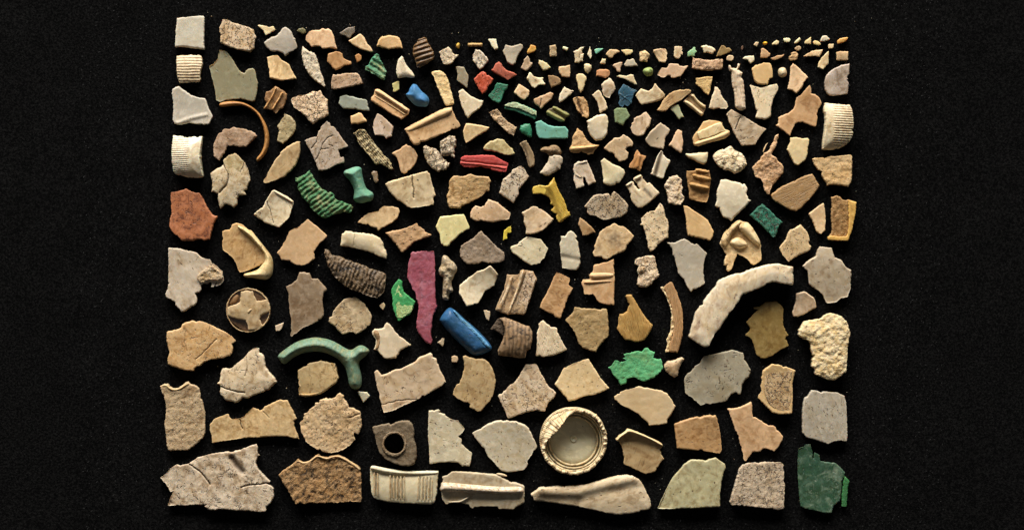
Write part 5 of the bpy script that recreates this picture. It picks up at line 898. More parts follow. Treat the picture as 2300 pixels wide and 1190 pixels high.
crumpled_fragment;small cream curled gritty square in the right middle;#bda68a;cr.5 ro1 s.4;t11;1425.2,582.1 1438.7,577.9 1450.4,574.2 1465.5,572.9 1471.4,578.7 1473.1,589.7 1474.8,599.7 1477.3,609.8 1481.8,615.7 1477.3,622.4 1468.9,628.3 1463.9,636.7 1457.1,642.6 1448.7,645.1 1437.0,644.3 1430.3,638.4 1431.9,626.6 1433.6,616.6 1430.3,606.5 1433.6,598.1 1425.2,593.0
>grit_lump;;#a58c6c;ro1 cr.5;z7 t8 rnd;1430.3,608.2 1438.7,598.1 1447.1,596.4 1452.1,603.1 1448.7,611.5 1440.3,616.6 1433.6,616.6
knotted_fragment;twisted cream knot of folded plastic with two dangling tails;#bf9f6e;s.6 ro.4;t12;1653.8,496.4 1660.5,493.9 1668.9,498.1 1679.0,499.7 1687.4,508.2 1697.5,524.1 1700.8,530.8 1709.2,546.0 1710.1,552.7 1707.6,559.4 1709.2,572.9 1709.2,584.6 1702.5,589.7 1692.4,595.5 1684.0,591.3 1679.0,581.3 1668.9,576.2 1658.8,571.2 1654.6,571.2 1648.7,586.3 1643.7,599.7 1640.3,606.5 1634.5,609.0 1629.4,604.8 1632.8,594.7 1625.2,596.4 1626.1,584.6 1630.3,572.9 1623.5,559.4 1616.0,547.6 1621.8,530.8 1626.9,522.4 1640.3,507.3
>fold;;#d3b988;s.4;z8 t16 rnd;1655.5,507.3 1668.9,499.7 1679.0,500.3 1687.4,509.0 1697.5,524.1 1709.2,546.0 1702.5,552.7 1689.1,546.0 1675.6,530.8 1662.2,520.8
>fold;;#cdb284;s.4;z8 t12 rnd;1635.3,544.3 1647.1,534.2 1658.8,532.5 1672.3,539.2 1680.7,551.0 1668.9,557.7 1658.8,559.4 1643.7,554.4
>fold;;#c7ab7c;cr.6 s.5;z8 t12 rnd;1621.8,530.8 1631.9,517.4 1647.1,502.3 1659.7,494.7 1665.5,498.9 1655.5,514.0 1643.7,525.8 1635.3,540.9 1631.9,557.7 1623.5,557.7 1616.8,547.6
green_block;dark teal green rough-faced rectangle at the right;#1f6a52;cr.9 ro.7;t13;1711.4,457.4 1719.0,464.5 1729.1,473.7 1739.2,483.8 1747.6,491.3 1756.5,499.7 1749.2,505.6 1746.7,514.0 1744.2,524.1 1737.5,534.2 1729.1,525.8 1719.0,515.7 1707.2,503.9 1695.5,493.0 1683.4,483.4 1692.1,474.5 1702.2,464.5
plastic_shard;small smooth peach pick-shaped shard left of the amber framed tray;#d0ac80;sm;t10;1848.9,456.1 1851.8,468.7 1853.8,483.8 1853.4,502.3 1851.4,517.4 1844.2,526.1 1837.5,524.1 1831.6,517.4 1826.6,502.3 1819.8,488.8 1815.3,480.4 1826.6,472.0 1838.3,462.8
framed_tray;amber tray fragment with a thick yellow right and bottom rim;#96703f;ro.7 s.4;t8;1866.1,443.4 1878.7,439.2 1885.4,442.6 1898.8,451.0 1903.0,448.5 1922.4,454.4 1920.7,477.1 1915.6,500.6 1910.6,522.4 1904.7,540.1 1880.3,540.6 1858.5,538.4 1857.6,532.5 1866.9,524.1 1867.7,507.3 1865.2,488.8 1866.1,473.7 1867.7,455.2
>rim;;#c4953f;s.3;z3 t11;1903.9,448.8 1922.4,454.4 1920.7,477.1 1915.6,500.6 1910.6,522.4 1904.7,540.1 1880.3,540.6 1858.5,538.4 1857.6,532.9 1863.5,529.2 1883.7,531.7 1900.5,531.7 1904.7,514.0 1905.5,488.8 1903.9,467.0
plastic_shard;cream scored five-sided shard at the right below the teal green rectangle;#bfa278;cr.5 pit.4;t12;1797.1,503.6 1803.9,511.5 1813.1,522.4 1817.3,534.2 1818.2,546.0 1821.2,554.4 1818.2,561.1 1808.1,567.0 1794.6,572.9 1782.9,579.6 1770.3,587.6 1764.4,579.6 1756.8,572.0 1754.3,564.5 1749.2,556.9 1756.0,547.6 1764.4,537.6 1767.7,525.8 1772.8,515.7 1782.9,514.0
lobed_sheet;large grey shard with a squared neck at the right edge;#a6967f;pit.4 s.3;t12;1840.0,553.5 1856.8,556.1 1866.9,556.9 1869.4,566.1 1873.6,577.9 1888.7,584.6 1898.8,599.7 1910.6,606.5 1910.9,621.6 1908.9,648.5 1902.5,666.0 1885.9,670.5 1878.5,677.9 1856.3,680.9 1847.1,660.3 1832.3,649.2 1816.5,638.4 1813.1,608.2 1801.3,598.1 1808.1,589.7 1819.8,581.3 1831.6,574.5 1833.3,561.1
plastic_shard;large tan marbled shard with fine dark veins at the left edge;#bd9766;cr.3 s.4 lg;t14 ln:487.6,760.5,472.8,775.3,456.1,793.8,439.5,806.7:1.66:-2 ln:419.2,740.2,415.5,767.9,421.0,786.4:1.29:-1.5;375.7,745.7 380.3,742.0 397.0,740.2 408.1,734.6 410.8,727.2 421.0,722.6 433.9,719.8 452.4,720.8 470.9,728.2 489.4,736.5 507.9,745.7 520.8,755.0 530.1,765.1 524.5,777.1 522.7,791.9 517.1,797.5 500.5,804.9 478.3,808.6 461.7,812.3 452.4,819.7 443.2,823.4 437.6,832.6 421.0,830.8 404.4,828.0 391.4,823.4 378.5,816.9 377.6,804.9 382.2,791.9 378.5,779.0 375.7,764.2
cross_disc;round brown disc with a raised pale cross at the left;#5d4226;s.6 gl;t7;558.4,649.2 572.6,650.7 585.5,655.1 596.6,664.4 604.0,675.5 608.3,688.4 608.7,701.3 605.9,714.3 598.5,726.3 589.2,734.6 576.3,741.1 558.4,743.5 544.9,740.2 530.1,730.9 519.0,721.7 511.6,710.6 507.9,695.8 508.8,682.9 513.4,671.8 522.7,660.7 533.8,653.3 544.9,650.1
>raised_cross;;#a9916c;s.5;z5 t8 dome2;540.3,664.4 542.1,655.1 556.0,651.8 568.9,653.6 572.6,664.4 577.2,675.5 586.5,675.1 601.3,671.8 606.8,682.9 607.4,699.5 598.5,703.2 586.5,708.7 584.6,716.1 591.1,731.8 586.5,737.4 570.8,741.6 558.7,740.2 556.0,725.4 552.3,718.0 535.6,716.1 520.8,712.4 510.7,706.9 510.1,690.3 520.8,685.6 531.9,683.8 540.3,677.3
>rim;;#9d835d;s.5 ro.3;ring:558.4,696.4,49.55,46.96 t12;
>centre_pip;;#b49c78;sm;z13 t4 rnd;556.0,701.3 558.7,694.9 563.4,692.1 568.9,693.9 565.2,698.6 560.6,703.2
>quadrant_lump;;#8a6338;s.5;z6 t5 rnd;513.4,684.7 517.1,673.6 526.4,662.5 535.6,659.7 537.5,668.1 533.8,677.3 524.5,682.9
plastic_crumb;tiny whitish crumb right of the brown cross disc;#bda68c;sm;t6;618.8,730.9 629.9,726.3 638.2,723.2 635.5,732.8 629.0,742.0 620.7,743.5
star_sheet;dark taupe flat star-cornered shard at the left middle;#7e6850;s.4;t8;672.9,611.3 683.9,610.0 689.5,613.1 695.0,613.1 702.4,625.1 714.5,626.1 724.6,638.1 734.2,647.3 733.9,651.9 728.3,656.6 724.6,673.2 725.5,688.0 728.3,700.9 727.4,708.3 717.2,721.3 700.6,727.7 687.6,732.4 680.3,736.1 669.2,745.3 656.2,755.1 652.9,752.7 654.4,737.9 654.4,717.6 650.7,697.2 648.8,678.7 648.5,658.4 642.4,642.7 658.1,635.3 667.3,627.9
octagon_shard;grey-tan octagonal scored shard below the burnt crescent;#a48e6c;cr.4 s.4 ro.3;t9;799.5,666.7 806.0,671.3 818.9,682.4 826.3,693.5 835.5,708.3 833.7,719.4 830.0,732.4 813.4,743.4 799.5,750.5 794.9,746.2 785.6,745.3 770.8,750.5 761.6,743.4 750.5,732.4 737.6,722.2 740.3,712.9 747.7,710.2 747.7,700.9 756.1,689.8 772.7,671.3 787.5,668.6
torn_fragment;small white shard with a brown torn left lip below the bright green shard;#c0ad8f;pit.4;t11;868.8,723.1 878.1,730.5 887.3,743.4 898.4,754.5 913.2,765.6 923.7,773.9 913.2,778.6 900.3,786.0 895.6,793.4 891.0,803.5 878.1,804.5 865.1,804.5 852.2,791.5 848.5,786.0 840.2,784.1 844.8,773.0 844.8,761.9 836.5,750.8 835.5,745.3 841.1,737.9 848.5,738.8 860.5,736.1
>torn_lip;;#8d6d48;s.7 ro.6;z6 t8 rnd;836.5,747.1 842.9,738.8 852.2,743.4 855.9,756.4 855.0,771.2 852.2,786.0 841.1,784.1 845.7,773.0 845.7,761.9
blue_bar;blue rounded bar with a bumpy seam slanting down right in the centre;#205482;pit.5 s.2;t20 dome5 rnd;987.3,717.0 993.8,705.9 1004.9,692.0 1012.3,690.2 1023.4,696.6 1038.2,711.4 1058.5,728.1 1078.8,746.6 1097.3,766.9 1105.6,779.8 1102.9,786.3 1088.1,794.6 1071.4,798.3 1062.2,797.4 1051.1,788.2 1032.6,770.6 1014.1,753.9 997.5,733.6 988.2,720.7
>seam;;#4a86b0;ro.9;z17 t6 rnd;1016.0,693.9 1023.4,697.6 1038.2,713.3 1058.5,730.8 1078.8,750.3 1095.5,768.7 1102.9,779.8 1095.5,781.7 1084.4,770.6 1067.7,753.9 1047.4,735.5 1028.9,717.0
plastic_crumb;tiny grey crumb right of the lower tip of the maroon strip;#a08b6e;sm;t6;982.7,768.7 990.1,763.2 992.9,759.1 998.4,759.5 997.5,772.4 994.7,778.0 989.2,773.4
plastic_crumb;tiny tan roundish crumb above the half-round tan shard;#b59874;sm;t6;1014.1,800.2 1021.5,797.4 1028.0,800.2 1028.9,807.6 1027.1,813.1 1015.0,813.1
rolled_strip;dark brown and tan rolled strip with black streaks in the centre;#7d6042;s.9 2#15100c;t20 dome4 cyl8 rib94,8.87,1.6 rx.8 rg2.6;1121.6,713.9 1133.6,712.0 1153.9,719.4 1172.4,727.7 1189.1,732.4 1195.5,743.4 1195.5,760.1 1192.8,774.9 1190.9,783.2 1183.5,786.0 1179.8,802.6 1166.9,803.5 1144.7,799.8 1119.7,797.1 1117.9,786.0 1124.4,773.0 1131.8,752.7 1133.6,736.1 1128.1,721.3
>frayed_end;;#3a2a1c;ro1;z1 t6;1101.3,737.9 1107.7,731.4 1115.1,717.6 1122.5,714.8 1129.9,726.8 1132.7,737.9 1130.8,752.7 1124.4,749.0 1115.1,743.4 1107.7,740.7 1104.0,742.5
plastic_shard;white quarter-round shard right of the rolled brown strip;#c9b493;cr.3 st.3;t11;1219.6,718.1 1227.9,726.8 1237.1,731.4 1250.1,736.1 1254.7,745.3 1259.3,758.2 1264.9,771.2 1274.5,785.0 1263.0,789.7 1246.4,797.1 1233.4,798.9 1216.8,800.8 1202.9,798.9 1205.7,780.4 1206.6,763.8 1205.7,747.1 1210.3,736.1 1209.4,726.8
plastic_shard;large olive brown granular five-sided shard in the centre right;#8f7346;pit.6 ro.4;t13;1290.8,688.9 1307.4,691.7 1327.7,693.5 1362.9,692.6 1365.6,715.7 1367.5,737.9 1366.6,754.5 1353.6,767.5 1344.4,778.6 1338.8,789.7 1325.9,786.9 1309.2,780.4 1300.0,771.2 1292.6,750.8 1285.2,736.1 1270.4,718.5 1279.7,708.3 1287.1,700.9
pick_shaped_piece;honey amber guitar-pick piece with a blunt stem in the centre right;#b0853f;st.5;t14 dome3;1403.7,666.1 1408.3,661.5 1417.6,660.6 1423.1,669.8 1430.5,682.8 1441.6,701.3 1454.5,717.9 1465.6,729.9 1461.9,740.1 1456.4,751.2 1447.1,762.3 1436.1,766.9 1425.0,766.9 1415.7,763.2 1404.6,763.2 1395.4,753.0 1385.2,737.3 1388.0,729.0 1388.9,714.2 1391.7,705.0 1400.9,704.0 1408.3,697.6 1411.1,684.6 1408.3,673.5
curved_strip;long tan upright bowed strip with a ragged left edge;#a97f50;st.4;t13;1489.7,643.9 1495.2,638.4 1508.2,632.9 1513.7,642.1 1521.1,658.7 1528.5,680.9 1533.1,703.1 1534.0,727.1 1532.2,753.0 1527.6,773.4 1521.1,791.8 1517.4,790.0 1500.8,789.1 1502.6,773.4 1510.0,754.9 1512.8,732.7 1511.8,710.5 1508.2,690.2 1502.6,673.5 1497.1,660.6 1490.6,651.3
>ragged_edge;;#cbb083;ro1;z2 t8;1484.1,644.9 1490.0,643.9 1491.1,652.3 1498.0,662.4 1503.5,674.5 1508.5,690.2 1512.2,710.5 1512.8,732.7 1510.0,754.9 1503.5,772.4 1501.7,789.1 1494.3,790.0 1498.9,773.4 1496.1,762.3 1501.7,753.0 1506.3,736.4 1508.2,710.5 1504.5,690.2 1498.9,673.5 1493.4,660.6 1487.8,653.2
curved_band;large white-brown arched band with a tall edge at the right;#d2c0a4;cr.12 s.5 lg 2#9c7c62;t34 dome4 spot:1561.0,738.2,42.52,.3;1549.9,740.0 1561.0,701.2 1579.5,675.3 1596.1,653.1 1612.8,629.1 1638.7,618.0 1666.4,610.6 1694.1,601.3 1721.8,593.9 1744.0,592.1 1764.4,596.7 1778.2,599.5 1779.2,619.8 1779.2,640.2 1758.8,638.3 1738.5,632.8 1731.1,632.8 1712.6,642.0 1694.1,649.4 1666.4,663.3 1653.4,680.8 1636.8,703.0 1625.7,717.8 1614.6,736.3 1603.5,747.4 1596.9,762.2 1591.3,776.0 1578.4,777.3 1563.6,768.7 1545.1,755.7
olive_sheet;dim olive brown ragged sheet under the arched white band;#856b34;s.4;t6;1719.5,677.9 1743.5,676.1 1754.6,686.2 1759.8,693.6 1758.3,713.9 1758.3,728.7 1765.7,743.5 1770.9,750.9 1763.9,758.3 1767.6,767.6 1771.3,775.9 1750.9,786.1 1732.4,799.0 1717.6,804.5 1708.4,804.5 1699.2,797.1 1695.5,784.2 1688.1,760.2 1673.3,751.8 1682.5,743.5 1684.4,736.1 1675.1,723.2 1684.4,713.9 1695.5,701.0 1703.8,695.5 1691.8,693.6 1691.8,689.0 1704.7,689.0
plastic_shard;small taupe rounded triangle above the white wrinkled lump at the right;#ab9378;s.4;t11;1787.9,658.5 1806.4,653.9 1817.5,661.3 1828.6,669.6 1833.2,689.9 1817.5,697.3 1806.4,704.7 1791.6,711.2 1781.4,710.3 1778.7,701.0 1784.2,684.4 1787.0,671.4
lumpy_fragment;large white wrinkled boot-shaped lump at the right edge;#c9b48b;ro1;t24 dome6;1863.7,702.5 1872.9,704.7 1885.9,709.3 1898.8,721.3 1902.5,732.4 1908.1,747.2 1904.4,765.7 1900.7,787.9 1899.7,815.6 1897.0,836.0 1885.9,843.4 1871.1,852.6 1856.3,850.8 1839.7,843.4 1827.6,839.7 1827.6,828.6 1820.3,823.0 1823.9,802.7 1818.4,784.2 1818.4,769.4 1810.1,762.0 1800.8,759.2 1789.7,750.9 1793.4,738.0 1804.5,721.3 1817.5,718.6 1836.0,715.8 1848.9,707.5
plastic_shard;tall brown-grey strap with a scooped top at the lower left edge;#a38a68;ro.5 s.6 cr.3;t12;360.2,866.1 368.5,861.5 379.6,861.0 384.2,868.0 392.5,871.7 403.6,868.9 414.7,860.6 423.9,855.0 429.5,861.5 442.4,865.2 448.9,871.7 451.7,888.3 456.3,903.1 460.9,923.4 462.0,950.1 461.1,972.3 454.6,985.2 439.8,998.1 421.4,1010.2 401.0,1010.2 377.9,1012.9 375.1,994.4 373.3,968.6 370.5,950.1 374.0,927.1 374.0,908.7 368.5,890.2 364.8,880.9
>scooped_rim;;#c6a874;sm;z10 t5 rnd;361.1,867.1 368.5,862.4 378.7,862.1 383.3,868.9 392.5,873.2 404.5,870.4 415.6,862.1 423.9,856.5 428.6,861.5 423.0,864.3 414.7,868.9 404.5,875.4 391.6,876.9 379.6,873.5 374.0,866.1
plastic_shard;white crooked shard with a long dark crack at the lower left;#bca88a;s.4 cr.3;t12 dome4 ln:494.2,867.1,516.4,873.5,534.9,880.0,551.5,880.9:2.22:-4 ln:554.3,800.5,555.2,825.5,552.4,843.9:1.66:-2;570.0,781.5 583.9,781.5 584.4,791.3 592.2,795.9 595.0,803.3 597.4,823.6 605.1,832.9 616.2,845.8 622.7,856.9 614.4,864.3 603.3,875.4 588.5,880.9 571.8,886.5 558.9,892.9 546.0,892.9 538.6,899.4 530.3,903.5 516.4,899.4 507.1,897.6 496.1,884.6 494.2,869.8 489.0,860.6 495.1,851.3 496.1,838.4 499.7,827.3 507.1,825.5 521.9,824.5 536.7,812.5 551.5,800.5 558.9,790.3
torn_sheet;long tan sheet with a torn notched upper edge at the lower left;#b59769;s.4;t8 ln:539.5,938.2,541.3,953.0,546.0,962.3:2.22:-5 ln:590.3,921.6,605.1,936.4:1.48:-2;471.1,953.0 479.4,941.0 496.1,934.5 512.7,928.4 515.5,935.5 521.0,941.0 538.6,938.6 549.7,932.7 560.8,921.6 569.1,914.2 577.4,917.9 588.5,918.8 594.0,912.4 608.8,905.9 629.2,896.1 635.6,898.5 645.8,897.6 653.2,910.5 660.6,923.4 667.6,938.2 661.5,945.6 662.4,958.6 668.0,971.5 672.6,985.4 662.4,983.5 645.8,979.8 627.3,978.9 590.3,980.8 553.4,981.7 525.6,985.4 497.9,990.0 477.6,993.7 476.6,980.8 472.0,964.1
branch_shaped_piece;sea green forked branch with a long curved arm at the lower left;#4b705d;pit.6 ro.4 s.6 2#8f8c68;t24 dome4 rnd;623.1,798.2 637.0,786.2 655.5,773.3 673.9,764.0 692.4,759.4 709.1,757.0 729.4,759.4 747.9,765.0 760.8,772.4 775.6,781.6 788.6,787.1 799.7,778.8 810.8,773.6 821.8,778.8 831.1,786.2 827.4,793.6 814.5,804.7 806.1,812.1 807.1,823.2 810.8,836.1 813.5,854.6 811.7,867.6 803.4,874.0 792.3,873.1 784.9,865.7 782.1,850.9 778.4,832.4 771.9,819.5 760.8,806.6 751.6,801.0 736.8,793.6 720.2,789.0 701.7,789.0 683.2,791.8 668.4,797.3 653.6,806.6 640.7,818.6 632.4,813.9 625.9,804.7
plastic_shard;tan rounded shard with a crusty right edge under the green branch;#af9465;s.3 pit.3;t12;669.3,830.6 679.5,825.0 688.7,821.3 692.4,815.8 707.2,812.1 722.0,808.4 738.7,812.1 753.4,814.9 757.1,825.0 758.1,836.1 761.8,847.2 757.1,858.3 744.2,867.6 735.0,875.0 720.2,884.2 703.5,888.8 685.0,890.1 672.1,887.9 671.7,869.4 670.3,850.9
>crusty_edge;;#9d8154;ro1 pit.6;z8 t6 rnd;740.5,813.0 753.4,815.4 757.5,825.0 758.3,836.1 761.2,847.2 756.8,857.9 744.2,867.2 735.0,874.6 720.2,883.8 703.5,888.5 685.0,889.7 672.5,887.5 673.0,882.4 688.7,883.3 707.2,881.4 722.0,875.9 733.1,865.7 744.2,854.6 747.9,839.8 746.1,825.0
plastic_crumb;small milky white triangle below the green branch;#bdb4a0;gl;t7;803.0,877.7 814.5,879.6 824.6,879.6 831.1,887.9 824.6,895.3 816.3,903.6 810.8,893.4
plastic_shard;large pinkish tan slab with an upswept right side and scratches, lower middle left;#bba283;s.4 cr.3 pit.2;t13 ln:858.8,907.7,897.6,898.5,938.3,895.7:1.29:-2;841.3,834.7 847.7,830.1 855.1,838.4 857.9,841.2 871.8,836.6 884.7,830.1 903.2,826.4 919.8,818.1 932.8,811.6 942.0,800.5 955.0,795.9 967.0,791.3 973.4,797.7 979.9,804.2 984.5,816.2 990.1,832.9 997.5,845.8 1003.9,858.7 982.7,870.8 960.5,884.6 938.3,895.7 918.0,905.0 893.9,916.1 875.5,923.4 862.5,926.2 857.0,908.7 851.4,884.6 845.9,860.6
half_round_shard;tan half-round shard with a concave left side in the lower middle;#ac9064;pit.4 s.3;t11;1040.0,799.6 1045.5,797.4 1056.6,801.4 1067.7,805.1 1082.5,804.2 1095.5,809.7 1104.7,823.6 1110.3,838.4 1113.9,853.2 1111.2,871.7 1106.6,888.3 1099.2,901.3 1088.1,912.4 1080.7,921.6 1073.3,923.8 1064.0,917.9 1055.7,914.2 1053.9,907.7 1041.8,901.3 1028.9,894.8 1016.0,883.7 1019.7,875.4 1025.2,863.4 1031.7,860.6 1038.2,843.9 1042.8,825.5 1041.8,812.5
punctured_sheet;white sheet with tiny dark punctures and a torn right side in the lower middle;#b3a78c;pit.5 cr.15;t9;963.3,921.6 977.1,920.1 984.5,917.9 989.7,921.6 986.4,925.3 999.3,929.0 1001.2,933.6 1014.1,941.0 1028.9,943.8 1036.3,953.0 1043.7,962.3 1039.1,971.1 1028.9,979.5 1037.2,985.9 1036.3,995.2 1045.5,1004.4 1059.8,1016.4 1058.5,1030.3 1054.8,1046.9 1044.6,1044.2 1039.1,1047.3 1028.9,1037.7 1008.6,1035.8 986.4,1037.7 965.1,1040.8 963.3,1006.3 962.4,987.8 961.4,960.1
star_shard;whitish stained star-cornered shard right of the half-round tan shard;#bca68a;cr.5 s.5 pit.3;t11;1179.8,817.7 1190.9,818.1 1203.9,816.2 1207.6,821.8 1215.0,838.4 1224.2,851.3 1229.7,862.4 1234.4,869.8 1242.7,874.5 1249.2,881.8 1244.5,892.0 1233.4,901.3 1227.9,912.4 1224.2,923.1 1215.0,922.5 1207.6,919.7 1190.9,922.5 1168.7,929.0 1153.9,934.5 1141.0,939.2 1133.6,921.6 1124.4,901.3 1118.8,887.4 1135.5,875.4 1142.9,866.1 1155.8,858.7 1165.0,845.8 1174.3,829.2
pocked_shard;cream five-sided shard pocked with short dents above the bottle cap;#c2a77a;pit.8;t12;1321.3,804.8 1327.7,814.4 1338.8,831.0 1348.1,847.6 1359.2,860.6 1368.8,870.8 1353.6,878.2 1337.0,885.5 1316.6,888.3 1303.7,892.0 1290.8,897.6 1276.9,899.8 1268.6,890.2 1261.2,880.9 1251.9,869.8 1245.1,861.5 1251.9,853.2 1257.5,842.1 1264.9,827.3 1276.0,820.8 1292.6,814.4 1307.4,808.8
crinkled_green_sheet;bright green thin leaf-like scrap with ragged edges in the lower right;#48985d;s.15 ro.5 2#6f8f5a;t8 curl30,5;1365.9,824.7 1375.1,817.3 1380.7,808.1 1388.1,809.0 1392.7,813.6 1404.7,810.3 1406.6,808.4 1399.2,804.4 1401.0,796.1 1406.6,792.4 1413.9,793.3 1421.3,789.6 1432.4,786.8 1441.7,789.6 1447.2,781.3 1454.6,780.7 1460.2,786.8 1471.3,788.7 1469.4,795.1 1466.6,802.5 1473.1,806.2 1483.3,805.3 1487.0,813.6 1488.8,828.4 1476.8,839.5 1469.4,846.9 1454.6,852.4 1447.2,856.5 1436.1,852.4 1425.0,846.9 1413.9,848.7 1408.4,850.6 1407.5,859.8 1393.6,863.9 1389.0,854.3 1378.8,843.2 1371.4,833.9
knobbed_fragment;small cream bone-like nub right of the bright green scrap;#b49a7a;pit.6 s.4;t16 dome5;1490.7,819.2 1499.0,809.9 1511.9,809.0 1521.2,803.4 1532.3,801.6 1536.0,806.2 1530.4,813.6 1526.7,822.9 1523.0,832.1 1522.1,841.3 1513.8,846.9 1504.5,841.3 1495.3,832.1 1491.2,824.7
plastic_shard;large smooth cream tan shard with a rounded left end in the lower right;#bca178;sm;t13;1379.7,889.4 1391.8,880.2 1408.4,873.7 1425.0,870.9 1434.3,866.3 1447.2,868.2 1465.7,872.8 1484.2,876.5 1499.0,882.9 1506.4,893.1 1511.9,904.2 1517.1,910.7 1510.1,924.5 1499.0,941.2 1497.1,950.1 1476.8,953.2 1456.5,954.5 1447.2,941.2 1432.4,928.2 1413.9,917.1 1393.6,907.0 1380.7,896.8
grey_sheet;large grey many-sided sheet scratched with dark marks in the lower right;#958b7c;cr.45 pit.2 lg;t9;1560.0,821.0 1569.2,817.3 1580.3,799.7 1602.5,795.1 1624.7,789.6 1644.3,785.1 1658.0,788.7 1668.3,792.2 1672.0,807.0 1679.4,818.1 1685.9,830.1 1681.3,847.6 1673.9,851.3 1666.5,862.4 1663.7,880.9 1660.9,885.5 1651.7,880.9 1642.5,882.8 1633.2,897.5 1627.7,901.2 1599.9,905.1 1572.9,909.4 1565.5,902.4 1554.5,892.2 1538.7,882.0 1537.8,867.2 1536.9,850.6 1541.5,839.5 1550.8,832.1
stained_chip;cream upright chip with dark scribbled stains and a pale border at the lower right;#bd9a66;pit.2;t14;1712.8,831.0 1722.0,823.6 1733.1,816.6 1747.9,818.4 1766.4,823.6 1785.8,830.1 1783.0,843.9 1778.4,860.6 1779.3,880.9 1779.3,903.1 1777.5,928.1 1760.8,929.4 1747.9,929.9 1733.1,924.4 1720.2,912.4 1701.7,892.0 1702.6,888.3 1709.1,877.2 1706.3,873.5 1709.1,851.3
>stained_face;;#a58860;cr1 s.9 pit.8;z13 t2;1718.3,840.3 1729.4,829.2 1740.5,823.6 1757.1,823.6 1777.5,832.9 1775.6,847.6 1771.9,860.6 1774.7,880.9 1773.8,903.1 1771.9,921.6 1755.3,923.4 1740.5,917.9 1727.6,906.8 1720.2,892.0 1714.6,873.5
torn_sheet;peach thin torn sheet with a pointed tail at the lower right;#bd956b;s.2;t8;1633.3,916.1 1653.6,916.1 1673.9,907.7 1686.9,900.9 1689.7,910.5 1688.7,923.4 1690.6,935.5 1696.1,936.4 1710.9,944.7 1725.7,954.9 1736.8,954.9 1747.9,966.0 1758.1,978.9 1757.1,987.0 1744.2,1007.4 1736.8,1013.8 1725.7,1007.4 1714.6,1005.5 1707.2,1012.9 1690.6,1014.8 1681.3,1024.0 1675.8,1034.4 1672.5,1033.4 1669.3,1027.7 1668.4,1016.6 1663.8,1001.8 1655.5,975.9 1646.2,950.1 1639.7,930.8
grey_tile;pale grey upright rectangular slab with dark specks at the lower right edge;#a69b90;pit.4 cr.15;t15;1821.8,875.4 1831.1,875.4 1844.0,880.9 1847.7,877.2 1862.5,879.1 1879.2,880.9 1895.8,888.3 1898.6,903.1 1900.4,927.1 1902.3,954.9 1902.3,973.4 1900.4,990.7 1888.4,988.0 1873.6,988.9 1858.8,995.4 1840.3,989.8 1821.8,984.3 1808.9,980.6 1800.6,969.7 1800.6,945.6 1800.6,910.5 1805.2,893.9 1812.6,888.3
torn_plate;large grey-brown torn plate with cracks and a dark pit in the bottom left corner;#b3a18a;cr.4 s.5 ro.3;t13 ln:426.9,1040.6,454.6,1060.9,473.1,1086.8:2.59:-6 ln:521.2,1027.6,536.0,1048.0,545.2,1057.2:15.71:-8 ln:543.4,1092.4,572.9,1085.9,606.2,1083.5:2.22:-5;361.3,1072.0 377.0,1059.1 386.2,1049.8 397.3,1040.6 410.3,1042.4 425.0,1040.6 434.3,1033.2 443.5,1026.7 460.2,1023.0 476.8,1017.5 497.1,1014.7 521.2,1011.9 541.5,1009.2 561.8,999.9 576.6,995.7 579.4,1003.6 580.3,1018.4 584.0,1020.3 578.5,1025.8 575.7,1038.7 580.3,1049.8 593.3,1064.6 608.1,1079.4 606.2,1083.1 598.8,1084.0 611.8,1090.5 616.4,1096.1 616.4,1116.4 608.1,1129.3 598.8,1136.7 598.8,1146.9 580.3,1147.8 543.4,1145.0 502.7,1144.1 469.4,1144.1 458.3,1134.9 465.7,1132.1 432.4,1132.1 404.7,1133.0 377.9,1133.9 384.4,1114.5 391.8,1099.7 384.4,1103.4 375.1,1086.8
round_crust;tan crusty disc with a ragged spiked top at the lower left;#b59770;pit.4 ro.6 cr.3;t11 ln:784.9,937.6,808.9,928.4:1.85:-3;763.6,880.7 772.9,887.7 773.8,895.1 779.3,902.5 788.6,911.8 799.7,919.2 809.8,922.9 812.6,937.6 812.6,954.3 808.9,969.1 805.2,973.7 796.0,970.9 795.0,980.2 798.7,985.7 788.6,996.8 775.6,1006.1 760.8,1012.5 742.4,1016.2 725.7,1013.4 710.9,1007.0 699.8,999.6 686.9,989.4 681.3,976.5 675.8,967.2 676.2,956.1 673.9,948.7 681.3,941.3 682.3,928.4 690.6,926.6 696.1,917.3 707.2,911.8 709.1,904.4 717.4,903.4 718.3,897.0 733.1,893.3 736.8,895.1 753.4,892.4 757.1,885.9
crusty_plate;dark brown crusty slab with a pale rim in the bottom row;#967144;s.75 ro.9 cr.3 2#2c2014;t13;625.9,1064.3 637.0,1055.0 653.6,1043.9 670.3,1029.5 675.8,1032.9 683.2,1036.6 696.1,1032.9 709.1,1021.8 716.5,1019.9 727.6,1024.5 735.9,1026.4 746.1,1021.8 760.8,1019.9 773.8,1025.5 790.4,1034.7 803.4,1043.9 810.8,1051.3 811.7,1080.9 812.6,1125.3 784.9,1124.4 757.1,1127.1 718.3,1128.1 692.4,1129.0 664.7,1131.2 655.5,1114.2 644.4,1095.7 635.1,1080.9
>pale_rim;;#c2a173;sm;z12 t3 rnd;626.4,1064.7 637.0,1055.6 653.6,1044.5 670.3,1030.3 675.8,1033.6 683.2,1037.3 696.1,1033.6 709.1,1022.5 716.5,1020.7 727.6,1025.3 735.9,1027.1 746.1,1022.5 760.8,1020.7 773.8,1026.2 790.4,1035.4 803.4,1044.7 810.4,1051.7 808.0,1055.4 799.7,1048.6 786.7,1040.3 771.9,1030.6 759.0,1024.7 747.0,1026.2 736.8,1031.0 726.6,1028.8 716.5,1024.4 710.9,1025.8 698.0,1037.5 683.2,1041.7 673.9,1037.7 670.3,1034.3 655.5,1048.6 638.8,1059.7 629.6,1066.1
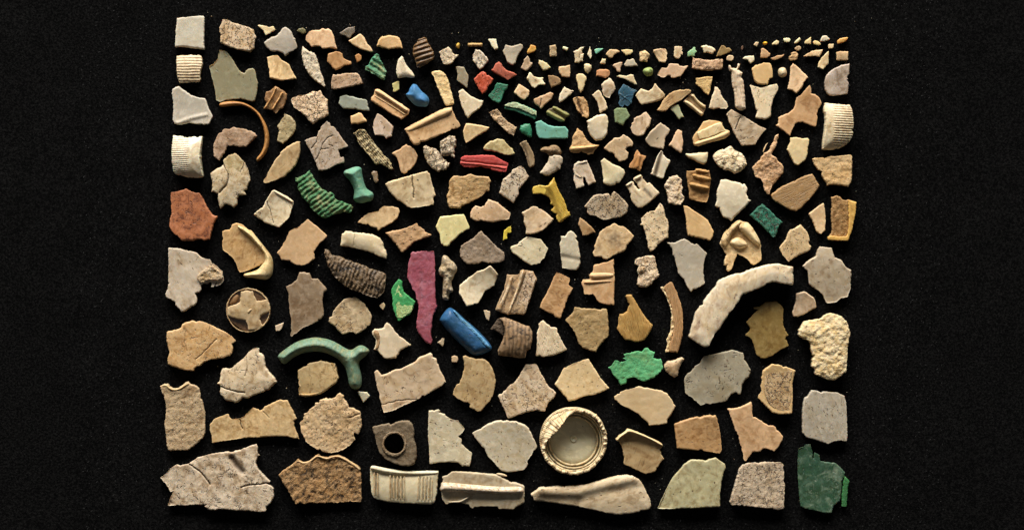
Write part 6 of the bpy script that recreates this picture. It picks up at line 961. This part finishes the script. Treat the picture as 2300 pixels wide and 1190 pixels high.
holed_block;dark taupe rounded block with a round dark hole at the lower left middle;#5d4d38;s.5 ro.4;t26 hole:886.6,994.2,22.92;837.6,956.7 857.0,952.1 873.6,949.3 882.9,949.3 897.6,943.7 919.8,942.8 927.2,949.3 930.9,964.1 931.8,974.8 932.8,993.3 936.5,1008.1 936.5,1024.7 930.9,1039.5 919.8,1045.0 905.0,1044.1 886.6,1038.6 866.2,1028.4 853.3,1013.6 847.7,997.0 844.0,982.2 839.4,967.4
>hole_rim;;#665137;ro.8;ring:886.6,994.2,27.73,22.55 z24 t4;
cap_wall_fragment;white cap wall fragment with rib groups and a smooth rim in the bottom row;#c2b594;sm;t13 dome5 ln:845.1,1063.5,845.1,1111.6:2.96:-2.2 ln:881.0,1069.1,881.0,1117.1:2.96:-2.2 ln:889.0,1069.1,889.0,1118.1:2.96:-2.2 ln:896.9,1069.1,896.9,1119.0:2.96:-2.2 ln:904.9,1069.1,904.9,1119.0:2.96:-2.2 ln:944.8,1070.9,942.9,1119.9:2.96:-2.2 ln:952.6,1070.9,951.3,1119.9:2.96:-2.2 ln:960.3,1070.9,958.8,1119.9:2.96:-2.2 ln:967.9,1070.9,966.4,1119.9:2.96:-2.2;831.5,1052.4 832.0,1078.3 834.8,1104.2 840.3,1117.1 866.2,1124.5 903.2,1128.2 940.2,1130.1 967.9,1131.6 977.1,1126.4 981.8,1104.2 982.7,1082.0 984.5,1059.8 984.5,1056.1 949.4,1056.5 893.9,1054.3 857.0,1048.7 838.5,1044.7
>rim;;#d3c8b4;sm;z12 t8 rnd;832.0,1052.4 832.9,1046.0 838.5,1043.2 857.0,1047.8 893.9,1053.9 921.7,1055.8 949.4,1056.1 985.1,1054.7 985.1,1063.5 958.7,1065.4 912.4,1065.0 875.5,1062.6 847.7,1057.1
>rib;;#c4ae88;s.6;z14 t6 rnd;839.2,1058.0 843.3,1058.9 843.7,1113.4 839.6,1110.7
>rib;;#c4ae88;s.6;z14 t6 rnd;847.0,1059.8 851.1,1060.8 851.1,1114.4 847.4,1113.4
>rib;;#c4ae88;s.6;z15 t6 rnd;875.1,1064.5 878.8,1065.0 878.8,1119.0 875.1,1118.1
>rib;;#c4ae88;s.6;z15 t6 rnd;883.0,1065.4 886.7,1065.7 886.7,1119.9 883.0,1119.4
>rib;;#c4ae88;s.6;z15 t6 rnd;891.2,1065.7 894.9,1066.1 894.9,1120.8 891.2,1120.5
>rib;;#c4ae88;s.6;z15 t6 rnd;898.9,1066.1 902.6,1066.5 902.6,1121.2 898.9,1120.8
>rib;;#c4ae88;s.6;z15 t6 rnd;906.9,1066.5 910.6,1066.7 910.6,1121.6 906.9,1121.2
>rib;;#c4ae88;s.6;z15 t6 rnd;938.7,1067.6 942.4,1067.6 940.2,1122.3 936.5,1122.3
>rib;;#c4ae88;s.6;z15 t6 rnd;947.0,1067.6 950.7,1067.6 949.4,1122.7 945.7,1122.7
>rib;;#c4ae88;s.6;z15 t6 rnd;954.6,1067.6 958.3,1067.6 956.4,1123.1 952.7,1123.1
>rib;;#c4ae88;s.6;z14 t6 rnd;962.4,1067.2 966.1,1067.2 964.9,1123.4 961.2,1123.4
>rib;;#c4ae88;s.6;z14 t6 rnd;969.7,1066.9 973.4,1066.9 971.6,1123.1 967.9,1123.1
moulded_strip;pale translucent moulded strip with a white raised bead in the bottom row;#a99a80;s.2;t12;993.8,1069.1 1004.9,1065.4 1014.1,1058.0 1019.7,1057.1 1051.1,1058.0 1071.4,1059.8 1097.3,1062.6 1113.9,1063.5 1125.0,1069.1 1143.5,1078.3 1158.5,1082.0 1177.9,1089.4 1178.5,1107.9 1177.9,1128.2 1158.5,1137.5 1153.0,1143.0 1140.0,1142.1 1119.5,1141.2 1117.6,1135.6 1093.6,1135.6 1065.9,1136.6 1062.2,1140.3 1056.6,1138.4 1052.9,1131.9 1032.6,1127.3 1012.3,1127.3 1001.2,1130.1 993.8,1119.0 991.0,1104.2 988.2,1096.8 991.0,1085.7 994.7,1080.2
>bead;;#cdbca6;s.4 cr.3;z9 t15 rnd;991.0,1087.6 994.7,1081.1 1023.4,1082.9 1060.3,1086.6 1097.3,1089.4 1134.3,1091.3 1162.0,1089.4 1176.8,1093.1 1177.7,1106.1 1162.0,1109.7 1134.3,1109.7 1097.3,1107.9 1060.3,1105.1 1023.4,1103.3 991.0,1102.4 988.6,1096.8
>curled_flap;;#b8a585;sm;z9 t5 rnd;1113.9,1060.8 1125.0,1060.8 1135.2,1063.5 1140.8,1068.7 1130.6,1069.1 1115.8,1065.7
>curled_edge;;#bfae90;sm;z10 t5 rnd;1002.1,1126.4 1019.7,1122.7 1032.6,1123.6 1045.5,1115.3 1056.6,1113.1 1047.4,1120.8 1034.5,1127.3 1016.0,1127.3
dome_shard;pale grey half-dome shard left of the bottle cap;#b2a68e;pit.4 cr.1;t12;1060.3,971.1 1078.8,962.2 1098.4,948.9 1116.9,942.8 1139.1,941.9 1159.4,944.7 1179.8,953.0 1187.2,960.4 1192.7,971.5 1198.4,983.5 1207.3,1001.0 1198.4,1013.1 1183.6,1035.2 1186.4,1040.8 1178.1,1053.7 1157.8,1057.4 1139.3,1059.3 1126.9,1056.1 1117.6,1046.9 1108.4,1035.8 1097.3,1024.7 1088.1,1008.1 1069.6,985.9
handle_fragment;long cream spoon-handle fragment widening to the right in the bottom row;#bda98a;pit.3 s.3;t16 dome4 ln:1213.9,1097.7,1297.1,1102.4,1361.8,1083.9,1421.0,1072.8:31.43:6 ln:1223.2,1117.1,1306.4,1117.1,1371.1,1102.4,1428.4,1091.3:27.73:-1.6;1190.8,1107.9 1201.0,1100.5 1211.2,1092.2 1232.4,1090.3 1260.2,1089.4 1297.1,1087.6 1315.6,1085.7 1343.4,1078.3 1371.1,1070.0 1389.6,1066.3 1408.1,1065.0 1426.6,1068.2 1437.6,1078.3 1446.9,1093.1 1454.3,1109.7 1459.8,1120.8 1461.7,1133.8 1458.0,1141.2 1445.0,1144.9 1417.3,1151.3 1385.9,1154.1 1365.5,1150.4 1343.4,1144.9 1315.6,1139.3 1287.9,1133.8 1250.9,1128.2 1219.5,1123.6 1199.2,1122.7 1193.6,1115.3
curled_shard;tan curled shell-like shard with a raised pale upper rim right of the bottle cap;#9c8055;s.5;t9;1382.0,984.5 1390.3,976.2 1403.3,967.9 1407.9,961.4 1418.1,963.3 1434.7,969.7 1453.2,978.1 1473.5,987.3 1486.5,994.7 1488.3,1000.3 1482.8,1007.6 1484.6,1018.7 1491.1,1028.9 1482.8,1037.2 1477.2,1048.3 1471.7,1057.6 1462.4,1060.3 1449.5,1063.1 1438.4,1057.6 1421.8,1050.2 1400.5,1040.9 1401.4,1029.8 1397.7,1011.3 1394.0,996.6 1390.3,991.0
>raised_rim;;#d3bd8c;sm;z6 t16 rnd;1382.0,985.5 1390.3,976.2 1403.3,967.9 1407.9,961.4 1418.1,963.3 1453.2,978.1 1486.5,994.7 1488.3,1000.3 1480.9,997.5 1462.4,986.4 1440.3,977.1 1414.4,968.5 1404.2,974.4 1391.3,982.7 1388.5,991.0 1382.9,987.3
plastic_shard;honey brown mottled squarish block in the lower right;#ad8350;s.5 pit.3;t15;1514.2,951.3 1527.1,944.8 1545.6,939.2 1569.7,933.7 1591.8,930.9 1606.6,930.9 1612.2,944.8 1615.9,967.0 1618.7,989.2 1620.5,1007.6 1615.9,1017.8 1601.1,1014.1 1578.9,1011.3 1551.2,1008.6 1529.0,1006.7 1519.7,1005.8 1517.9,985.5 1515.1,967.0
wedge_shard;pale greenish grey wedge with a curved left side in the bottom row;#a39c76;pit.3 s.3;t14;1476.3,1140.8 1484.6,1122.3 1495.7,1100.1 1506.8,1076.1 1521.6,1057.6 1536.4,1040.9 1551.2,1030.8 1566.0,1030.8 1582.6,1031.7 1595.5,1028.0 1606.6,1026.1 1615.9,1032.6 1627.9,1040.9 1628.8,1048.3 1623.3,1063.1 1619.6,1081.6 1617.7,1100.1 1615.9,1114.9 1616.8,1137.1 1573.4,1138.9 1517.9,1140.8
mottled_tile;taupe mottled trapezoid tile in the bottom row at the right;#a6927a;cr.7 ro.5;t15;1637.9,1125.6 1644.4,1101.6 1651.8,1075.7 1659.2,1051.7 1666.6,1042.4 1674.9,1039.7 1683.2,1037.6 1710.9,1036.3 1753.4,1036.9 1759.0,1042.4 1759.0,1064.6 1762.3,1086.8 1760.8,1112.7 1759.9,1140.4 1747.9,1143.2 1725.7,1141.3 1696.1,1136.7 1664.7,1133.9 1641.6,1133.0
dark_green_sheet;dark bottle green torn sheet in the bottom right corner;#1d4429;gl s1 cr.2 2#71806a;t7;1793.2,1007.3 1801.5,1003.6 1808.9,998.1 1820.0,996.2 1821.8,1007.3 1824.6,1013.8 1825.9,1029.5 1829.2,1014.7 1840.3,1020.3 1842.2,1035.0 1855.1,1036.9 1873.6,1036.9 1886.6,1048.0 1897.6,1059.1 1895.8,1068.3 1891.2,1079.4 1888.0,1107.1 1885.6,1123.8 1873.6,1134.9 1866.2,1151.5 1855.1,1151.5 1831.1,1146.0 1807.1,1140.4 1796.9,1134.9 1794.1,1107.1 1791.3,1070.2 1791.3,1033.2
>split_edge;;#2f7038;gl;t9;1896.7,1068.7 1903.2,1073.9 1906.9,1079.4 1903.2,1097.9 1902.3,1116.4 1900.4,1136.7 1888.8,1135.8 1889.9,1107.1 1893.6,1079.4
"""

build_all(DATA)

# ------------------------------------------------------------------ the bottle cap
def revolve(name, fn, nu, nv, closed=True):
    """fn(a, v) -> r, z for angle a and profile parameter v in 0..1 (closed profile)"""
    V = []
    for i in range(nu):
        a = 2 * math.pi * i / nu
        for j in range(nv):
            r, z = fn(a, j / nv)
            V.append((r * math.cos(a) * PX, r * math.sin(a) * PX, z * PX))
    F = []
    for i in range(nu):
        for j in range(nv):
            a = i * nv + j; b = ((i + 1) % nu) * nv + j
            c = ((i + 1) % nu) * nv + (j + 1) % nv; d = i * nv + (j + 1) % nv
            F.append((a, b, c, d))
    return make_mesh(name, V, F)

def build_cap():
    cx, cy = 1287.3, 988.5
    root = bpy.data.objects.new('bottle_cap', None)
    COL.objects.link(root)
    root.location = (X(cx), Y(cy), 0)
    root['label'] = 'cream bottle cap lying open side up with a torn, folded ribbed wall'
    root['category'] = 'bottle cap'
    root['group'] = 'odd plastic pieces laid out on the cloth'
    cream = plastic('#cbb791', {'s': 0.6, 'ro': 0.3}, '#5a3c22')
    torn = plastic('#bfa47c', {'s': 0.7, 'ro': 0.4, 'cr': 0.3}, '#5a3f26')
    inner = plastic('#c6bda8', {'pit': 0.05})
    ringm = plastic('#b7a682', {'s': 0.5}, '#5a4528')
    import functools
    @functools.lru_cache(maxsize=None)
    def n1(a, s, seed):
        return float(fbm(np.array([math.cos(a) * s + 9]), np.array([math.sin(a) * s + 4]), seed, 3)[0])
    fold = math.radians(138)
    def lean(a):
        d = (a - fold + math.pi) % (2 * math.pi) - math.pi
        return max(0.0, math.cos(d * 1.55)) ** 1.3 if abs(d) < 1.01 else 0.0
    def wall(a, v):
        R = 76.5 + 2.2 * n1(a, 1.3, 3)
        top = 40 + 4 * n1(a, 5, 7) - 9 * max(0, math.cos(a + 0.9)) + 3 * n1(a, 14, 8)
        k = lean(a)
        rin = 7.0 + 1.5 * n1(a, 8, 5)
        Rt = R - 1.0 - 30 * k + 2.0 * n1(a, 9, 12)
        rib = 0.55 * math.cos(a * 110) * (0.35 + 0.65 * (0.5 + 0.5 * math.cos(a - fold)))
        if v < 0.5:                      # outer face going up
            s = v / 0.5
            r = R + (Rt - R) * (s ** 1.6) + rib * math.sin(math.pi * min(1, s * 1.05)) + 3.0 * math.sin(math.pi * s) * k
            z = top * s + 4 * k * math.sin(math.pi * s)
        elif v < 0.62:                   # the torn edge
            s = (v - 0.5) / 0.12
            r = Rt - rin * s * (1 - 0.4 * k); z = top + 1.6 * math.sin(math.pi * s) + 1.5 * n1(a, 22, 15) * (1 - abs(2 * s - 1))
        else:                            # inner face going down
            s = (v - 0.62) / 0.38
            r = Rt - rin * (1 - 0.4 * k) + ((R - rin - 1.5) - (Rt - rin * (1 - 0.4 * k))) * min(1, s * 1.3); z = top * (1 - s)
        return r, max(z, 0)
    wall_o = obj('ribbed_wall', revolve('ribbed_wall', wall, 720, 40), cream, root)
    def torn_rim(a, v):
        # the shredded curl along the lower and right edge
        on = max(0.0, math.cos((a - math.radians(-62)) * 0.62)) ** 0.6
        R = 73.0 + 2.4 * n1(a, 1.3, 3) + 2.2 * n1(a, 7, 33)
        w_ = (2.0 + 3.6 * abs(n1(a, 9, 31)) + 1.6 * n1(a, 23, 35)) * (0.25 + 0.75 * on)
        t = 2 * math.pi * v
        z = 33 + 3.0 * n1(a, 6, 37) - 6 * max(0, math.cos(a + 0.9))
        return R + w_ * 1.5 * math.cos(t), z + w_ * math.sin(t) * 1.1 + 1.0 * n1(a, 30, 39)
    # only the arc where the wall is not folded over
    me = revolve('torn_rim', torn_rim, 400, 14)
    obj('torn_rim', me, torn, wall_o)
    def disc(a, v):
        pr = [(0.01, 0), (62, 0), (62, 7), (40, 7.3), (18, 7.6), (0.01, 7.7)]
        f = v * len(pr); i = int(f) % len(pr)
        return pr[i]
    disc_o = obj('inner_disc', revolve('inner_disc', disc, 96, 6), inner, root)
    def nub(a, v):
        pr = [(0.01, 7.0), (8, 7.0), (7.4, 9.2), (6.2, 9.6), (5.2, 8.4), (0.01, 8.2)]
        return pr[int(v * len(pr) + 1e-6) % len(pr)]
    o = obj('centre_nub', revolve('centre_nub', nub, 40, 6), inner, disc_o)
    o.location = (0.8 * PX, 4.0 * PX, 0)
    def torus(R, wr, wz, zc, sd):
        def f(a, v):
            t = 2 * math.pi * v
            return R + 0.5 * n1(a, 2, sd) + wr * math.cos(t), zc + wz * math.sin(t)
        return f
    obj('sealing_ring', revolve('sealing_ring', torus(54.5, 2.6, 6.0, 8, 51), 160, 16), ringm, root)
    obj('thread_ring', revolve('thread_ring', torus(61.5, 2.4, 5.0, 15, 52), 160, 16), ringm, root)
    obj('thread_ring', revolve('thread_ring', torus(66.5, 2.4, 5.0, 22, 53), 160, 16), ringm, root)
build_cap()

# ------------------------------------------------------------------ lint and dust on the felt
def build_lint():
    r = np.random.default_rng(3)
    V = []; F = []
    n = 6000
    px = r.uniform(180, 2120, n); py = r.uniform(-20, 1210, n)
    for i in range(n):
        L = r.uniform(2, 5); a = r.uniform(0, math.pi); wd = r.uniform(0.18, 0.38)
        b = r.normal(0, 0.5); k = len(V)
        for j in range(4):
            s = j / 3 - 0.5
            x = px[i] + L * s * math.cos(a + b * s); y = py[i] + L * s * math.sin(a + b * s)
            zz = 0.3 + 2.2 * (0.25 - s * s) * 2
            nx_, ny_ = -math.sin(a) * wd, math.cos(a) * wd
            V.append((X(x + nx_), Y(y + ny_), zz * PX)); V.append((X(x - nx_), Y(y - ny_), (zz + 0.2) * PX))
        for j in range(3):
            F.append((k + 2 * j, k + 2 * j + 1, k + 2 * j + 3, k + 2 * j + 2))
    m = bpy.data.materials.new('felt_fibre'); m.use_nodes = True
    b = m.node_tree.nodes['Principled BSDF']
    b.inputs['Base Color'].default_value = (0.017, 0.0165, 0.016, 1); b.inputs['Roughness'].default_value = 0.9
    o = obj('felt_fibres', make_mesh('felt_fibres', V, F), m)
    o['kind'] = 'stuff'; o['label'] = 'loose dark fibres standing up from the black felt'; o['category'] = 'fibres'
    V = []; F = []
    spots = [(1015, 76), (1030, 74), (1534, 186), (1539, 179), (1610, 187), (818, 370), (832, 402), (688, 63), (1126, 548),
             (1127, 562), (1291, 628), (1646, 984), (1649, 1031), (1483, 1098), (1826, 190), (626, 542), (702, 593), (716, 596),
             (980, 757), (1105, 911), (1376, 908), (1793, 786), (1643, 872), (644, 871), (489, 822), (643, 871), (1902, 880),
             (785, 54), (787, 57), (724, 47), (475, 37), (467, 29), (1346, 95), (1345, 86), (1900, 140), (1875, 157), (919, 122), (1528, 176)]
    spots += [(float(r.uniform(330, 1960)), float(r.uniform(40, 1150))) for _ in range(150)]
    for i, (x, y) in enumerate(spots):
        s = r.uniform(0.7, 1.5) if i < 38 else r.uniform(0.3, 0.75)
        k = len(V)
        pts = [(1, 0, 0.5), (-0.5, 0.9, 0.4), (-0.6, -0.8, 0.5), (0, 0, 1.5), (0, 0, -0.3)]
        a = r.uniform(0, 6.28)
        for (u, v, q) in pts:
            V.append((X(x + s * (u * math.cos(a) - v * math.sin(a))), Y(y + s * (u * math.sin(a) + v * math.cos(a))), (0.4 + s * q) * PX))
        F += [(k, k + 1, k + 3), (k + 1, k + 2, k + 3), (k + 2, k, k + 3), (k + 1, k, k + 4), (k + 2, k + 1, k + 4), (k, k + 2, k + 4)]
    o = obj('plastic_dust', make_mesh('plastic_dust', V, F), plastic('#b5a68c', {}))
    o['kind'] = 'stuff'; o['label'] = 'pale specks of plastic dust scattered on the felt'; o['category'] = 'dust'
build_lint()
